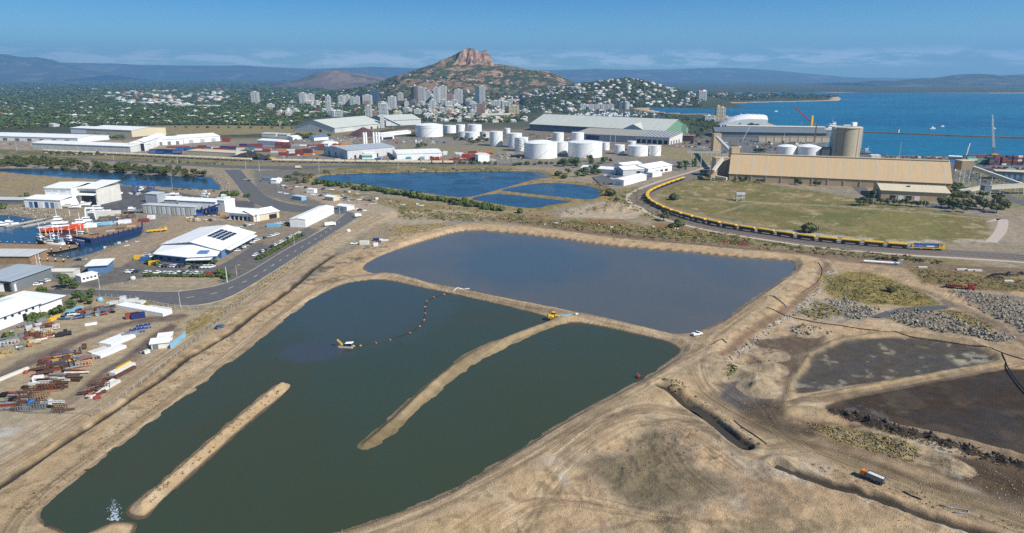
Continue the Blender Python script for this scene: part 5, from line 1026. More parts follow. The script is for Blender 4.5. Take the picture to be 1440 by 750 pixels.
def office():
    A,B,C=[Vector(G(*p))for p in((231,354.5),(312,363.5),(358.5,338))];D=A+C-B;o=empty('marine_office',(A.x,A.y,0),0,'large white roofed marine hall with blue walls and roof solar panels','building');q=[p-A for p in(A,B,C,D)];h,rise=5.6,3.6
    b=MB();b.prism([tuple(p)for p in q],-.2,h,M['blue_wall']);m1,m2=(q[0]+q[1])/2,(q[3]+q[2])/2;b.face([(*q[0],h),(*q[1],h),(*m1,h+rise)],M['blue_wall']);b.face([(*q[3],h),(*q[2],h),(*m2,h+rise)],M['blue_wall']);b.build('wall',o)
    ex=(q[1]-q[0]).normalized();ey=(q[3]-q[0]).normalized();r=MB()
    for s,p0,p1 in((-1,q[0],q[3]),(1,q[1],q[2])):a_,b_=p0+ex*s*1.2-ey*1.5,p1+ex*s*1.2+ey*1.2;slab(r,[(*a_,h-.15),(*b_,h-.15),(*(m2+ey*1.2),h+rise),(*(m1-ey*1.5),h+rise)],.3,M['white_roof'])
    r.bar((*(m1-ey*1.5),h+rise+.35),(*(m2+ey*1.2),h+rise+.35),.9,.3,M['pale_grey']);r.build('roof',o)
    Lx,Ly=(q[1]-q[0]).length,(q[3]-q[0]).length
    def on(fx,fy,dz):p=q[0]+ex*Lx*fx+ey*Ly*fy;return Vector((*p,h-.15+(rise+.15)*(1-(fx-.5)/.5)+.75+dz))
    for i in range(5):
        for j in range(4):
            fx,fy=.56+j*.075,.34+i*.085;p=MB();p.face([on(fx,fy,.12),on(fx+.058,fy,.12),on(fx+.058,fy+.066,.12),on(fx,fy+.066,.12)],M['solar']);p.face([on(fx,fy,.02),on(fx+.058,fy,.02),on(fx+.058,fy,.12),on(fx,fy,.12)],M['silver']);p.build('solar_panel',o)
    for k in range(6):w=MB();p=q[1]+(q[2]-q[1])*(.1+k*.15)+ex*.1;e=(q[2]-q[1]).normalized();w.bar((*(p),3.2),(*(p+e*4),3.2),.2,1.3,M['glass']);w.build('window',o)
    aw=MB();a_,b_=q[1]+ey*6,q[2]-ey*2;slab(aw,[(*a_,4.6),(*b_,4.6),(*(b_+ex*4),4.1),(*(a_+ex*4),4.1)],.25,M['white_roof']);aw.build('awning',o)
    # front wing with its porch
    f=[Vector(G(*p))-A for p in((222,367),(264,371.5),(302,369.5),(310,358),(240,350))];b=MB();b.prism([tuple(p)for p in f],-.2,4.6,M['blue_wall']);b.build('front_wing',o);c=sum(f,Vector((0,0)))/5;rf=MB();g_=[c+(p-c)*1.13 for p in f];pk=c+Vector((0,7));vs=[(*p,4.7)for p in g_]+[(*p,5.0)for p in g_]+[(*pk,7.6)]
    rf.add(vs,[(i,(i+1)%5,(i+1)%5+5,i+5)for i in range(5)]+[(i+5,(i+1)%5+5,10)for i in range(5)]+[(4,3,2,1,0)],M['white_roof']);rf.build('wing_roof',o)
    pr=Vector(G(285,369.5))-A;p=MB();p.box((pr.x,pr.y-3,3.4),(15,8,.4),M['white_roof'],.08);p.build('porch_roof',o);d=MB();d.box((pr.x,pr.y-1.2,0),(12,.3,3.2),M['glass'],.08);d.build('entrance',o);cl=MB();cl.box((pr.x,pr.y+3,5.2),(6,5,1.6),M['blue_wall'],.08);cl.build('roof_house',o)
    for k in range(3):w=MB();e=f[0].lerp(f[1],.15+.28*k);w.box((e.x,e.y-.1,1.6),(3,.3,1.4),M['glass'],-.1);w.build('window',o)
office()
shed('work_shed','dark blue walled shed with a flat white roof by the slipway','shed',124.5,385.5,151,384,12,5,.5,'blue_wall','white_roof','mono',1.2)
shed('site_office','low white flat roofed site office beside a hedge and grey yard','building',115,397.5,138,392,6,3.4,.3,'white','white_roof','flat',doors=rowdoors('window',4,1.4,2.4,'glass',fill=.6))
shed('site_office','long beige site hut with a small dark verandah left of the white office','building',69,390.5,104,390,7,3.4,.6,'off_white','off_white','x',.3,[('verandah','f',.05,.5,0,2.8,'slate')])
shed('open_shed','grey steel roofed open shed on tall posts at the left edge','shed',-30,407,18,411,26,6.2,1,'slate','grey_metal','mono',1,[('open_bay','f',.05,.95,0,5,'dark')])
shed('lean_office','white walled lean-to office at the right of the open steel shed','building',22,410,46,399,9,4.5,.3,'white','grey_metal','flat',doors=[('window','f',.45,.8,1.6,3,'glass')])
shed('fish_shed','brown timber walled shed with a pale flat roof above the truck bay','shed',-30,371,43,371.5,16,5,.4,'timber','pale_grey','mono',.8)
o=shed('sail_loft','long white gabled store with a row of small windows at the lower left edge','shed',-42,480,57,443,22,6.2,2.2,'white','white_roof','x',1.2,rowdoors('window',9,4.0,5.2,'glass',fill=.35)+[('roller_door','f',.74,.8,0,3.5,'dark')])
shed('sail_loft_annex','white skillion roofed annex behind the long gabled store','shed',58,441,88,430,24,5,.5,'white','white_roof','mono',1.5)
def pod(u,v,w,l,h,m,label,rz=0,name='work_container',cat='container',group=None):
    x,y=G(u,v);b=MB();b.box((0,0,0),(l,w,h),M[m]);n=int(l/.8)
    for s in(-1,1):
        for k in range(n):b.box((-l/2+(k+.5)*l/n,s*w/2,.2),(l/n*.45,.12,h-.4),M[m])
    b.box((0,0,h),(l+.05,w+.05,.1),M[m]);o=b.build(name);tag(o,label,cat,group);place(o,x,y,gz(x,y),rz);d=MB();d.box((l/2+.06,0,.15),(.1,w*.9,h-.3),M[m]);d.build('door',o);return o
pod(202.5,312.5,2.6,8,2.8,'oxide_red','single dark red container on the quay beside the barge',.1);pod(213,308,3,5.5,3,'white','small white site cabin below the grey pods',.05,'site_cabin','cabin');pod(176,316.5,4,9,4,'white','white deckhouse cabin standing on the quay at the barge end',.3,'site_cabin','cabin')
pod(154,303,7,17,3.4,'off_white','long pale tent roofed store on the slipway yard',.25,'store_tent','tent')
pod(385,319.5,2.6,10,2.6,'sky_blue','sky blue container on the brown yard by the long white shed',.05);pod(414,318,2.6,5,2.6,'navy','small navy container next to the long white ribbed shed',.1)
pod(217,372.5,2.4,6,2.4,'yellow','yellow skip container nearest the marine office wing',.1);pod(196,364.5,2.4,6,2.4,'yellow','yellow skip container furthest from the marine office wing',.1);pod(204,366.5,2.4,5,2.4,'blue','blue skip container between the two yellow ones',.1)
ls=shed('storage_shed','long white ribbed store standing alone on the yard beside the main road','shed',430,320,470,300.5,13,6.2,.8,'white','white_roof','x',.3)
shed('cottage','white cottage with dark solar roof beyond the yards near the creek road','house',368,255.5,386,257,12,4,1.6,'white','slate','x',.5)
shed('cottage','small plain white shed attached right of the solar roofed cottage','shed',381,258.3,389,258.6,8,4,1,'white','white_roof','x',.4)
shed('site_cabin_long','white site cabin right of the dirt yard below the pond hedge','cabin',431,271.5,442,272,6,3.6,.3,'white','white_roof','flat')
shed('dark_hut','cream hut with an awning among yard stores by the pond hedge','hut',457,281.5,469,283,8,3.6,.8,'cream','white_roof','x',.6)
shed('road_hut','white tent roofed hut beside the bend of the main road','hut',474,294.5,488,296.5,9,3.4,1,'white','white_roof','x',.6)
shed('hedge_hut','long pale blue low store at the creek road junction','shed',411,280.5,424,282.5,6,3.4,.4,'sky_blue','pale_grey','flat')
def trailer_yellow():
    x,y=G(221,326);o=empty('boat_trailer',(x,y,gz(x,y)),.42,'yellow self propelled boat trailer on the sandy quay','trailer');b=MB();
    for s in(-1.6,1.6):b.bar((-7,s,1.2),(6,s,1.6),.6,.7,M['yellow'])
    for k in range(5):b.bar((-6+k*2.8,-1.6,1.4),(-6+k*2.8,1.6,1.4),.5,.4,M['orange'])
    b.build('frame',o);c=MB();c.box((6.2,0,1),(2,2.6,2),M['yellow']);c.build('cab',o)
    for k in range(4):
        for s in(-1.6,1.6):w=MB();w.tube((-5+k*3,s-.3,.6),(-5+k*3,s+.3,.6),.6,M['tyre'],n=12);w.build('wheel',o)
trailer_yellow()
# ------------------------------------------------------------------ road vehicles
def car_meshes(paint,ute=False):
    b=MB();m=paint
    vs=[]
    prof=[(-2.25,.35),(-2.3,.8),(-2.2,1.0),(-1.0 if not ute else-.5,1.02),(1.05,1.0),(2.1,.85),(2.28,.6),(2.25,.35)]
    for s in(-.9,.9):vs+=[(x,s*(1 if z<.9 else .95),z)for x,z in prof]
    n=len(prof);b.add(vs,[(i,(i+1)%n,(i+1)%n+n,i+n)for i in range(n)]+[tuple(range(n))[::-1],tuple(range(n,2*n))],m)
    x0,x1=(-1.9,.95)if not ute else(-.5,1.0);b.add([(x0+.3,-.72,1.5),(x1-.55,-.72,1.5),(x1-.55,.72,1.5),(x0+.3,.72,1.5),(x0+.35,-.7,1.56),(x1-.6,-.7,1.56),(x1-.6,.7,1.56),(x0+.35,.7,1.56)],[(4,5,6,7),(0,1,5,4),(1,2,6,5),(2,3,7,6),(3,0,4,7)],m)
    g=MB();g.add([(x0,-.85,1.0),(x1,-.85,1.0),(x1,.85,1.0),(x0,.85,1.0),(x0+.3,-.72,1.5),(x1-.55,-.72,1.5),(x1-.55,.72,1.5),(x0+.3,.72,1.5)],[(0,1,5,4),(1,2,6,5),(2,3,7,6),(3,0,4,7)],M['glass'])
    if ute:g2=MB();g2.box((-1.45,0,.95),(1.5,1.5,.08),M['dark']);tray=g2
    w=MB();w.tube((0,-.11,0),(0,.11,0),.34,M['tyre'],n=12);w.tube((0,-.115,0),(0,.115,0),.18,M['silver'],n=8)
    return b.mesh('car'),g.mesh('window'),w.mesh('wheel')
PAINTS={'white':M['white'],'silver':mcol('silver_paint',(.42,.43,.45),.3),'black':mcol('black_paint',(.02,.02,.024),.25),'red':mcol('red_paint',(.42,.02,.015),.3),'blue':mcol('blue_paint',(.04,.10,.24),.3),'navy':mcol('dark_blue_paint',(.015,.025,.07),.3)}
CM={}
def car(x,y,rz,colr,label,group=None,ute=False,z=None,sc=1.0):
    k=(colr,ute)
    if k not in CM:CM[k]=car_meshes(PAINTS[colr],ute)
    b,g,w=CM[k];o=bpy.data.objects.new('utility_truck' if ute else 'parked_car',b);COL.objects.link(o);o.location=(x,y,(gz(x,y)if z is None else z)+.06);o.rotation_euler=(0,0,rz);o.scale=(sc,)*3;tag(o,label,'car',group)
    def ch(nm,me,loc=(0,0,0)):c=bpy.data.objects.new(nm,me);COL.objects.link(c);c.parent=o;c.location=loc
    ch('window',g)
    for wx in(-1.4,1.4):
        for wy in(-.82,.82):ch('wheel',w,(wx,wy,.34))
    return o
def row(a,b,n,rz,cols,where,skip=(),sc=1.05,jit=.06):
    for i in range(n):
        if i in skip:continue
        f=(i+.5)/n;u,v=a[0]+(b[0]-a[0])*f,a[1]+(b[1]-a[1])*f;x,y=G(u,v);c=cols[i%len(cols)]
        car(x,y,rz+rnd.uniform(-jit,jit)+(math.pi if rnd.random()<.4 else 0),c,f'{c} car parked {where}',f'cars parked {where}',sc=sc)
row((225,375.5),(259,375.5),7,1.1,['silver','black','black','silver','white','navy','black'],'under the front wing of the marine office')
row((268,377),(300,376.5),6,1.1,['black','navy','navy','white','white','white'],'in front of the marine office porch')
row((231,385),(302,386),17,1.1,['white','silver','white','silver','white','white','navy','white','blue','silver','white','white','silver','white','red','red','red'],'in the hedged row facing the marine office',(15,13))
row((178,383),(193,384),3,1.2,['white','white','black'],'left of the hedged row by the grey yard');row((204,384),(224,385),3,1.2,['white','navy','white'],'at the paved ramp left of the hedged row',(1,))
row((331,355),(356,341),6,.35,['white','black','white','silver','black','white'],'along the right wall of the marine office')
row((357,361),(423,327.5),19,1.5,['white','silver','black','white','navy','white','white','black','white','silver','white','white','silver','black','white','white','silver','white','white'],'in the long row behind the roadside hedge',(5,6,16))
row((340,345),(392,330),14,1.5,['silver','white','black','black','white','white','white','silver','black','white','silver','white','white','white'],'in the inner row across from the roadside hedge',(4,9))
row((387,314.5),(405,315.5),4,.2,['silver','white','white','black'],'on the brown yard left of the long white store')
row((440,275),(530,284),13,.3,['white','black','silver','white','navy','white','black','silver','black','white','red','black','silver'],'on the dirt yard below the pond hedge',(3,8));row((392,271),(405,274),3,.3,['white','silver','white'],'by the creek road junction')
row((344,252.5),(352,255.5),2,.3,['silver','black'],'on the pale yard beside the creek road');row((480,291),(515,298),6,.9,['white','black','silver','white','black','white'],'along the fence beyond the road bend')
row((1402,244.5),(1438,249),12,.3,['white','black','silver','navy','white','white','black','silver','white','black','white','silver'],'below the long thin cream canopy',jit=.6);row((1395,236),(1440,238),12,1.0,['black','white','black','silver','navy','black','white','silver','black','black','white','black'],'in front of the stacked green containers',jit=.5)
row((950,206),(1000,208.5),12,.4,['white','silver','white','red','navy','white','black','silver','white','white','silver','black'],'at the right end of the slatted hall',jit=.5);row((575,239.2),(700,237.6),3,.0,['white','navy','silver'],'on the road beside the freight train',sc=1.1)
row((848,246),(868,256),4,.4,['white','black','white','silver'],'on the dark yard of the works sheds',jit=.4);row((107,367),(120,366),2,.1,['navy','silver'],'on the sandy quay below the timber pier');row((112,394),(117,392),1,.1,['red'],'beside the low white site office')
row((205,357),(215,368),3,.6,['silver','white','navy'],'on the grey yard among skips',jit=.5)
car(*G(309.5,461.5),1.0,'blue','single blue car driving on the sand road beside the long ditch')
car(*G(979.5,477.5),.5,'white','white pickup parked on the bund crossing between the ponds',ute=True,sc=1.15)
car(*G(498,343.8),.1,'white','white pickup at the small site camp beside the upper pond',ute=True,sc=1.1)
row((262,300),(300,303),6,.2,['white','silver','white','navy','black','white'],'before the grey shipping pods',(2,),jit=.6);row((396,262),(470,268),12,.4,['white','silver','black','white','white','navy','silver'],'on the gravel yard below the solar cottage',(2,7),jit=.7);row((330,322),(356,316),5,.4,['white','silver','black','white'],'behind the upper end of the marine hall',jit=.4);row((52,402),(66,396),4,.5,['white','black','silver','white'],'on the yard beside the lean-to office',jit=.4);row((60,215.5),(180,219),14,.1,['white','silver','black','white','navy'],'before the ribbed warehouse',(4,9),jit=.5);row((0,203),(100,206),10,.1,['white','black','silver','white'],'before the long low warehouse',(3,),jit=.5);row((1070,214),(1160,216),9,.1,['white','silver','white','black'],'on the apron behind the sugar shed',jit=.6);row((500,226.5),(550,222),6,.1,['white','silver','white','black'],'before the big blue grey shed',jit=.5)
def lorry(u,v,rz,label,cabm='white',bodym='white',L=7.5,name='box_truck'):
    x,y=G(u,v);o=empty(name,(x,y,gz(x,y)+.06),rz,label,'truck');b=MB();b.box((-1,0,.9),(L-2,2.4,2.3),M[bodym]);b.build('cargo_body',o);c=MB();c.box((L/2-.9,0,.6),(1.9,2.3,2.0),M[cabm],0,.93);cb=c.build('cab',o);w=MB();w.box((L/2+.02,0,1.6),(.1,2.0,.8),M['glass']);w.build('window',cb);f=MB();f.box((0,0,.5),(L,.9,.35),M['dark']);f.build('chassis',o)
    for wx in(-L/2+1.3,L/2-1.2):
        for s in(-1.05,1.05):q=MB();q.tube((wx,s-.16,.5),(wx,s+.16,.5),.5,M['tyre'],n=12);q.build('wheel',o)
    return o
lorry(464,318,.62,'white box truck on the main road beside the long white store',L=9);lorry(503,305.5,.7,'white van at the top end of the main road fence',L=6);lorry(34,380,.05,'white tractor unit with a dark red load below the timber shed',bodym='oxide_red',L=9);lorry(420,237,-.03,'yellow and white road works truck on the road beside the freight train','yellow','white',8)
def dump_truck():
    x,y=G(1226.5,676);d=Vector(G(1212,669))-Vector(G(1242,682));o=empty('dump_truck',(x,y,gz(x,y)+.05),math.atan2(d.y,d.x),'dump truck with an orange cab and a grey tray on the brown haul road','truck')
    c=MB();c.add([(2.6,-1.15,.6),(4.5,-1.15,.6),(4.5,1.15,.6),(2.6,1.15,.6),(2.6,-1.1,2.9),(4.1,-1.1,2.9),(4.1,1.1,2.9),(2.6,1.1,2.9),(4.5,-1.15,1.8),(4.5,1.15,1.8)],[(3,2,1,0),(4,5,6,7),(0,1,8,5,4),(3,7,6,9,2),(1,2,9,8),(0,4,7,3)],M['orange']);cb=c.build('cab',o);w=MB();w.add([(4.52,-1.0,1.85),(4.52,1.0,1.85),(4.14,.98,2.8),(4.14,-.98,2.8)],[(0,1,2,3)],M['glass']);w.build('window',cb);w=MB();w.box((3.5,-1.15,1.75),(1.0,.08,.8),M['glass']);w.build('window',cb)
    t=MB();t.add([(-4.2,-1.25,1.3),(2.2,-1.25,1.15),(2.2,1.25,1.15),(-4.2,1.25,1.3),(-4.6,-1.3,3.0),(2.3,-1.3,3.0),(2.3,1.3,3.0),(-4.6,1.3,3.0),(-4.1,-1.15,1.5),(2.1,-1.15,1.4),(2.1,1.15,1.4),(-4.1,1.15,1.5),(-4.4,-1.15,3.0),(2.15,-1.15,3.0),(2.15,1.15,3.0),(-4.4,1.15,3.0)],[(3,2,1,0),(0,1,5,4),(1,2,6,5),(2,3,7,6),(3,0,4,7),(8,9,10,11),(9,8,12,13),(10,9,13,14),(11,10,14,15),(8,11,15,12),(4,5,13,12),(5,6,14,13),(6,7,15,14),(7,4,12,15)],M['steel'])
    for k in range(6):t.box((-3.6+k*1.1,-1.32,1.3),(.14,.1,1.6),M['slate']);t.box((-3.6+k*1.1,1.32,1.3),(.14,.1,1.6),M['slate'])
    t.build('tray',o);l=MB();l.box((-1,0,2.4),(5.6,2.2,.3),M['off_white']);l.build('load',o);f=MB();f.box((-.2,0,.75),(8.4,1.0,.45),M['dark']);f.build('chassis',o)
    for wx in(3.4,-2.2,-3.5):
        for s in(-1.05,1.05):q=MB();q.tube((wx,s-.2,.55),(wx,s+.2,.55),.55,M['tyre'],n=14);q.tube((wx,s-.21,.55),(wx,s+.21,.55),.22,M['silver'],n=8);q.build('wheel',o)
    a=MB();a.tube((2.5,.9,2.9),(2.5,.9,7.2),.04,M['steel'],n=5);a.build('aerial',o);m=MB();m.box((4.2,-1.4,2.0),(.15,.3,.6),M['dark']);m.build('mirror',o);o.scale=(.78,)*3
dump_truck()
def loader():
    x,y=G(777.5,450.5);o=empty('wheel_loader',(x,y,gz(x,y)),.25,'yellow wheel loader at the fork of the pond causeways','loader')
    b=MB();b.box((-1.3,0,.9),(3.2,2.1,1.5),M['yellow'],0,.92);b.build('body',o);c=MB();c.box((.3,0,2.2),(1.6,1.7,1.3),M['glass'],0,.92);c.box((.3,0,3.5),(1.7,1.8,.15),M['yellow']);c.build('cab',o);f=MB();f.box((1.8,0,.9),(1.8,1.3,.9),M['yellow']);f.build('front_frame',o)
    for s in(-.6,.6):a=MB();a.bar((1.4,s,1.9),(4.0,s,.8),.25,.4,M['yellow']);a.build('lift_arm',o)
    k=MB();k.add([(4.0,-1.5,.1),(5.2,-1.5,.1),(4.0,-1.5,1.4),(4.0,1.5,.1),(5.2,1.5,.1),(4.0,1.5,1.4)],[(0,1,4,3),(0,3,5,2),(0,2,1),(3,4,5)],M['steel']);k.build('bucket',o)
    for wx in(-1.6,1.9):
        for s in(-1.15,1.15):q=MB();q.tube((wx,s-.3,.8),(wx,s+.3,.8),.8,M['tyre'],n=16);q.tube((wx,s-.31,.8),(wx,s+.31,.8),.35,M['yellow'],n=10);q.build('wheel',o)
    o.scale=(.92,)*3
loader()
def flatbed():
    a,b=Vector(G(1326,404.5)),Vector(G(1369,408.5));d=b-a;c=(a+b)/2;L=d.length;o=empty('semi_trailer',(c.x,c.y,gz(c.x,c.y)),math.atan2(d.y,d.x),'dark red truck with a long flat trailer at the edge of the rubble','truck')
    t=MB();t.box((-1.5,0,1.1),(L-5,2.5,.45),M['oxide_red']);t.build('trailer_bed',o);s=MB()
    for k in range(8):s.box((-L/2+1.5+k*(L-6.5)/8,0,1.55),(.2,2.5,.7),M['oxide_red'])
    s.bar((-L/2+1,-1.2,2.2),(L/2-4.5,-1.2,2.2),.15,.2,M['oxide_red']);s.bar((-L/2+1,1.2,2.2),(L/2-4.5,1.2,2.2),.15,.2,M['oxide_red']);s.build('side_rail',o)
    cb=MB();cb.box((L/2-1.9,0,.6),(2.0,2.4,2.7),M['red'],0,.93);q=cb.build('cab',o);w=MB();w.box((L/2-.93,0,2.0),(.1,2.0,.9),M['glass']);w.build('window',q);h=MB();h.box((L/2-.3,0,.6),(1.5,1.9,1.3),M['red'],0,.92);h.build('bonnet',o)
    for wx in(-L/2+2,-L/2+3.3,-L/2+4.6,L/2-3.4,L/2-.4):
        for s in(-1.05,1.05):q=MB();q.tube((wx,s-.2,.5),(wx,s+.2,.5),.5,M['tyre'],n=12);q.build('wheel',o)
flatbed()
# ------------------------------------------------------------------ dredge and its floating line
def dredge():
    x,y=G(486.5,488);o=empty('dredge',(x,y,0),-.12,'small dredge with a yellow boom and a white canopy floating in the pond','dredge')
    for s in(-1.3,1.3):p=MB();p.tube((-4.2,s,.1),(4.2,s,.1),.62,M['tan'],n=12);p.tube((4.2,s,.1),(5.0,s,.2),.62,M['tan'],.2,12);p.build('pontoon',o)
    d=MB();d.box((0,0,.6),(8.2,3.4,.2),M['steel']);d.build('deck',o);c=MB();c.add([(-.3,-1.5,2.6),(4.6,-1.6,3.0),(4.6,1.6,3.0),(-.3,1.5,2.6),(.6,0,3.3),(4.2,0,3.7)],[(0,1,5,4),(3,4,5,2),(0,4,3),(1,2,5),(0,3,2,1)],M['white']);c.build('canopy',o)
    for px_,py_ in((.2,-1.3),(4.2,-1.3),(4.2,1.3),(.2,1.3)):l=MB();l.tube((px_,py_,.8),(px_,py_,2.9),.07,M['steel'],n=6);l.build('post',o)
    e=MB();e.box((2.2,0,.8),(2.6,1.5,1.4),M['navy']);e.build('engine',o);k=MB();k.box((-.6,.5,.8),(1.1,1.1,1.7),M['glass']);k.build('control_cab',o)
    b=MB();b.bar((-1.8,-.5,1.0),(-5.2,-.5,4.4),.3,.45,M['yellow']);b.bar((-1.8,.5,1.0),(-5.2,.5,4.4),.3,.45,M['yellow']);b.bar((-5.2,-.6,4.4),(-5.2,.6,4.4),.3,.3,M['yellow']);b.bar((-5.2,0,4.3),(-2.4,0,2.9),.15,.15,M['yellow']);b.build('gantry',o);s=MB();s.bar((-3.4,0,.8),(-7.2,0,-.8),.6,.5,M['orange']);s.build('ladder',o);o.scale=(.72,)*3
dredge()
LINE=smooth_poly(P('494,487.2 507,486.5 528.5,482.5 548.5,478.5 576.5,468.5 590,459.5 596,451 597.5,441 597.5,432 600,424 610,418 625,414.3 640,411'),2,False)
mb=MB();c=path_pts(LINE,2.0)
for i in range(len(c)-1):mb.tube((*c[i][0],.12),(*c[i+1][0],.12),.12,M['black_pipe'],n=6,caps=False)
tag(mb.build('floating_pipeline',smooth=True),'black floating pipeline curving from the dredge to the pond causeway','pipeline')
for u,v in((498,487),(507,486.5),(528.5,482.5),(548.5,478.3),(576.5,468.5),(590.3,459.3),(596.3,450.5),(597.6,441),(597.6,432),(600.3,424),(610,418),(624.6,414.3)):
    x,y=G(u,v);b=MB();b.tube((-.95,0,.22),(.95,0,.22),.55,M['orange'],n=12);b.tube((-1.15,0,.22),(-.95,0,.22),.3,M['orange'],.55,12);b.tube((.95,0,.22),(1.15,0,.22),.55,M['orange'],.3,12);o=b.build('pipeline_float');tag(o,'orange float on the black pipeline trailing from the dredge','float','orange floats along the floating pipeline');place(o,x,y,0,rnd.uniform(0,3),scale=.52)
def pipe(name,label,pts,r,m,off=.0,step=3,px=True,cat='pipe'):
    c=path_pts(smooth_poly(P(pts),2,False)if isinstance(pts,str)else pts,step);z=gzs([p for p,_ in c]);z=np.maximum(z,-.05);mb=MB()
    for i in range(len(c)-1):mb.tube((*c[i][0],z[i]+r+off),(*c[i+1][0],z[i+1]+r+off),r,M[m],n=7,caps=i in(0,len(c)-2))
    return tag(mb.build(name,smooth=True),label,cat)
pipe('shore_pipe','pale pipe end crossing the causeway where the floating line lands','636,411.8 648,408.5 660,406.5',.3,'pale_grey')
pipe('slurry_pipe','long black pipe running past the mud pond to the right edge','1078,438 1108,446 1142,452.6 1180,459 1230,466 1280,474 1330,481 1381,489 1440,506',.2,'black_pipe');pipe('slurry_hose','black hose lying across the corner between the two mud areas','1408,498 1412,508 1416,516 1428,534 1446,556 1470,575',.28,'black_pipe')
pipe('bund_hose','black hose curling over the outer slope of the right bund','1150,374 1157,384 1152,398 1139,407 1126,416',.18,'black_pipe');pipe('bund_drain','short black drain hose on the right bund slope above the pickup','1000,491 1008,484 1016,482 1022,486',.2,'black_pipe');pipe('slope_pipe','grey flat hose draped down the right bund near the pond corner','1076,423 1085,420 1092,426 1106,434',.25,'steel')
pipe('ditch_pipe','thin black pipe beside the drain in the earthworks','1032,592 1045,603 1060,612 1078,626',.16,'black_pipe');pipe('curled_hose','grey hose curled on the brown haul road near the lower right','1320,711 1345,717 1372,720 1365,724 1340,722',.18,'steel');pipe('track_hose','thin black hose lying near the parked dump truck','1270,692 1282,699 1296,704',.2,'black_pipe')
def skid_pipe():
    a,b=Vector(G(1214,369.5)),Vector(G(1264,373));d=b-a;o=empty('pipe_gantry',(a.x,a.y,gz(a.x,a.y)),math.atan2(d.y,d.x),'long white steel tube with a frame end lying beside the railway','pipe');L=d.length;t=MB();t.tube((0,0,1.1),(L,0,1.1),.75,M['white'],n=14);t.build('tube',o);f=MB()
    for s in(-1.2,1.2):f.bar((L-1,s,0),(L+2.5,s,3.4),.3,.3,M['pale_grey']);f.bar((L+2.5,s,0),(L-1,s,3.4),.3,.3,M['pale_grey'])
    f.bar((L-1,-1.2,3.4),(L+2.5,1.2,3.4),.3,.3,M['pale_grey']);f.build('end_frame',o)
    for k in range(3):s=MB();s.box((L*(.15+.35*k),0,0),(.6,1.8,.5),M['timber']);s.build('skid',o)
skid_pipe()
def pump():
    x,y=G(897.5,531);o=empty('pump_float',(x,y,.0),.6,'red suction pump on a small float at the pond bank','pump');f=MB();f.box((0,0,-.1),(3.4,2.2,.55),M['dark']);f.build('float',o);b=MB();b.box((.3,0,.45),(1.5,1.0,1.1),M['red'],0,.9);b.build('motor',o);a=MB();a.tube((-.6,0,.5),(-1.0,0,2.6),.09,M['steel'],n=6);a.tube((1.4,.3,.5),(.4,.3,2.6),.09,M['steel'],n=6);a.bar((-1.0,0,2.6),(.4,.3,2.6),.1,.1,M['steel']);a.build('hoist_frame',o);o.scale=(.7,)*3
pump()
# site camp beside the upper pond
pod(512.5,344,2.6,6.5,2.6,'off_white','cream caravan like cabin at the small site camp',.05,'site_cabin','cabin');pod(529,338.5,2.2,4.2,1.6,'navy','dark blue skip at the small site camp',.1,'skip','skip');pod(532,341.5,1.8,3.6,1.0,'oxide_red','dark red crate beside the blue skip at the site camp',.1,'crate','crate');pod(528.5,346.5,2.0,3.0,2.2,'white','small white cabin at the right of the site camp',.1,'site_cabin','cabin');pod(517,349.8,1.6,3,1.6,'slate','dark generator box below the site camp cabin',.2,'generator','generator');pod(535,345.5,1.4,1.6,1.4,'teal','small teal tank at the right edge of the site camp',.2,'water_tank','tank')
for i,(u,v)in enumerate(((533,337.5),(541,338.5))):pod(u,v,2.2,5,.5,'white',('flat white panel stack behind the blue skip','flat white panel stack right of the blue skip')[i],.1,'panel_stack','panels')
b=MB();x,y=G(490,325.5);b.lathe((0,0,0),[(1.5,0),(1.6,.9),(1.1,1.5),(.01,1.7)],M['white'],16);tag(b.build('water_tank'),'small round white tank on the bare ground above the site camp','tank').location=(x,y,gz(x,y))
b=MB();x,y=G(794,449);b.box((0,0,0),(7,.9,.25),M['sky_blue'],.3);b.box((6,1.5,0),(1.4,1.2,.4),M['white'],.3);tag(b.build('pipe_bundle'),'blue pipe bundle on the causeway beside the loader','pipes').location=(x,y,gz(x,y))
# lattice rail gantry in the field, containers of pump gear
def field_gantry():
    x,y=G(1040,282.5);o=empty('field_platform',(x,y,gz(x,y)),.05,'pale lattice platform on posts standing alone in the grass field','platform')
    for s in(-3.6,3.6):
        for t in(-1.8,1.8):l=MB();l.box((s,t,0),(.4,.4,7),M['silver']);l.build('leg',o)
    d=MB();d.box((0,0,6.2),(8.6,4.6,1.6),M['silver']);d.build('tank',o);q=MB();q.box((0,0,3.0),(7.6,4.2,.25),M['silver']);q.build('platform',o);r=MB();r.bar((-4,-2,8.4),(4,-2,8.4),.12,.12,M['silver']);r.bar((-3.6,-1.8,0),(3.6,-1.8,6),.25,.25,M['silver']);r.build('rail',o)
field_gantry()
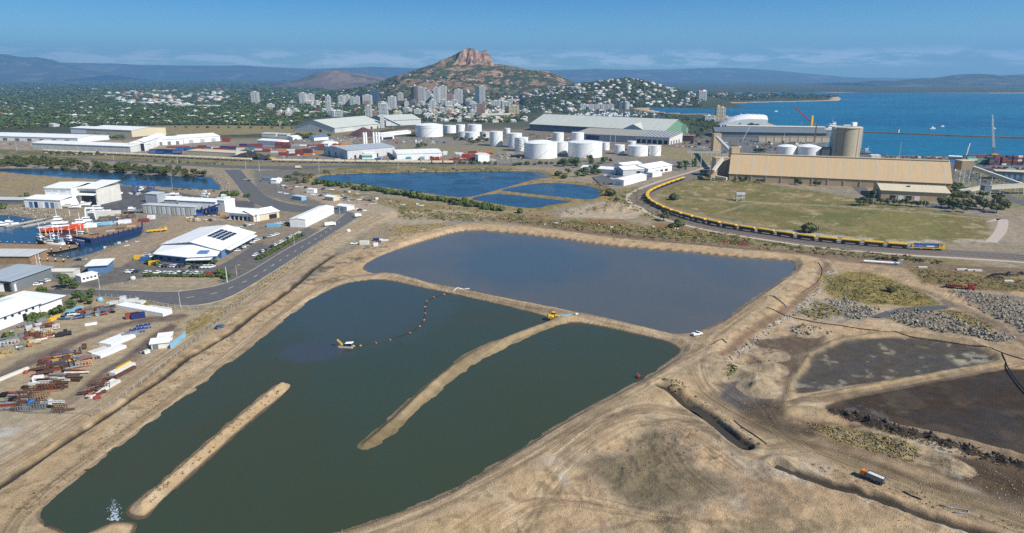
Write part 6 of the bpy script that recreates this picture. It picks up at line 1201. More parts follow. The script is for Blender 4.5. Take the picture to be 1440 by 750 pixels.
# poles
def pole(u,v,hpx,label,group=None,arm=True,name='street_lamp',cat='lamp post',r=.14):
    x,y=G(u,v);h=hpx*px_at((x,y))/CP;o=empty(name,(x,y,gz(x,y)),rnd.uniform(0,6),label,cat,group);p=MB();p.tube((0,0,-.2),(0,0,h),r*1.3,M['silver'],r*.7,8);p.build('post',o)
    if arm:a=MB();a.bar((0,0,h),(1.6,0,h+.25),.1,.1,M['silver']);a.box((1.9,0,h+.15),(.8,.35,.16),M['pale_grey']);a.build('lamp_head',o)
    return o
pole(254,433,22,'tall grey lamp post with a dark shadow on the road verge near the white hulls');pole(319.5,397.5,22,'thick pale post at the corner of the hedged car park',r=.3,arm=False);pole(140.5,406,17,'grey lamp post beside the gate of the grey yard');pole(414,345,16,'grey lamp post beside the roadside hedge');pole(478,302,14,'grey lamp post at the bend of the main road')
pole(57,376,25,'pair pole nearer the slipway at the timber landing',arm=False,r=.25);pole(53,377,23,'pair pole further left at the timber landing',arm=False,r=.25);pole(333,388,14,'lamp post between the hedged car park and the road',)
for u,v,h in((365,241,14),(346,238,12),(560,237,8),(640,236,8),(250,231,10),(160,226,9),(24,213,16),(449,241,12),(700,234,8)):pole(u,v,h,'lamp post on the roadside below the freight train','lamp posts beside the freight train road',r=.2)
for u,v,h in((1227,292,18),(1300,293,15),(1397,296,16),(1430,282,12)):pole(u,v,h,'grey lamp post among the trees at the annex shed','lamp posts among the annex trees',r=.16)
pole(858,201,24,'tall thin mast near the small right hand tanks, left one',arm=False,name='mast',cat='mast',r=.3);pole(865,201,22,'tall thin mast near the small right hand tanks, right one',arm=False,name='mast',cat='mast',r=.3);pole(1264,224,23,'tall white mast standing at the water edge behind the sugar shed',arm=False,name='mast',cat='mast',r=.3);pole(765,163,14,'red and white striped mast behind the bulk store roof',arm=False,name='mast',cat='mast',r=.5)
pole(1125,187,15,'white light mast on the wharf left of the yellow crane',arm=False,name='mast',cat='mast',r=.4);pole(1102,202,14,'white light mast in front of the cream bins',arm=False,name='mast',cat='mast',r=.4)
# fences
def fence(label,pts,h=1.8,gap=4.5,name='wire_fence',m='pale_grey'):
    c=path_pts(P(pts),gap);z=gzs([p for p,_ in c]);ox,oy=c[0][0];o=empty(name,(ox,oy,0),0,label,'fence')
    for i,((x,y),t)in enumerate(c[:95]):p=MB();p.tube((x-ox,y-oy,z[i]-.1),(x-ox,y-oy,z[i]+h),.07,M[m],n=5);p.build('post',o)
    w=MB()
    for i in range(len(c)-1):
        for f in(.2,.4,.6,.8,1.0):
            a,b=c[i][0],c[i+1][0];w.bar((a[0]-ox,a[1]-oy,z[i]+h*f),(b[0]-ox,b[1]-oy,z[i+1]+h*f),.035,.035,M['steel'])
    w.build('wire',o);return o
fence('long wire fence between the sand road and the scrap yard','130,588 200,540 265,488 330,432 400,376 450,342 508,305',1.9,4.5);fence('wire fence along the verge from the lamp post to the sand road','200,421 235,433 262,436 300,434 326,434',1.8,4);fence('wire fence in front of the scrap yard store','132,417 170,419 200,421',1.8,3.5);fence('dark low fence along the lower edge of the scrap yard','-20,575 40,582 120,583 132,586',1.6,4,m='steel');fence('pale wire fence round the rear of the hedged car park','140,408 190,397 225,391',1.7,4);fence('dark roadside fence along the creek road','340,244 352,256 362,266',1.3,4,m='steel')
# ------------------------------------------------------------------ port cranes, ship, containers
def cranes():
    x,y=G(1140,185.5);o=empty('harbour_crane',(x,y,0),0,'yellow towered harbour crane with a long red jib on the wharf','crane');t=MB();t.box((0,0,0),(9,9,5),M['slate']);t.build('chassis',o);k=px_at((x,y));t=MB();t.box((0,0,5),(4.6,4.6,19*k),M['yellow'],0,.8);t.build('tower',o);j=MB();B=Vector((-27*k,0,34*k));A=Vector((-2,0,13*k))
    for dz,dy in((0,-1.4),(0,1.4),(2.6,0)):j.bar(A+Vector((0,dy,dz)),B+Vector((0,dy*.3,dz*.3)),.8,.8,M['red'])
    for i in range(14):p,q=A.lerp(B,i/14),A.lerp(B,(i+.5)/14);j.bar(p+Vector((0,-1.2,0)),q+Vector((0,0,2.2)),.4,.4,M['red']);j.bar(q+Vector((0,0,2.2)),p+Vector((0,1.2,0)),.4,.4,M['red'])
    j.build('jib',o);h=MB();h.box((4.5,0,9*k),(5,5,5),M['slate']);h.build('engine_house',o)
    x,y=G(1397,221);k=px_at((x,y));o=empty('lattice_crane',(x,y,0),0,'tall white lattice boom crane standing at the water edge among containers','crane');b=MB();b.box((0,0,1.4),(9,5,3.4),M['yellow']);b.build('engine_house',o);t=MB()
    for s in(-3,3):t.box((0,s,0),(10,1.6,1.5),M['dark'])
    t.box((0,0,.8),(4,5,.8),M['dark']);t.build('crawler',o);A,mid,B=Vector((-1,0,4)),Vector((-2*k,0,13*k)),Vector((-12.5*k,0,58*k))
    for(p,q,mm,nm,n)in((A,mid,'slate','lower_boom',4),(mid,B,'pale_grey','boom',16)):
        j=MB()
        for dx,dy in((-1,-1),(1,-1),(1,1),(-1,1)):j.bar(p+Vector((dx,dy,0))*1.1,q+Vector((dx,dy,0))*.6,.35,.35,M[mm])
        for i in range(n):
            e,f=p.lerp(q,i/n),p.lerp(q,(i+1)/n);r0,r1=1.1-.5*i/n,1.1-.5*(i+1)/n;j.bar(e+Vector((-r0,-r0,0)),f+Vector((r1,-r1,0)),.22,.22,M[mm]);j.bar(e+Vector((r0,r0,0)),f+Vector((-r1,r1,0)),.22,.22,M[mm]);j.bar(e+Vector((-r0,r0,0)),f+Vector((-r1,-r1,0)),.2,.2,M[mm])
        j.build(nm,o)
    j=MB();j.bar(Vector((2,0,4)),mid+Vector((4*k,0,1*k)),.5,.5,M['slate']);j.bar(mid+Vector((4*k,0,k)),B,.14,.14,M['steel']);j.bar(mid,mid+Vector((4*k,0,k)),.4,.4,M['slate']);j.build('mast',o);j=MB();j.tube(B,(B.x,0,4),.08,M['steel'],n=5);j.box((B.x,0,2.6),(1,1,1.6),M['yellow']);j.build('hook',o)
    x,y=G(1358,222);o=empty('container_crane',(x,y,0),0,'green mobile crane with a short white boom by the green containers','crane');b=MB();b.box((0,0,.8),(9,3.5,3.2),M['dark_green']);b.build('chassis',o);j=MB();j.bar((0,0,3.5),(3*k*.7,0,20*k),1.5,1.5,M['off_white']);j.build('boom',o)
    x,y=G(1044,200);o=empty('wharf_crane',(x,y,0),0,'thin grey crane jib leaning over the wharf shed roof','crane');b=MB();b.box((0,0,0),(6,4,4),M['steel']);b.build('chassis',o);j=MB();j.bar((0,0,4),(12,0,30),.9,.9,M['pale_grey']);j.build('boom',o)
    x,y=G(1145,203);o=empty('loading_mast',(x,y,0),0,'slim dark red loading mast in front of the cream bins','mast');b=MB()
    for dx,dy in((-1,-1),(1,-1),(1,1),(-1,1)):b.bar((dx,dy,0),(dx*.4,dy*.4,33),.35,.35,M['oxide_red'])
    for i in range(10):b.bar((-1+i*.06,-1,i*3.3),(1-i*.06,-1,i*3.3+3.3),.2,.2,M['oxide_red'])
    b.build('lattice',o)
cranes()
ship(1160,184.5,70,175,'white ship with a funnel and mast behind the concrete silo','white',((-.2,20,.8,5,'white'),(-.2,14,.7,4,'white'),(-.25,7,.4,4,'white')),masts=((-.2,12),),H=8,B=14,name='cargo_ship')
ship(1213,215.5,26,175,'dark work barge with a tall black rig moored right of the silo','slate',((.1,8,.7,3,'timber'),(-.2,5,.5,3,'white')),masts=((.12,26),(.2,26),(-.3,5)),H=2.6,name='work_barge')
for i,(u,v,L,lb)in enumerate(((1311,181,16,'larger of the two white boats out on the bay right of the silo'),(1325,178,11,'smaller white boat just right of the larger one on the bay'),(1398,181,9,'tiny white boat on the bay left of the right edge'),(1091,157,14,'white boat trailing a pale wake off the beach'))):boat(u,v,L,10,lb,zz=-1.2)
def breakwater():
    mb=MB();c=path_pts(P('1196,185.6 1262,188 1340,191 1440,194.6 1600,200'),18);prof=[(-5,-3),(-3.2,1.6),(3.2,1.8),(5,-3)];vs=[]
    for(x,y),(tx,ty)in c:vs+=[(x-ty*p+rnd.uniform(-.4,.4),y+tx*p,q+rnd.uniform(-.3,.3))for p,q in prof]
    n=len(c);mb.add(vs,[(i*4+k,i*4+k+1,i*4+k+5,i*4+k+4)for i in range(n-1)for k in range(3)],mat('breakwater_rock',(.15,.10,.075),.9,.3,6));tag(mb.build('breakwater'),'long thin brown rock breakwater across the bay behind the silo','breakwater')
    x,y=G(1263,188);o=empty('beacon',(x,y,0),0,'small white beacon tower on the brown breakwater','beacon');b=MB();b.lathe((0,0,0),[(2,0),(1.2,9)],M['white'],10);b.build('tower',o);b=MB();b.lathe((0,0,9),[(1.5,0),(1.5,1.5),(.01,2.5)],M['red'],10);b.build('lantern',o)
breakwater()
CONT={}
def container(x,y,z,rz,c,label,group,L=12.2):
    k=(c,L)
    if k not in CONT:
        b=MB();b.box((0,0,.05),(L,2.44,2.5),M[c])
        for i in range(int(L)):
            for s in(-1.24,1.24):b.box((-L/2+.6+i,s,.2),(.5,.06,2.2),M[c])
        CONT[k]=b.mesh('container')
    o=bpy.data.objects.new('shipping_container',CONT[k]);COL.objects.link(o);o.location=(x,y,z);o.rotation_euler=(0,0,rz);return tag(o,label,'container',group)
CN={'oxide_red':'dark red','red':'bright red','orange':'orange','blue':'blue','navy':'navy','white':'white','off_white':'cream','teal':'teal','dark_green':'dark green','grey_metal':'grey','green_wall':'green','rust':'rusty brown','slate':'dark grey'}
def block(u,v,nx,ny,hts,cols,where,rz=0.0,L=12.2,gapx=.6,gapy=.5):
    x0,y0=G(u,v);ca,sa=math.cos(rz),math.sin(rz);H=[[rnd.choice(hts)if isinstance(hts,(list,tuple))else hts for j in range(ny)]for i in range(nx)]
    for i in range(nx):
        for j in range(ny):
            for k in range(H[i][j]):
                c=rnd.choice(cols)
                if j and k<H[i][j-1]and(k<H[i][j]-1 or j>1)and i not in(0,nx-1):continue
                if j>1 and k<H[i][j]-1:continue
                lx,ly=i*(L+gapx),j*(2.44+gapy);x,y=x0+lx*ca-ly*sa,y0+lx*sa+ly*ca;container(x,y,gz(x,y)+k*2.6,rz,c,f'{CN[c]} shipping container {where}',f'{CN[c]} containers {where}',L)
RED=['oxide_red']*4+['rust','rust','orange','blue','white','grey_metal','off_white']
w='in the red stacks right of the coal pile'
block(392,209,2,3,[3,4],RED[:6],w);block(386,215,3,2,[1,2],RED,w);block(412,215.5,4,2,[1,2],RED,w);block(421,218,2,3,[2,3],RED[:7],w);block(440,207.5,5,2,[1,2],RED,w,.15);block(431,211.5,5,2,[1,2],RED,w,.05);block(398,219,2,1,[1,2],RED,w);block(416,205.5,3,1,[1],RED,w)
w='at the left end of the container yard behind the coal pile'
block(342,207,3,3,[1,2],['navy','blue','navy','oxide_red','oxide_red'],w);block(349,213.5,2,2,[1,2],['off_white','green_wall','oxide_red','white'],w);block(338,213,1,2,[2],['off_white','white'],w);block(364,214,2,2,[2,3],['oxide_red','teal','off_white','oxide_red'],w);block(355,210,3,1,[1],['navy','oxide_red'],w)
w='in the blue block beside the black bay warehouse'
block(214,217.5,4,3,[2,3],['navy','navy','slate','blue'],w);block(254,212.5,2,2,[1,2],['blue','oxide_red','navy'],w);block(272,209.5,2,3,[1,2],['oxide_red','oxide_red','orange','navy'],w);block(292,209,3,2,[1],['blue','navy','white','blue'],w);block(318,200,1,4,[2,3],['oxide_red'],w);block(305,210,3,2,[1,2],['navy','blue','oxide_red'],w);block(240,208,3,1,[1,2],['oxide_red','orange','navy'],w)
w='along the front of the white flat roofed warehouse'
block(561,226.6,2,1,[1],['grey_metal','white'],w);block(575,226,1,2,[2],['grey_metal','teal'],w,L=6.1);block(594,225.6,1,2,[2,3],['oxide_red','orange','grey_metal'],w,L=6.1);block(608,226.2,2,2,[1,2],['oxide_red','red'],w,L=6.1);block(622,226,1,3,[2],['oxide_red','blue','orange'],w,L=6.1);block(626,218,1,3,[2],['green_wall','grey_metal','white'],w,L=6.1);block(634,226,3,1,[1],['oxide_red','red'],w,L=6.1)
block(532,228,1,2,[2],['oxide_red','blue'],'single stack between the grey shed and the white warehouse',L=6.1)
w='around the small white square store'
block(662,226,1,4,[1,2],['oxide_red','oxide_red','rust'],w);block(655,222,3,2,[1,2],['oxide_red','oxide_red','red'],w);block(664,217.5,3,2,[1,2],['oxide_red','orange','oxide_red'],w);block(664,223,1,1,1,['blue'],w);block(646,217,1,1,1,['white'],w);block(652,219,2,1,1,['white','off_white'],w);block(640,224,2,1,1,['oxide_red'],w,L=6.1)
w='in the striped teal and white stack by the grey shed'
for k in range(5):x,y=G(517,229.5);container(x,y,gz(x,y)+k*2.6,.02,'teal' if k%2 else 'white',f"{'teal' if k % 2 else 'white'} shipping container {w}",f"{'teal' if k % 2 else 'white'} containers {w}",14)
w='in the long green wall of containers by the sea'
block(1366,231.5,3,2,[3,4],['dark_green','green_wall','dark_green','teal','dark_green','off_white'],w,L=12.2,gapx=.3);block(1366,225.5,4,1,[3],['oxide_red','oxide_red','rust'],w)
w='in the tall dark and red stacks at the right edge'
for u in(1393,1399.5,1411,1417.5,1426,1432,1440):block(u,232.5,1,2,[4,5],['oxide_red','oxide_red','navy','dark_green','off_white','rust'],w,L=6.1,gapx=.2)
block(1392,240,3,1,1,['rust','grey_metal'],'in a low row before the red stacks at the right edge')
pod(186.5,447.5,2.6,6.1,2.6,'oxide_red','faded red container at the upper end of the scrap yard',.55,'shipping_container');pod(194.5,447.5,2.6,6.1,2.6,'navy','navy container touching the faded red one in the scrap yard',.55,'shipping_container')
# coal and scrap heaps: uncountable piles
def heap(name,label,pts,h,m,n=26,kind=None,cat='heap',seed=3):
    p=P(pts);a=np.array(p);xs=np.linspace(a[:,0].min()-3,a[:,0].max()+3,n*2);ys=np.linspace(a[:,1].min()-3,a[:,1].max()+3,n);X,Y=np.meshgrid(xs,ys);d=sdf(X.ravel(),Y.ravel(),p);x,y=X.ravel(),Y.ravel();r=max(3,-d.min());z=gz(*p[0])-.4+h*sstep(0,r*.8,-d)*(.7+.6*fbm(x,y,r*.4,seed,4));mb=MB();W=len(xs);dd=d.reshape(X.shape)
    mb.add(list(zip(x,y,z)),[(i*W+j,i*W+j+1,(i+1)*W+j+1,(i+1)*W+j)for i in range(len(ys)-1)for j in range(W-1)if min(dd[i,j],dd[i+1,j],dd[i,j+1],dd[i+1,j+1])<1],m);o=mb.build(name,smooth=True);return tag(o,label,cat,kind=kind)
heap('coal_heap','wide black coal pile beside the cream walled bay','316,222 328,213.5 360,213.5 372,217 390,224 388,226 340,225.5',6,M['coal']);heap('scrap_heap','dark brown scrap metal heap right of the huge grain store','488,190 500,182 520,181 530,187 520,193 500,194',7,M['rust'],seed=9);heap('scrap_heap','long low brown heap under the conveyor of the grain stores','530,189 545,183 580,181 600,184 560,190',3.5,mat('brown_soil',(.19,.13,.08),.9,.3,3),seed=12);heap('gravel_heap','yellow brown soil heap on the port land near the grey shed','455,200 470,196 500,197 500,203 470,204',2.5,mat('dry_soil',(.27,.2,.12),.9,.3,3),seed=15)
lorry(383,224.5,.1,'yellow earth mover working at the foot of the coal pile','yellow','yellow',9,'earth_mover')
# ------------------------------------------------------------------ town
M['town_white']=mat('town_white',(.60,.60,.575),.6,.12,6)
def tower(u0,u1,vt,Y,D,wall,label,bands=True,h0=0.0,roofm=None,name='tower_block',cat='building',round_=False,storey=3.4,group=None,rz=0.0,top=None,glass='glass'):
    wall='town_white' if wall=='white' else wall
    Y=Y+420 if 2300<Y<2470 or 2490<Y<2540 or 2555<Y<2700 else Y;x0,z1=XZ(u0,vt,Y);x1,_=XZ(u1,vt,Y);w=x1-x0;x,y=(x0+x1)/2,Y;z0=max(0,float(hill_z(np.array([x]),np.array([Y+D/2.]))[0]))if h0 is None else h0;h=max(4,z1-z0);o=empty(name,(x,y,z0-1),rz,label,cat,group);b=MB()
    if round_:b.lathe((0,D/2,0),[(w/2,0),(w/2,h+1),(.01,h+1.1)],M[wall],24)
    else:b.box((0,D/2,0),(w,D,h+1),M[wall])
    b.build('wall',o)
    if bands:
        n=max(1,int(h/storey));n=min(n,24)
        for k in range(n):
            q=MB();zz=1+(k+.38)*h/n;hh=h/n*.38
            if round_:q.lathe((0,D/2,zz),[(w/2+.12,0),(w/2+.12,hh)],M[glass],24)
            else:q.box((0,D/2,zz),(w*.9,D+.3,hh),M[glass]);q.box((0,D/2,zz),(w+.3,D*.85,hh),M[glass])
            q.build('window_strip',o)
        if not round_:
            for k in range(max(1,int(w/9))):p=MB();p.box((-w/2+(k+.5)*w/max(1,int(w/9)),-.25,.6),(1.6,.5,h),M[wall]);p.build('pier',o)
    r=MB();r.box((0,D/2,h+1.01),(w*.35,D*.4,3),M[roofm or wall]);r.build('plant_room',o)
    if top:t=MB();t.box((w*top[3],D/2,h+1.02),(w*top[0],D*.5,top[1]),M[top[2]],0,.7);t.build('crown',o)
    return o
bronze=M['bronze']=mat('bronze_cladding',(.14,.095,.075),.5,.1,4);M['brick_pink']=mat('brick_pink',(.36,.24,.18),.7,.1,4);M['blue_glass']=mat('blue_glass',(.10,.16,.20),.2,.1,4)
for a in((577,587,122.5,2500,26,'bronze','round bronze tower with a cream crown below the rocky hill',True,0,None,'tower_block','building',True),(587.5,597,123.5,2520,22,'pale_grey','grey slab tower touching the round bronze tower'),(609,617,123,2560,24,'white','left half of the white twin tower below the quarry houses'),(617.5,627.5,121,2580,24,'off_white','right half of the white twin tower below the quarry houses'),(639,650,126,2560,22,'white','plain white tower between the twin tower and the blue grey tower'),(668,673.5,122.5,2560,24,'blue_glass','shaded blue half of the tower under the right hill slope'),(674,682,121,2560,22,'white','white half of the tower under the right hill slope'),
          (556,578,142,2350,30,'bronze','long brown office block with a pink roof under the bronze tower',True,0,'brick_pink'),(578,584,141,2360,30,'tan_dark','brown end block right of the long brown office block'),(513,521,149,2050,18,'white','small white block of flats left behind the grain stores'),(532,544,146,2000,20,'white','bright white tall block standing right behind the grain stores'),(503.5,509,132,2450,20,'navy','narrow dark block left of the grid fronted white block'),(509.5,522,134,2440,22,'white','white block with a dark grid front beside the dark blocks'),(520,531.5,126,2600,26,'blue_glass','blue grey office tower left of the town centre'),
          (475,483,135,2380,20,'white','white apartment tower at the left of the apartment cluster'),(484,491,134,2400,20,'off_white','second apartment tower in the white apartment cluster'),(491.5,498,137,2380,20,'pale_grey','stepped grey apartment tower in the white apartment cluster'),(498.5,504.5,136,2390,20,'white','right hand apartment tower in the white apartment cluster'),(457,463,135.5,2300,18,'white','slim white flats left of the apartment cluster'),(420,429,131,2500,20,'white','white pair of flats far left of the apartment cluster'),(431,440,132.5,2520,20,'off_white','low cream flats right of the white pair far left'),(352,362,129.5,2600,20,'white','lone white block far left among the suburbs'),
          (830,852,135,2420,26,'white','white hotel on the slope above the marina apartments'),(983.5,994.5,128.5,2900,24,'pale_grey','grey beach tower with a red and white top sign',True,0,None,'tower_block','building',False,3.4,None,0,(1.0,5,'white',0)),(1008.5,1014,149.5,1850,16,'cream','taller left slab of the cream seaside hotel'),(1014.3,1021,151.5,1850,18,'cream','lower right slab of the cream seaside hotel'),(992,1007,163,1850,30,'white','low white podium beside the cream seaside hotel'),
          (876.5,886,143.5,2550,24,'white','round white apartment tower at the end of the marina',True,0,None,'tower_block','building',True),(870.5,875.5,145,2550,22,'slate','dark narrow block left of the round white tower'),(559,566,131,2560,20,'off_white','pale flats left of the round bronze tower'),(598,606,128,2620,20,'white','stepped white block right of the grey slab tower'),(628,637,133,2500,20,'brick_pink','pinkish low block right of the white twin tower'),(655,664,139,2380,20,'off_white','cream office block in front of the blue grey tower'),(670,682,146.5,2180,24,'brick_pink','pink and white block at the market edge'),(545,556,136,2480,22,'white','gabled white block left of the long brown office block'),(604,612,141,2300,20,'white','white arcade block below the white twin tower'),(690,704,142,2330,20,'white','long white gallery block right of the town centre'),(706,718,143.5,2330,20,'off_white','second long gallery block with pale balconies right of the town centre'),(716,730,149,2100,20,'cream','cream terrace block in front of the pale gallery blocks')):
    tower(*a)
x,z=XZ(582,117,2920);cr=MB();cr.lathe((0,0,0),[(4.5,-1),(4.2,5),(3,9),(.5,10)],M['cream'],14);o=cr.build('rooftop_dome');tag(o,'cream domed crown standing on the round bronze tower','dome');o.location=(x,2933,XZ(582,122.5,2920)[1]+.2)
sg=MB();x,z=XZ(986.5,128,2900);sg.box((0,0,0),(13,1,7),M['red']);o=sg.build('rooftop_sign');tag(o,'red sign panel on the left top of the grey beach tower','sign');o.location=(x,2899,z)
for i,(a,b)in enumerate(((817,824),(828.5,836),(837,844),(845,852),(853,863.5))):tower(a,b,147,2480,18,'white',('first marina apartment block from the left, set apart','second marina apartment block, at the left of the joined row','third marina apartment block, in the joined row','fourth marina apartment block, in the joined row','widest marina apartment block at the right of the joined row')[i],True,0,'slate',glass='navy',storey=3)
# lower city blocks, one object each, with storey strips
CW=['white','white','off_white','off_white','cream','pale_grey','brick_pink','slate']
for i in range(150):
    u=rnd.choice([rnd.uniform(380,560),rnd.uniform(540,740),rnd.uniform(560,720)]);Y=rnd.uniform(2050,2950);v0=108+115*FPX*1.045/Y*.98;wpx=rnd.uniform(4,11);hpx=rnd.uniform(2.2,6.5);x,_=XZ(u,120,Y);w_=wpx*Y/FPX/1.04
    c=CW[i%8];tower(u-wpx/2,u+wpx/2,v0-hpx,Y,rnd.uniform(15,34),c,f"low {dict(white='white', off_white='pale', cream='cream', pale_grey='grey', brick_pink='pinkish', slate='dark grey')[c]} city building among the streets below the rocky hill",hpx>3.2,0,group=f"low {c.replace('_', ' ')} city buildings below the hill",name='city_building',rz=rnd.uniform(-.3,.3),storey=4)
# houses: mesh variants shared by many
def house_mesh(i):
    r=random.Random(i);b=MB();L,D,h=r.uniform(11,19),r.uniform(8,12),r.uniform(3.2,6);wl=M[['off_white','pale_grey','cream','concrete'][i%4]];rf=M[['white_roof','pale_grey','grey_metal','red_tile','pale_grey','sage_roof','off_white','drab_roof'][i%8]]
    b.box((0,0,-2),(L,D,h+2),wl);x,y,e,rs=L/2+.6,D/2+.6,L*.25,r.uniform(1.8,3);vs=[(-x,-y,h),(x,-y,h),(x,y,h),(-x,y,h),(-x+e,0,h+rs),(x-e,0,h+rs)];b.add(vs,[(0,1,5,4),(2,3,4,5),(1,2,5),(3,0,4),(3,2,1,0)],rf);
    if i%2:b.box((L*.3,D*.6,-2),(L*.35,D*.6,h+1.4),wl);b.box((L*.3,D*.6,h-.6),(L*.4,D*.7,.4),rf)
    b.box((-L*.2,-D/2-.05,1),(2.2,.1,1.3),M['glass']);b.box((L*.22,-D/2-.05,1),(2.2,.1,1.3),M['glass']);return b.mesh('house')
HM=[house_mesh(i)for i in range(16)]
HC=['white','pale grey','steel grey','red','pale grey','sage','cream','drab']
def town_ok(u,v):return True
def rnd_in(poly,n,seed):
    r=random.Random(seed);us=[p[0]for p in poly];vs=[p[1]for p in poly];out=[]
    while len(out)<n:
        u,v=r.uniform(min(us),max(us)),r.uniform(min(vs),max(vs));ins=False
        for i in range(len(poly)):
            (x1,y1),(x2,y2)=poly[i-1],poly[i]
            if(y1>v)!=(y2>v)and u<(x2-x1)*(v-y1)/(y2-y1)+x1:ins=not ins
        if ins:out.append((u,v))
    return out
def uv(s):return[tuple(map(float,q.split(',')))for q in s.split()]
SUBURB=uv('-60,112 120,112 300,112.5 430,114 440,123 480,131 560,137 560,158 420,168 400,178 330,176 200,176 100,178 -60,180')
CITYUV=uv('420,124 480,133 560,140 700,142 800,144 860,148 870,158 790,160 740,160 700,167 560,160 440,162 400,150')
FARWH=uv('150,131 320,127 330,141 260,150 170,146');BEACHUV=uv('880,134 1000,131.8 1080,133 1090,137 1010,143 950,147 905,150')
HPTS=[('suburb houses among the trees left of the hill',p)for p in rnd_in(SUBURB,560,5)]+[('city houses and shops below the rocky hill',p)for p in rnd_in(CITYUV,330,6)]+[('beach houses beyond the marina',p)for p in rnd_in(BEACHUV,90,7)]+[('city sheds between the tanks and the towers',p)for p in rnd_in(uv('590,158 740,160 740,171 700,173 610,171'),120,9)]+[('town houses of the pale retail strip',p)for p in rnd_in(FARWH,110,8)]
HLIST=[]
for where,(u,v)in HPTS:
    x,y=G(u,v);z=max(0.0,float(hill_z(np.array([x]),np.array([y]))[0]))
    if y<14000:HLIST.append((y,x,z,where,rnd.uniform(.75,1.15)*(1.0+(y>4500)*.3+(where[0]=='t')*1.0),rnd.randrange(16)))
for k in range(260):      # on the two hills
    u=rnd.uniform(700,985);Y=rnd.uniform(2650,3150)if u>790 else rnd.uniform(2980,3230);x,_=XZ(u,120,Y);z=float(hill_z(np.array([x]),np.array([Y]))[0])
    if z>3:HLIST.append((Y,x,z,'houses on the green hill above the marina' if u>790 else 'houses at the right foot of the rocky hill',rnd.uniform(.9,1.3),rnd.randrange(16)))
for k in range(26):u=rnd.uniform(604,645);Y=rnd.uniform(3020,3160);x,_=XZ(u,120,Y);HLIST.append((Y,x,float(hill_z(np.array([x]),np.array([Y]))[0]),'white houses in the notch of the rocky hill',1.3,rnd.choice([0,1,4])))
HLIST.sort()
class Bulk:
    """joins many small copies of meshes into one object"""
    def __init__(s):s.v,s.l,s.t,s.m,s.n,s.c,s.mats=[],[],[],[],0,{},[]
    def add(s,me,M4):
        if me.name not in s.c:
            v=np.empty(len(me.vertices)*3);me.vertices.foreach_get('co',v);l=np.empty(len(me.loops),np.int32);me.loops.foreach_get('vertex_index',l);t=np.empty(len(me.polygons),np.int32);me.polygons.foreach_get('loop_total',t);q=np.empty(len(me.polygons),np.int32);me.polygons.foreach_get('material_index',q)
            for m in me.materials:
                if m not in s.mats:s.mats.append(m)
            s.c[me.name]=(v.reshape(-1,3),l,t,np.array([s.mats.index(m)for m in me.materials],np.int32)[q])
        v,l,t,q=s.c[me.name];A=np.array(M4);s.v.append(v@A[:3,:3].T+A[:3,3]);s.l.append(l+s.n);s.t.append(t);s.m.append(q);s.n+=len(v)
    def build(s,name):
        me=bpy.data.meshes.new(name);v,l,t=np.concatenate(s.v),np.concatenate(s.l),np.concatenate(s.t);me.vertices.add(len(v));me.vertices.foreach_set('co',v.astype(np.float32).ravel());me.loops.add(len(l));me.loops.foreach_set('vertex_index',l);me.polygons.add(len(t));me.polygons.foreach_set('loop_start',np.r_[0,np.cumsum(t)[:-1]].astype(np.int32));me.polygons.foreach_set('loop_total',t)
        for m in s.mats:me.materials.append(m)
        me.polygons.foreach_set('material_index',np.concatenate(s.m));me.update(calc_edges=True);o=bpy.data.objects.new(name,me);COL.objects.link(o);return tag(o,kind='stuff')
bk=Bulk()
for i,(y,x,z,where,s,k)in enumerate(HLIST):
    a=rnd.choice([.15,1.72,-.35,.5])+rnd.uniform(-.1,.1)
    if i<290:
        o=bpy.data.objects.new('house',HM[k]);COL.objects.link(o);o.location=(x,y,z);o.rotation_euler=(0,0,a);o.scale=(s,)*3;c=HC[k%8];tag(o,f'{c} roofed house, one of the {where}'.replace('town houses of the pale retail strip','stores of the retail strip'),'house',f'{c} roofed {where}')
    else:bk.add(HM[k],Matrix.Translation((x,y,z))@Matrix.Rotation(a,4,'Z')@Matrix.Scale(s,4))
bk.build('distant_houses')
# big pale store roofs far out in the suburbs
for i,(u,v,wp)in enumerate(((105,120.5,22),(130,126,12),(20,123.5,10),(150,136.5,18),(185,137,20),(205,141.5,16),(245,128,26),(262,132,20),(300,131,18),(230,146,28),(255,150,26),(290,151.5,30),(330,136.5,14),(160,116.5,26),(225,115.5,18),(480,119,36),(505,118.2,30),(450,120,24),(40,111.5,14),(10,111.6,18),(200,146.5,24))):
    x,y=G(u,v);w_=wp*px_at((x,y));shed('retail_store',('wide pale flat store roof far out among the suburb trees' if u<400 else 'wide white store roof at the foot of the far dry hill'),'building',0,0,0,0,w_*.5,8,.5,'off_white','white_roof','flat',group='pale store roofs in the far suburbs' if u<400 else 'store roofs at the dry hill',at=(x,y,0,w_))
# boats in the inner marina
for k in range(70):
    u,v=rnd.uniform(800,925),rnd.uniform(158.6,164.5);x,y=G(u,v);L=rnd.uniform(11,17)
    if k==0:mb_=MB();hull(mb_,14,4.2,2.0,M['white']);mb_.box((.5,0,2),(6,3,1.8),M['white'],0,.85);mb_.tube((1,0,2),(1,0,17),.22,M['pale_grey'],.15,6);MBOAT=mb_.mesh('moored_yacht')
    o=bpy.data.objects.new('moored_yacht',MBOAT);COL.objects.link(o);place(o,x,y,-1.2,rnd.choice([0,1.57])+rnd.uniform(-.2,.2),scale=L/14);tag(o,'white yacht moored in the inner marina behind the bulk store','boat','yachts moored in the inner marina')
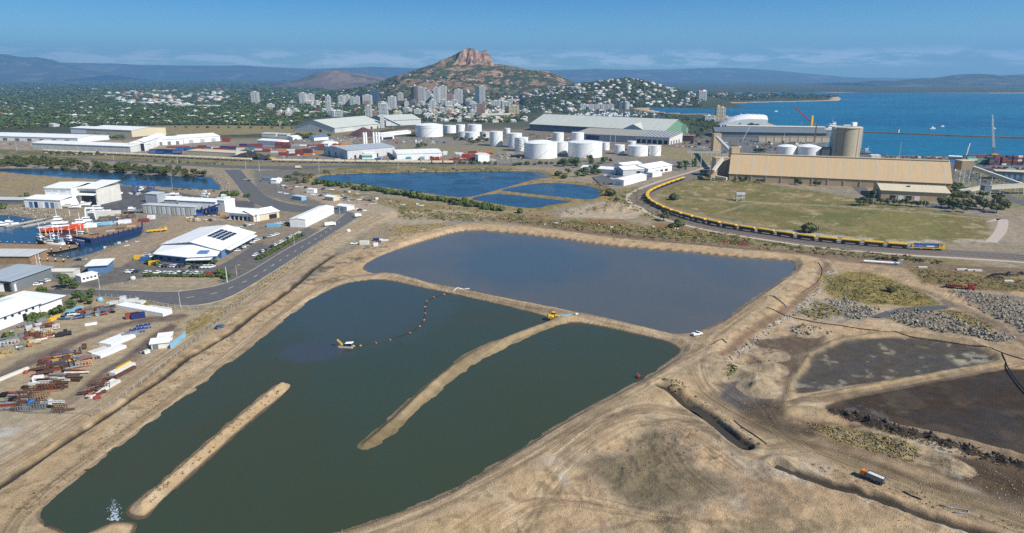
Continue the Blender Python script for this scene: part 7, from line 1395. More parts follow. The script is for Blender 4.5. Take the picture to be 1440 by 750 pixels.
# ------------------------------------------------------------------ trees and scrub
def leaf_mat(name,c1,c2):
    m=bpy.data.materials.new(name);m.use_nodes=True;nt=m.node_tree;b=nt.nodes['Principled BSDF'];b.inputs['Roughness'].default_value=.7;b.inputs['Specular IOR Level'].default_value=.2;g=nt.nodes.new('ShaderNodeNewGeometry');r=nt.nodes.new('ShaderNodeMix');r.data_type='RGBA';r.inputs[6].default_value=(*c1,1);r.inputs[7].default_value=(*c2,1);nt.links.new(g.outputs['Random Per Island'],r.inputs[0]);nt.links.new(r.outputs[2],b.inputs['Base Color']);return m
LEAF=[leaf_mat('leaf_deep',(.052,.088,.022),(.12,.16,.045)),leaf_mat('leaf_olive',(.065,.08,.025),(.125,.135,.045)),leaf_mat('leaf_bright',(.05,.085,.018),(.12,.15,.035)),leaf_mat('leaf_mangrove',(.045,.065,.018),(.12,.125,.035)),leaf_mat('dry_grass',(.21,.165,.06),(.33,.26,.10)),leaf_mat('scrub',(.07,.085,.024),(.16,.15,.05)),leaf_mat('dead_tuft',(.10,.075,.035),(.20,.15,.075))]
BARK=mat('bark',(.13,.10,.075),.9,.25,.5)
def leaves(mb,c,rad,n,size,m,r):
    vs,fs=[],[]
    for _ in range(n):
        th,ph=r.uniform(0,2*math.pi),math.acos(r.uniform(-.75,1));q=r.uniform(.55,1.0)**.5;p=Vector((c[0]+rad[0]*q*math.sin(ph)*math.cos(th),c[1]+rad[1]*q*math.sin(ph)*math.sin(th),c[2]+rad[2]*q*math.cos(ph)))
        nn=(p-Vector(c));nn=(Vector((nn.x/rad[0],nn.y/rad[1],nn.z/rad[2])).normalized()+Vector((r.uniform(-1,1),r.uniform(-1,1),r.uniform(-.6,1)))*.55).normalized();t=nn.orthogonal().normalized();t=Matrix.Rotation(r.uniform(0,6.28),3,nn)@t;b=nn.cross(t);s=size*r.uniform(.6,1.3);k=len(vs);vs+=[p-t*s-b*s*.5,p+t*s*.2-b*s*.7,p+t*s+b*s*.3,p-t*s*.3+b*s*.7];fs.append((k,k+1,k+2,k+3))
    mb.add(vs,fs,m)
def tree_parts(seed,kind,m):
    r=random.Random(seed);tr=MB();cr=MB()
    if kind=='tree':
        tr.tube((0,0,-.3),(.1,.1,3.2),.32,BARK,.2,7)
        for k in range(9):
            a,d,z=r.uniform(0,6.28),r.uniform(.4,3.0),r.uniform(3.2,7.4);c=(math.cos(a)*d,math.sin(a)*d,z);tr.tube((.1,.1,2.6),c,.13,BARK,.05,5);q=r.uniform(1.3,2.2);leaves(cr,c,(q,q,q*.75),55,.62,m,r)
    elif kind=='pine':
        tr.tube((0,0,-.3),(0,0,9),.25,BARK,.06,6)
        for k in range(9):z=1.6+k*.95;q=2.1*(1-k/10.5);leaves(cr,(r.uniform(-.2,.2),r.uniform(-.2,.2),z),(q,q,.8),40,.5,m,r)
    elif kind=='bush':
        tr.tube((0,0,-.2),(0,0,1),.12,BARK,.08,5)
        for k in range(6):a,d=r.uniform(0,6.28),r.uniform(0,1.2);q=r.uniform(.8,1.4);leaves(cr,(math.cos(a)*d,math.sin(a)*d,r.uniform(.6,1.7)),(q,q,q*.8),42,.42,m,r)
    else:  # palm
        tr.tube((0,0,-.3),(.2,0,7),.2,BARK,.14,6);vs,fs=[],[]
        for k in range(16):
            a=k*.393+r.uniform(-.1,.1);e=Vector((math.cos(a),math.sin(a),0));s=Vector((-e.y,e.x,0))*.35;p0,p1,p2=Vector((.2,0,7)),Vector((.2,0,7.7))+e*1.5,Vector((.2,0,6.5+(k%3)*.6))+e*2.9;i=len(vs);vs+=[p0-s*.2,p0+s*.2,p1-s,p1+s,p2];fs+=[(i,i+1,i+3,i+2),(i+2,i+3,i+4)]
        cr.add(vs,fs,m)
    return tr.mesh('trunk'),cr.mesh('crown')
TV={}
def variants(kind,li,n=3):
    if(kind,li)not in TV:TV[(kind,li)]=[tree_parts(100*li+7*i+len(kind),kind,LEAF[li])for i in range(n)]
    return TV[(kind,li)]
NT=[0]
def tree(u,v,h,label,li=0,kind='tree',group=None,name=None,xy=None,sq=1.0):
    x,y=xy or G(u,v);base={'tree':8.4,'pine':10.5,'bush':2.6,'palm':8.2}[kind];tm,cm=rnd.choice(variants(kind,li));s=h/base;z=gz(x,y)
    o=empty(name or{'tree':'leafy_tree','pine':'pine_tree','bush':'bush','palm':'palm_tree'}[kind],(x,y,z),rnd.uniform(0,6.28),label,'tree' if kind!='bush' else 'bush',group);o.scale=(s*sq,s*sq,s);NT[0]+=1
    for nm,me in(('trunk',tm),('crown',cm)):c=bpy.data.objects.new(nm,me);COL.objects.link(c);c.parent=o
    return o
def trow(a,b,n,h,where,li,kind='tree',jit=1.0,sq=1.0,adj='green'):
    for i in range(n):f=(i+.5)/n;u,v=a[0]+(b[0]-a[0])*f+rnd.uniform(-jit,jit)*1.2,a[1]+(b[1]-a[1])*f+rnd.uniform(-jit,jit)*.35;tree(u,v,h*rnd.uniform(.75,1.2),f'{adj} {kind} {where}',li,kind,f'{kind} plants {where}',sq=sq)
# hedge of mangroves along the first blue pond
for i in range(72):
    f=i/71;pts=((445,258.5),(520,268),(585,277.5),(650,287.5),(705,297));k=min(3,int(f*4));g=f*4-k;u=pts[k][0]+(pts[k+1][0]-pts[k][0])*g;v=pts[k][1]+(pts[k+1][1]-pts[k][1])*g
    tree(u+rnd.uniform(-1.5,1.5),v+rnd.uniform(-1.2,1.6),rnd.uniform(4,6),'bright green bush in the dense hedge along the left blue pond',2,'bush','bushes of the hedge along the left blue pond',sq=1.15)
# mangroves at the creek
for p in rnd_in(uv('-20,226 60,225.5 90,229 160,235 240,240 270,245 296,248 262,248.5 225,246.5 150,242 70,236.5 -20,236'),185,21):tree(*p,rnd.uniform(5,9),'mangrove tree in the belt along the upper creek bank',3,'tree','mangroves of the upper creek bank','mangrove',sq=1.35)
for p in rnd_in(uv('60,237 160,243 225,248 215,259 180,259 158,252 110,249 40,244'),110,22):tree(*p,rnd.uniform(2,3.4),'small mangrove standing in the creek water',3,'bush','mangroves standing in the creek','mangrove')
for p in rnd_in(uv('185,262 310,267 310,270 190,266'),12,23):tree(*p,rnd.uniform(1.6,2.6),'low bush on the lower creek bank',5,'bush','bushes on the lower creek bank')
for p in rnd_in(uv('398,246 445,240 470,241 440,249 432,258 402,260'),22,24):tree(*p,rnd.uniform(2.5,4),'dark scrub bush at the left tip of the blue pond',5,'bush','scrub at the left tip of the blue pond',sq=1.4)
for u,v,h,lb in((92,406,8.5,'broad dark green tree between the beige hut and the road'),(105,406.5,4.5,'smaller green tree at the right side of the broad tree')):tree(u,v,h,lb,0,sq=1.25)
for u,v,h,lb in((59,414.5,5,'round bright tree beside the white lean-to office'),(108,420.5,5,'round dark tree on the verge below the road'),(127,419,5,'darker round tree right of the verge tree'),(118,425,4.5,'small bright tree between the two verge trees'),(100,434,4.5,'green tree behind the scrap yard junk'),(127,428,3.5,'low dense tree under the darker verge tree')):tree(u,v,h,lb,2 if 'bright' in lb else 0,sq=1.25)
for u,v,h,lb in((14,424,3.6,'green bush group by the sail loft roof'),(4,423,3.6,'green bush group cut by the left edge'),(36,421,2.5,'small bush left of the round bright tree'),(46,420,2.5,'small bush touching the round bright tree'),(50,451,4,'bright bush at the wall of the long gabled store'),(80,442,4.5,'bright tree beside the skillion annex'),(12,475,3.5,'bush at the front wall of the long gabled store'),(62,447,3.2,'low bush between store and annex')):tree(u,v,h,lb,2,'bush',sq=1.1)
for u,v,h,lb in((155,266,5,'round bush at the sandy bend of the creek'),(145,265,4,'small bush left of the bush at the creek bend'),(322,276,6,'leafy bush beside the creek road embankment'),(331,275.5,6,'second leafy bush right at the creek road'),(314,276,5,'smaller leafy bush left at the creek road'),(348,277.5,4,'little bush on the grass beyond the creek road bushes'),(38,276,4,'dark bush behind the boat building hall'),(28,280,3.5,'small bush near the boat shelter'),(2,294,6,'green bush at the left edge by the rock wall')):tree(u,v,h,lb,0,'bush',sq=1.2)
trow((205,388.5),(312,390),34,2.2,'in the low hedge of the marine office car park',2,'bush',.4);trow((362,366),(426,331),34,2.6,'in the roadside hedge beside the long parked row',2,'bush',.4);trow((308,387),(322,392),5,4,'at the corner of the hedged car park',2,'bush',1);trow((205,371),(224,374),5,3,'beside the yellow skips',2,'bush',1);trow((262,373),(304,371),9,1.8,'in the garden bed of the marine office',2,'bush',.5)
tree(302,373.5,4,'slender tree at the right corner of the marine office porch',2)
# right hand trees
for u,v,h in((1209,289.5,8),(1214,289,8),(1222,289,7),(1226,281,9),(1225,279,8)):tree(u,v,h,'dark tree at the left end of the annex shed',1,'tree','trees at the left end of the annex shed',sq=1.2)
trow((1232,287),(1304,292),8,7,'in the row along the front of the annex shed',1,'tree',1.5)
for p in rnd_in(uv('1320,294 1335,278 1360,272 1395,280 1417,292 1410,300 1370,300 1330,298'),26,31):tree(*p,rnd.uniform(6,10),'dark green tree in the clump right of the annex shed',1,'tree','trees in the clump right of the annex shed',sq=1.3)
for p in rnd_in(uv('1338,262 1350,258 1352,268 1340,272'),4,32):tree(*p,7,'dark tree by the legs of the brown transfer house',0,'tree','trees by the brown transfer house',sq=1.2)
for u,v,h in((1034,255,4),(1041,256.5,7),(1049,256,6),(1066,257,5),(1072,257.5,6),(1121,260,8),(1125,261,5),(1146,261.5,6),(1152,262,6),(1018,254,4)):tree(u,v,h,'small tree against the front wall of the long sugar shed',1,'tree','small trees along the sugar shed wall')
for u,v,h,lb in((1136,327,7,'lone round bush in the field just behind the train'),(947,281,6,'lone round bush inside the bend of the train'),(933,311,8,'spreading dark bush on the slope below the railway'),(957,318,6,'dark green shrub below the spreading bush near the railway'),(944,320,4,'low shrub left of the dark green shrub near the railway'),(857,277,7,'round tree at the right end of the blue ponds'),(867,282,3,'small shrub beside the round tree at the blue ponds'),(784,249,7,'bushy shrub at the tip of the large blue pond'),(794,251,5,'smaller shrub right of the bushy shrub at the pond tip'),(731,300,5,'brown shrub at the left of the sandy path by the ponds'),(990,247,8,'dark tree left of the portal hopper by the railway'),(1253,411,3,'tiny shrub on the dry grass patch')):tree(u,v,h,lb,1,'bush' if h<8 else 'tree',sq=1.3)
for p in rnd_in(uv('780,232 815,227 850,226 880,228 866,232 815,234 850,247 820,252 800,246'),26,33):tree(*p,rnd.uniform(6,11),'dark tree around the long white shed of the works',0,'tree','trees round the works sheds',sq=1.2)
for p in rnd_in(uv('946,236 968,232 978,226 980,234 964,240 948,241'),12,34):tree(*p,rnd.uniform(7,11),'dark tree right of the largest works shed',0,'pine' if p[0]>964 else 'tree','trees right of the largest works shed',sq=1.1)
for p in rnd_in(uv('640,196 660,197 690,194 690,200 660,204 634,206'),14,35):tree(*p,rnd.uniform(7,10),'olive tree in the row before the tank farm',1,'tree','olive trees before the tank farm',sq=1.2)
for p in rnd_in(uv('412,190 440,190 470,190 470,194 440,198 412,196'),14,36):tree(*p,rnd.uniform(7,11),'dark tree at the front of the huge grain store',0,'tree','trees before the huge grain store',sq=1.3)
trow((600,229.6),(700,231),14,4,'in the strip between the freight train and the pond',0,'bush',1,1.3);trow((720,233),(782,230),7,4.5,'below the wide white front tanks',0,'bush',1.5,1.2);trow((585,208),(600,206.5),4,8,'behind the white flat roofed warehouse',0,'tree',1,1.2)
trow((125,195),(175,197),14,8,'between the cream warehouse and the long white one',0,'tree',1.2,1.2);trow((70,219),(140,219.5),9,6,'beside the freight line by the long white warehouse',0,'tree',1.5);trow((340,223),(385,226),3,8,'beside the pale wagons at the coal pile',1,'tree',1);trow((984,187),(1004,178),7,9,'behind the drive tower towards the hotel',0,'tree',2,1.2)
trow((1018,177),(1066,180),12,11,'in front of the entertainment hall',0,'tree',1,1.2);trow((1078,175),(1084,174),3,13,'palm group right of the entertainment hall',0,'palm',.8);trow((1060,215),(1076,216),3,8,'on the quay behind the sugar shed roof',0,'tree',1,1.2)
trow((200,226.5),(320,232),10,3,'dotted along the road verge below the freight train',0,'bush',1);trow((240,179.5),(420,181),12,5,'dotted on the dry field left of the grain stores',0,'bush',1,1.1)
# far groves: crowns without number
def clump(seed,li,n):
    r=random.Random(seed);mb=MB()
    for k in range(5):leaves(mb,(r.uniform(-3.5,3.5),r.uniform(-3,3),r.uniform(2.5,5.5)),(2.6,2.6,2.4),n,1.5,LEAF[li],r)
    return mb.mesh('grove')
CL=[clump(i,(0,0,1,3,0,2)[i],9)for i in range(6)]
bk=Bulk();pts=[]
pts+=[(p,1.0)for p in rnd_in(SUBURB,10500,41)]+[(p,.8)for p in rnd_in(CITYUV,1300,42)]+[(p,1.0)for p in rnd_in(uv('880,133 1000,131.8 1090,133 1176,133.8 1180,138 1090,140 1010,143 950,147 900,151 860,150'),520,43)]+[(p,1)for p in rnd_in(uv('570,158 740,160 740,171 700,173 600,171 570,168'),330,48)]+[(p,.75)for p in rnd_in(uv('470,145 750,144 760,153 470,155'),420,49)]+[(p,.8)for p in rnd_in(uv('870,160 940,161 1000,170 1010,178 960,182 900,172'),150,44)]+[(p,1.1)for p in rnd_in(uv('-60,160 90,164 110,178 40,182 -60,184'),200,45)]+[(p,.9)for p in rnd_in(uv('200,165 420,160 420,176 200,176'),260,46)]
for(u,v),s in pts:
    x,y=G(u,v)
    if y>17000:continue
    z=max(0,float(hill_z(np.array([x]),np.array([y]))[0]));k=s*max(1.0,y/2300)*rnd.uniform(.75,1.35);bk.add(rnd.choice(CL),Matrix.Translation((x,y,z-1))@Matrix.Rotation(rnd.uniform(0,6.28),4,'Z')@Matrix.Diagonal((k*1.5,k*1.5,k*.85 if y>3000 else k,1)))
for _ in range(1500):
    u=rnd.uniform(690,990);Y=rnd.uniform(2640,3300);x,_z=XZ(u,120,Y);z=float(hill_z(np.array([x]),np.array([Y]))[0])
    if z>2:k=rnd.uniform(.9,1.5);bk.add(rnd.choice(CL),Matrix.Translation((x,Y,z-1))@Matrix.Rotation(rnd.uniform(0,6.28),4,'Z')@Matrix.Diagonal((k*1.2,k*1.2,k*.85,1)))
for _ in range(2200):
    u=rnd.uniform(500,860);Y=rnd.uniform(2980,3950);x,_z=XZ(u,120,Y);z=float(hill_z(np.array([x]),np.array([Y]))[0])
    if z>8 and not(KNOBP(np.array([x]))[0]>120 and z>150)and fbm(np.array([x]),np.array([Y]),150,61,3)[0]>.42:k=rnd.uniform(.5,.95);bk.add(CL[rnd.choice((0,1,4))],Matrix.Translation((x,Y,z-2))@Matrix.Rotation(rnd.uniform(0,6.28),4,'Z')@Matrix.Diagonal((k*1.2,k*1.2,k*.8,1)))
bk.build('distant_trees')
# tufts and scrub of the open ground
def tuft(seed,li,n,size,h):
    r=random.Random(seed);mb=MB();leaves(mb,(0,0,h*.4),(1,1,h),n,size,LEAF[li],r);return mb.mesh('tuft')
TU={'dry':[tuft(i,4,9,.42,.5)for i in range(4)],'scrub':[tuft(20+i,5,10,.45,.6)for i in range(4)],'dead':[tuft(40+i,6,8,.4,.35)for i in range(3)]}
def scatter(name,areas,seed):
    bk=Bulk();P_=[]
    for s,n,kind,sz in areas:
        for u,v in rnd_in(uv(s),n,seed):P_.append((*G(u,v),kind,sz));
        seed+=1
    a=np.array([(p[0],p[1])for p in P_]);zz=ground_z(a[:,0],a[:,1]);dd=d_main(a[:,0],a[:,1])
    for(x,y,kind,sz),z,d in zip(P_,zz,dd):
        if z<-.4 or d<1.2:continue
        k=sz*rnd.uniform(.6,1.5);bk.add(rnd.choice(TU[kind]),Matrix.Translation((x,y,z-.1))@Matrix.Rotation(rnd.uniform(0,6.28),4,'Z')@Matrix.Diagonal((k,k,k*.8,1)))
    return bk.build(name)
scatter('dry_grass',[('1155,392 1200,383 1240,389 1300,412 1322,428 1285,431 1200,426 1165,412',1300,'dry',.6),('1275,378 1340,382 1440,394 1440,410 1380,408 1300,396',700,'dry',.6),('1120,440 1150,424 1185,440 1150,450',120,'dry',.9),('1320,438 1350,438 1400,460 1390,468',130,'dry',.9),('560,292 640,300 720,304 900,318 1000,322 1060,335 1040,345 900,332 720,312 560,308',620,'dry',1.2),('540,320 620,314 640,320 560,332',130,'dry',1.0),('262,455 300,432 300,450 262,470',130,'dry',.7),('200,421 245,432 238,440 150,425',90,'dry',.7),('268,470 400,372 480,318 486,322 408,378 274,474',260,'dry',.7),('1130,594 1200,604 1230,616 1300,641 1280,651 1180,620',520,'dry',.55),('850,285 875,265 905,263 925,290 955,311 900,304',170,'dry',1.2),('430,262 640,292 720,300 860,290 850,300 700,308 560,292',260,'dry',1.3),('440,239 720,236 720,240 460,243',160,'dry',1.4)],200)
scatter('scrub_cover',[('560,292 640,300 720,306 900,320 1000,326 1060,338 1040,346 900,336 720,314 560,308',420,'scrub',1.3),('1080,340 1200,352 1320,366 1320,372 1200,362 1060,350',220,'scrub',1.1),('1160,394 1240,392 1300,416 1280,430 1190,424',220,'scrub',.8),('1280,380 1440,396 1440,408 1320,400',120,'scrub',.9),('850,285 875,265 905,263 925,290 950,308 900,304',120,'scrub',1.3),('1125,440 1150,425 1185,440 1150,450',70,'scrub',.8),('740,262 850,256 862,275 850,284 842,278',90,'scrub',1.4),('455,245 720,238 720,241 460,246',110,'scrub',1.3),('1015,518 1030,515 1038,528 1024,535',26,'scrub',.8),('930,542 965,545 960,556 935,552',20,'scrub',.6),('1350,228 1440,240 1440,262 1360,256',120,'scrub',1.5)],300)
scatter('dead_tufts',[('60,690 140,620 250,530 340,462 420,402 440,405 352,470 262,545 160,630 80,700',330,'dead',.55),('200,705 300,622 390,550 400,548 310,625 210,712',110,'dead',.55),('10,720 60,680 70,700 30,735',60,'dead',.6),('560,620 700,690 830,580 960,510 960,530 840,600 720,680 560,740',0,'dead',.5),('800,640 900,600 960,590 1040,640 1000,660 860,680',90,'dead',.5),('1100,640 1200,660 1320,700 1440,740 1440,750 1300,715 1180,675',120,'dead',.5),('1060,450 1100,470 1080,520 1020,510',70,'dead',.7),('1180,585 1300,618 1440,655 1440,665 1300,630',120,'dead',.8)],400)
# rubble: heaps of broken concrete and rock
M['rock_brown']=mat('rock_brown',(.17,.125,.085),.9,.3,1.5)
def rock_mesh(seed):
    r=random.Random(seed);bm=bmesh.new();bmesh.ops.create_icosphere(bm,subdivisions=1,radius=1)
    sx_,sy_,sz_=r.uniform(.7,1.3),r.uniform(.5,1),r.uniform(.45,.9)
    for v in bm.verts:k=r.uniform(.65,1.1);v.co=Vector((v.co.x*sx_*k,v.co.y*sy_*k,v.co.z*sz_*k))
    me=bpy.data.meshes.new('rock');bm.to_mesh(me);bm.free();me.materials.append(M[('rock','rock_grey','rock','concrete','rock_grey','rock_brown')[seed%6]]);return me
RK=[rock_mesh(i)for i in range(9)];M['clod']=mat('dark_clod',(.075,.056,.042),.95,.3,1)
RD=[rock_mesh(20+i)for i in range(4)];[(m.materials.clear(),m.materials.append(M['clod']))for m in RD]
def rubble(name,s,n,smin,smax,seed,h=1.0,ms=RK,line=None):
    bk=Bulk();q=rnd_in(uv(s),n,seed)if not line else None;p=[G(*t)for t in q]if q else[(x+rnd.gauss(0,line[1]),y+rnd.gauss(0,line[1]))for(x,y),_ in path_pts(smooth_poly(P(line[0]),1,False),line[2])];zz=gzs(p);pl=P(s)if s else None
    for(x,y),z in zip(p,zz):k=smin*(smax/smin)**(rnd.random()**1.6);bk.add(rnd.choice(ms),Matrix.Translation((x,y,z+rnd.uniform(0,h)))@Matrix.Rotation(rnd.uniform(0,6.28),4,(rnd.random(),rnd.random(),1))@Matrix.Scale(k,4))
    return bk.build(name)
rubble('rubble_heap','1250,450 1262,437 1290,436 1325,445 1380,462 1428,480 1400,482 1340,470 1290,462',1100,.2,1.15,51,1.4);rubble('rubble_heap','1162,420 1180,418 1215,430 1238,437 1222,448 1195,450 1180,440',480,.2,1.1,52,1.2);rubble('rubble_heap','1336,410 1360,410 1440,424 1490,436 1490,475 1440,468 1400,448 1365,432',1300,.2,1.1,53,1.5);rubble('rubble_heap','1110,462 1140,462 1172,466 1165,472 1120,474',110,.25,1.1,54,.6)
rubble('ditch_rock',None,0,.25,.8,55,.2,RK,('1172,380 1156,404 1118,440 1085,462 1050,487 1020,512',.9,.45));rubble('ditch_clods',None,0,.25,.7,56,.2,RD,('978,564 1010,584 1040,605 1070,626',1.3,1.6));rubble('ditch_clods',None,0,.2,.6,57,.2,RD,('1092,662 1162,686 1230,707 1305,735',1.6,3.5))
rubble('mud_clods',None,0,.35,1.2,58,.9,RD,('1182,583 1230,596 1272,608 1330,624 1381,637 1440,655',1.2,.85));rubble('shore_rock','0,292 40,292 85,300 100,308 60,306 0,299',420,.5,1.2,59,.5);rubble('shore_rock','300,244 315,244 325,262 312,270 308,256',160,.5,1.2,60,.4)
M['sand_clod']=mat('sand_clod',(.36,.265,.16),.95,.25,.8);RS=[rock_mesh(40+i)for i in range(4)];[(m.materials.clear(),m.materials.append(M['sand_clod']))for m in RS]
rubble('loose_clods','480,745 640,690 760,640 850,585 940,560 1060,640 1180,690 1400,750 1400,790 480,790',3600,.06,.34,61,.05,RS);rubble('loose_clods','1000,500 1060,470 1110,480 1100,560 1300,600 1440,650 1440,730 1250,690 1060,600',1500,.08,.4,62,.05,RS);rubble('loose_clods','0,690 120,610 260,500 440,385 470,392 400,445 250,560 60,715 0,750',1300,.06,.3,63,.05,RS);rubble('loose_clods','1010,480 1120,395 1160,372 1170,385 1120,430 1030,500',500,.08,.35,64,.05,RS)
# foam of the outfall
fm=MB();r=random.Random(8)
for k in range(190):
    t=r.random()**.75;u=162.5+r.gauss(0,2.0+2.4*min(1,t*1.6))-3*(1-t);v=702+t*30+r.uniform(-1,1);x,y=G(u,v);s=r.uniform(.07,.24)*(.45+t);n=r.randint(5,7);fm.face([(x+math.cos(a*6.283/n)*s*r.uniform(.6,1.3),y+math.sin(a*6.283/n)*s*r.uniform(.6,1.3),.012+r.uniform(0,.02))for a in range(n)],M['foam'])
tag(fm.build('foam'),kind='stuff')
# ------------------------------------------------------------------ scrap yard pieces
def spot(u,v,dx=0,dy=0):x,y=G(u,v);return x+dx,y+dy
SM={}
for k,c in(('yellow',(.42,.29,.07)),('orange',(.36,.17,.06)),('blue',(.07,.12,.22)),('sky_blue',(.24,.33,.39)),('red',(.25,.055,.04)),('white',(.58,.57,.54)),('navy',(.035,.045,.09)),('green_wall',(.16,.25,.17))):M['old_'+k]=mat('faded_'+k,c,.7,.25,1.5)
def smesh(kind,m,L):
    m='old_'+m if 'old_'+m in M else m
    k=(kind,m,round(L))
    if k in SM:return SM[k]
    b=MB();r=random.Random(hash(k)&255 if False else len(SM))
    if kind=='steel_beam':b.box((0,0,0),(L,.6,.08),M[m]);b.box((0,0,.08),(L,.08,.55),M[m]);b.box((0,0,.63),(L,.6,.08),M[m])
    elif kind=='steel_plate':
        b.box((0,0,0),(L,L*.55,.25),M[m])
        for i in range(4):b.box((-L*.4+i*L*.26,0,.25),(.25,L*.5,.2),M[m])
    elif kind=='scrap_pipe':b.tube((-L/2,0,.4),(L/2,0,.4),.4,M[m],n=10);b.tube((-L/2,0,.4),(-L/2+.2,0,.4),.52,M[m],n=10)
    elif kind=='scrap_bin':b.add([(-L/2,-L/3,0),(L/2,-L/3,0),(L/2,L/3,0),(-L/2,L/3,0),(-L/2-.3,-L/3-.3,1.3),(L/2+.3,-L/3-.3,1.3),(L/2+.3,L/3+.3,1.3),(-L/2-.3,L/3+.3,1.3)],[(3,2,1,0),(0,1,5,4),(1,2,6,5),(2,3,7,6),(3,0,4,7)],M[m])
    elif kind=='steel_truss':
        for y in(-.9,.9):
            for z in(.2,1.8):b.bar((-L/2,y,z),(L/2,y,z),.2,.2,M[m])
            for i in range(6):b.bar((-L/2+i*L/5,y,.1),(-L/2+i*L/5,y,1.9),.18,.18,M[m])
        for i in range(6):b.bar((-L/2+i*L/5,-.9,.2),(-L/2+i*L/5,.9,.2),.15,.15,M[m])
    elif kind=='bagged_load':
        bm_=[(.0,0)];b.lathe((0,0,0),[(L*.45,0),(L*.5,L*.2),(L*.42,L*.42),(L*.2,L*.52),(.01,L*.54)],M[m],10)
    elif kind=='crate':b.box((0,0,0),(L,L*.7,L*.6),M[m]);b.box((0,0,L*.6),(L*1.04,L*.74,.12),M[m])
    SM[k]=b.mesh(kind);return SM[k]
CNAME={'rust':'rusty brown','oxide_red':'dark red','yellow':'yellow','orange':'orange','white':'white','off_white':'cream','steel':'grey','blue':'blue','navy':'dark blue','green_wall':'green','pale_grey':'pale grey','timber':'brown timber','tan':'tan','dark':'black','slate':'dark grey','sky_blue':'sky blue','silver':'silver','red':'red'}
KN={'steel_beam':'beam','steel_plate':'ribbed plate','scrap_pipe':'pipe','scrap_bin':'open bin','steel_truss':'frame','bagged_load':'wrapped bundle','crate':'crate'}
def junk(s,n,kinds,cols,where,ang,seed,Lr=(3,9),stack=.5,spread=.12):
    r=random.Random(seed)
    for u,v in rnd_in(uv(s),n,seed):
        k,c=r.choice(kinds),r.choice(cols);L=r.uniform(*Lr)*(.4 if k in('scrap_bin','bagged_load','crate')else .6 if k=='steel_plate' else 1);L*=.8 if v>415 else 1;o=bpy.data.objects.new(k,smesh(k,c,L));COL.objects.link(o);x,y=G(u,v);place(o,x,y,gz(x,y)+r.random()*stack,ang+r.gauss(0,spread)+(1.57 if r.random()<.12 else 0));tag(o,f'{CNAME[c]} {KN[k]} lying {where}',KN[k],f'{CNAME[c]} {KN[k]} pieces {where}')
A=.60
junk('45,522 66,506 95,512 92,524 60,528',26,['steel_plate','steel_plate','steel_beam'],['rust','rust','rust','oxide_red'],'in the rusty plate stack of the scrap yard',A,61,(6,11),1.2)
junk('30,555 50,540 85,542 82,560 45,566',22,['steel_plate','steel_beam','steel_truss'],['rust','rust','timber','oxide_red'],'in the lower rusty stack of the scrap yard',A-.45,62,(5,10),1.1)
junk('60,530 110,524 108,538 60,545',16,['steel_beam','scrap_pipe','steel_beam'],['rust','rust','white','steel','off_white'],'between the two rusty stacks',.05,63,(6,13),.8,.1)
junk('68,514 90,498 118,486 122,492 96,514 80,518',20,['steel_beam','scrap_pipe','steel_truss','crate'],['rust','steel','yellow','orange','slate','navy','rust'],'on the dark beam pile above the rusty plate stack',A,64,(4,10),.8)
junk('0,556 40,548 40,562 10,574 0,574',16,['steel_beam','steel_plate','scrap_bin','scrap_pipe'],['rust','rust','oxide_red','slate','dark','steel'],'at the left edge of the rusty stacks',.1,65,(4,8),.7)
junk('0,566 60,560 100,575 98,580 0,578',20,['scrap_pipe','steel_beam','crate','steel_truss','scrap_bin'],['rust','dark','steel','white','rust','slate','pale_grey'],'along the lower fence of the scrap yard',.05,66,(3,9),.7)
junk('120,556 145,535 155,530 160,538 135,560 124,563',18,['steel_beam','steel_truss','steel_plate'],['rust','rust','oxide_red','timber'],'in the red brown pile by the sand road fence',A,67,(4,9),.9)
junk('0,480 28,460 70,448 66,462 30,478 0,494',24,['bagged_load','bagged_load','steel_truss','crate'],['steel','slate','steel','pale_grey'],'in the grey wrapped pile by the long gabled store',A,68,(5,9),.6)
junk('30,476 66,458 86,462 80,474 40,482',26,['steel_truss','steel_beam','scrap_pipe','crate'],['oxide_red','oxide_red','red','rust','yellow','white'],'in the red frame pile by grey bundles',A,69,(3,7),.6)
junk('0,494 30,480 60,478 50,486 10,500 0,502',26,['crate','scrap_bin','steel_beam','scrap_pipe'],['yellow','white','timber','steel','green_wall','orange','off_white'],'in mixed junk below the red frames',A,70,(2.5,6),.5)
junk('84,448 112,434 165,432 168,442 130,446 92,452',46,['steel_truss','scrap_bin','steel_beam','crate','scrap_pipe','steel_plate'],['steel','rust','oxide_red','sky_blue','white','red','slate','timber','blue','dark'],'in the mixed junk row atop the scrap yard',.45,71,(3,8),.7,.3)
junk('152,422 200,420 204,426 158,430',10,['steel_plate','crate'],['pale_grey','white','silver'],'among the pale panels by the verge',.3,72,(6,10),.4)
junk('100,505 128,500 140,508 118,520 100,520',16,['steel_beam','scrap_pipe','steel_truss'],['slate','steel','rust','tan','oxide_red'],'left of the white hull sections',A,73,(4,9),.5)
junk('200,494 215,480 222,488 206,500',9,['crate','steel_truss','scrap_pipe'],['steel','green_wall','timber','white'],'in front of the white roofed shack',A,74,(3,6),.4)
junk('205,372 230,340 300,332 240,352 220,372',14,['crate','steel_beam','scrap_bin','steel_plate'],['steel','slate','timber','orange','navy'],'on the yard left of the marine office',.3,75,(3,6),.4,.4)
junk('140,305 180,300 205,312 170,318 150,318',40,['crate','steel_truss','scrap_bin','scrap_pipe','steel_beam'],['yellow','red','blue','white','off_white','orange','steel','timber','sky_blue'],'on the boatyard quay below the hoist',.2,76,(3,7),.5,.5)
junk('262,306 320,302 330,310 300,314 262,312',26,['crate','steel_truss','scrap_bin','scrap_pipe'],['white','off_white','rust','timber','steel','orange','yellow'],'around the dark blue crane machinery',.1,77,(3,7),.8,.5)
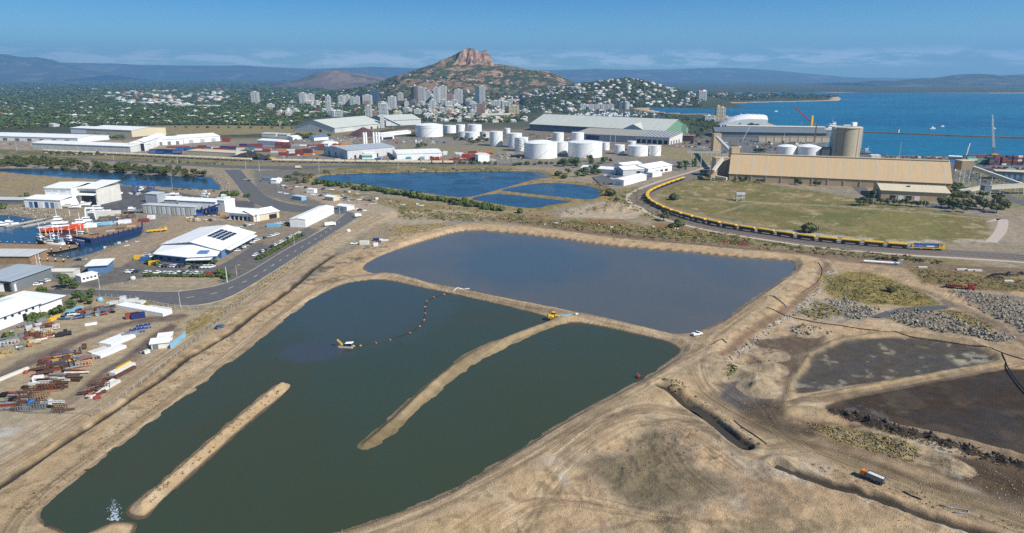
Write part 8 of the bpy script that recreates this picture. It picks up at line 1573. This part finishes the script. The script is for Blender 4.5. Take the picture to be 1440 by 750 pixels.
junk('180,272 330,280 322,286 240,282 180,278',30,['crate','steel_truss','scrap_bin'],['pale_grey','steel','white','concrete' if False else 'off_white','slate'],'along the rear wall of the boatyard',.1,78,(3,6),.4,.5)
junk('40,380 70,384 104,392 60,398 46,392',8,['crate','scrap_bin'],['yellow','steel','timber','orange'],'round the beige site hut',.1,79,(3,6),.2,.4)
junk('130,352 175,335 195,340 150,360',10,['steel_beam','crate','steel_plate'],['timber','tan','pale_grey','off_white'],'on the sandy quay apron',.5,80,(3,7),.2,.3)
junk('410,256 470,268 540,278 600,290 520,290 440,276',46,['crate','scrap_bin','steel_plate','scrap_pipe','steel_beam'],['pale_grey','steel','navy','white','timber','slate','sky_blue','rust'],'in the storage rows below the pond hedge',.3,81,(3,8),.3,.3)
junk('388,258 415,262 412,270 392,268',12,['crate','scrap_bin'],['red','oxide_red','white','steel'],'behind the solar roofed cottage',.2,82,(4,7),.3,.3)
junk('1225,362 1330,368 1330,371 1225,366',10,['steel_beam','scrap_bin','steel_plate'],['rust','rust','oxide_red','dark'],'on the verge beside the rail curve',.05,83,(4,8),.2,.1)
junk('1015,336 1060,342 1050,346 1010,340',6,['steel_plate','steel_truss'],['oxide_red','rust'],'on the dry verge above the grey pond',.1,84,(5,8),.2)
junk('720,308 960,322 960,326 720,314',10,['crate','scrap_pipe','scrap_bin'],['white','pale_grey','steel','off_white'],'in the scrub above the grey pond',.1,85,(2.5,5),.1,.4)
junk('480,190 620,196 640,203 560,204 470,199',70,['crate','scrap_bin','steel_truss','steel_plate'],['white','off_white','steel','rust','oxide_red','timber','pale_grey','slate','orange'],'between tanks and grain stores',.2,86,(6,12),.8,.6)
junk('640,214 740,214 750,226 690,230 640,224',60,['crate','scrap_bin','steel_truss','scrap_pipe'],['white','pale_grey','steel','slate','rust','off_white','sky_blue'],'in the yards left of the wide front tanks',.2,87,(5,9),.6,.6)
junk('735,188 860,192 800,200 760,196 735,196',46,['crate','scrap_bin','steel_truss','steel_plate'],['rust','timber','steel','navy','white','orange','slate','pale_grey'],'on the brown yard before the bulk store',.2,88,(7,13),1,.6)
junk('960,186 1010,180 1010,206 960,204',60,['steel_truss','scrap_bin','crate','steel_beam'],['slate','dark','navy','steel','timber','dark','yellow'],'in the dark plant yard by the green box tower',.3,89,(8,16),3,.6)
junk('1020,196 1150,201 1150,210 1090,213 1020,208',90,['scrap_bin','crate','steel_truss','steel_plate'],['steel','slate','timber','white','off_white','rust','navy','orange','sky_blue'],'on the apron between wharf and sugar shed',.1,90,(7,14),1,.4)
junk('1225,219 1330,222 1330,225 1225,222',40,['scrap_bin','crate','steel_beam'],['rust','timber','orange','steel','off_white','oxide_red'],'along the sea edge behind the sugar shed',.05,91,(6,11),1,.4)
junk('1335,245 1440,246 1440,256 1400,252 1345,252',30,['crate','scrap_bin'],['steel','white','slate','timber','navy'],'on the dark lot under the long conveyor',.1,92,(4,8),.3,.6)
junk('395,212 640,224 640,228 395,224',40,['crate','scrap_bin','steel_truss'],['off_white','steel','slate','orange','white','timber','red'],'beside the pale wagons below the grey shed',.02,93,(5,9),.4,.3)
junk('412,195 480,197 500,203 440,208 400,202',40,['crate','scrap_bin','steel_truss'],['white','off_white','pale_grey','steel','slate','timber'],'in yards behind the container stacks',.1,94,(6,11),.4,.5)
# special pieces
def bar_at(name,label,a,b,w,h,m,cat='beam',z=0.0):
    p,q=G(*a),G(*b);zz=gz(*p)+z;mb=MB();mb.bar((0,0,h/2),(q[0]-p[0],q[1]-p[1],h/2),w,h,M[m])
    d=Vector((q[0]-p[0],q[1]-p[1],0));n=max(2,int(d.length/3));s=Vector((-d.y,d.x,0)).normalized()*w/2
    for i in range(n):t=d*((i+.5)/n);mb.bar(t-s*1.04+Vector((0,0,h)),t+s*1.04+Vector((0,0,h)),.15,.12,M[m])
    o=mb.build(name);o.location=(*p,zz);return tag(o,label,cat)
for t in(('barge_section','white flat barge section with a raised lip, upper one of the pair',(148,487),(182,473),7.5,1.3,'white','barge section'),('barge_section','white flat barge section with hatches, lower one of the pair',(136,503),(172,488),5.0,1.2,'white','barge section'),('barge_section','thin white hull panel leaning along the lower barge section',(126,498),(150,490),3.5,.8,'off_white','barge section'),
          ('pontoon_section','longest white pontoon section across the top of the scrap yard',(170,431),(236,443),5.5,1.7,'white','pontoon section'),('pontoon_section','white pontoon section behind the longest one',(176,425.5),(202,427),4,1.2,'off_white','pontoon section'),('pontoon_section','pale grey pontoon section at the verge left of the white ones',(154,427),(182,424),4,.8,'pale_grey','pontoon section'),('pontoon_section','short white pontoon section right of the longest one',(208,433),(238,437),3.5,1.0,'pale_grey','pontoon section'),
          ('girder','long white girder from the rusty stacks to the left edge',(-4,537),(40,519),1.4,1.0,'off_white'),('girder','yellow girder lying on the upper rusty plate stack',(78,519),(98,508),1.2,.8,'yellow'),('girder','tan yellow girder beside the mast right of the rusty plates',(100,521),(118,521.5),1.0,.6,'orange'),('girder','green girder along the lower end of the scrap yard',(20,557),(64,561),1.3,.7,'green_wall'),('girder','second shorter green girder under the long green one',(8,561),(40,563),1.0,.6,'green_wall'),('girder','white girder tilted at the end of the green girder',(65,560),(74,567),1.4,.6,'pale_grey'),('girder','pale girder across the middle of the rusty stacks',(40,541),(71,540),1.1,.7,'pale_grey'),
          ('girder','cream roofed long girder by the sand road fence, with yellow top',(158,530),(187,515),3.0,1.8,'off_white'),('girder','yellow beam on the dark frame by the sand road fence',(165,525),(184,514.5),1.0,2.2,'yellow'),('girder','white girder in the red brown pile by the sand road fence',(130,558),(160,536),1.2,1.0,'white'),('girder','cream plank stack nearest the sand road fence',(124,561),(166,537),2.4,1.0,'off_white'),('girder','brown girder between the cream girder and the fence',(162,533),(190,518),1.4,1.2,'rust'),('girder','orange boat like beam at the far left of the scrap yard',(-2,505),(12,495),1.8,1.0,'tan'),('girder','yellow beam near the grey bundles and the store',(70,452),(84,446),1.6,1.2,'yellow'),('girder','blue long frame at the top left of the scrap yard',(92,443),(114,433),2.2,1.2,'sky_blue'),
          ('sheet_pile','sky blue sheet wall leaning on the sand road fence',(240,491),(261,474),.4,2.4,'sky_blue','sheet wall')):bar_at(*t)
shed('scrap_shack','white roofed shack with open sides by the sky blue sheet wall','hut',213,492,238,489,5,2.6,.4,'off_white','white_roof','mono',.6,[('open_bay','f',.1,.4,0,2,'slate')]);shed('scrap_shack','small white roofed cabin behind the white roofed shack','hut',224,481,242,479,3,2.4,.3,'white','white_roof','mono',.6)
for i,(u,v,L)in enumerate(((184,472.5,7),(193,467,6),(202,461.5,6))):
    x,y=G(u,v);mb=MB();n=8;r=1.9;vs=[(xx,r*math.cos(math.pi*k/n),r*math.sin(math.pi*k/n))for xx in(-L/2,L/2)for k in range(n+1)];mb.add(vs,[(k,k+1,k+n+2,k+n+1)for k in range(n)]+[tuple(range(n+1)),tuple(range(n+1,2*n+2))],M['navy' if i else 'slate'])
    for q in range(3):mb.tube((-L/2+1+q*(L-2)/2,-r,.1),(-L/2+1+q*(L-2)/2,0,r+.05),.16,M['silver'],n=6)
    o=mb.build('half_tank');tag(o,('dark half round tank nearest the white barge sections','middle dark half round tank behind the barge sections','dark half round tank with bright ribs furthest along')[i],'tank');place(o,x,y,gz(x,y),.62)
for i,(u,v)in enumerate(((84,474),(93,472))):b=MB();b.tube((-1.6,0,.8),(1.6,0,.8),.8,M['dark'],n=12);b.box((0,0,1.4),(1,1,.8),M['dark']);o=b.build('oil_drum_tank');tag(o,('small black tank left of its twin on the bare scrap yard','larger black tank right of its twin on the bare scrap yard')[i],'tank');x,y=G(u,v);place(o,x,y,gz(x,y),.4,scale=1+.35*i)
pod(128,456.5,2.4,5,.5,'white','flat white slab lying alone on the bare scrap yard',.5,'slab','slab');pod(54,535.5,2.4,3.4,1.8,'white','white crate on top of the rusty stacks',.3,'crate','crate')
for u,v,c,lb in((45,569,'blue','bright blue plastic tank at the lower fence of the scrap yard'),(36.5,525,'red','small red drum on the rusty stacks'),(141,423,'sky_blue','pale blue round tank on the verge grass by the scrap yard'),(187,393,'pale_grey','pale round tank behind the paved ramp of the car park')):
    b=MB();b.lathe((0,0,0),[(1.2,0),(1.35,.7),(1.0,1.5),(.01,1.7)],M[c],14);o=b.build('water_tank',smooth=True);tag(o,lb,'tank');x,y=G(u,v);place(o,x,y,gz(x,y),0,scale=1.2 if u!=36.5 else .7)
# dark tyre-like rolls and pale blocks by the rubble
def tyre():
    b=MB();b.lathe((0,0,0),[(.55,.02),(.95,.05),(1.0,.35),(.95,.62),(.55,.66),(.5,.35),(.55,.02)],M['tyre'],16);return b.mesh('tyre')
ty=tyre()
for i in range(34):
    u,v=(rnd.uniform(1388,1413),rnd.uniform(385.5,390.5))if i<22 else(rnd.uniform(1414,1440),rnd.uniform(384.5,388.5));x,y=G(u,v);o=bpy.data.objects.new('tyre_casing',ty);COL.objects.link(o);place(o,x,y,gz(x,y)+rnd.choice((0,0,.5)),0,scale=.85);tag(o,'black tyre lying in the dark rows on the dry grass at right','tyre','tyres in the dark rows at right')
for i,(u,v,L)in enumerate(((1352,380,7),(1366,381,6),(1375,381.5,5),(1297,377,6),(1418,396,6))):x,y=G(u,v);b=MB();b.box((0,0,0),(L,1.6,.7),M['concrete'],0,.96);b.box((0,0,.7),(L*.9,1.5,.2),M['off_white']);o=b.build('concrete_block');tag(o,('long pale block left of its pair beside the rail path','middle pale block beside the rail path','short pale block at the right of the rail path pair','pale block at the left end of the brown grass strip','flat pale slab lying below the tyre rows')[i],'block');place(o,x,y,gz(x,y),.05)
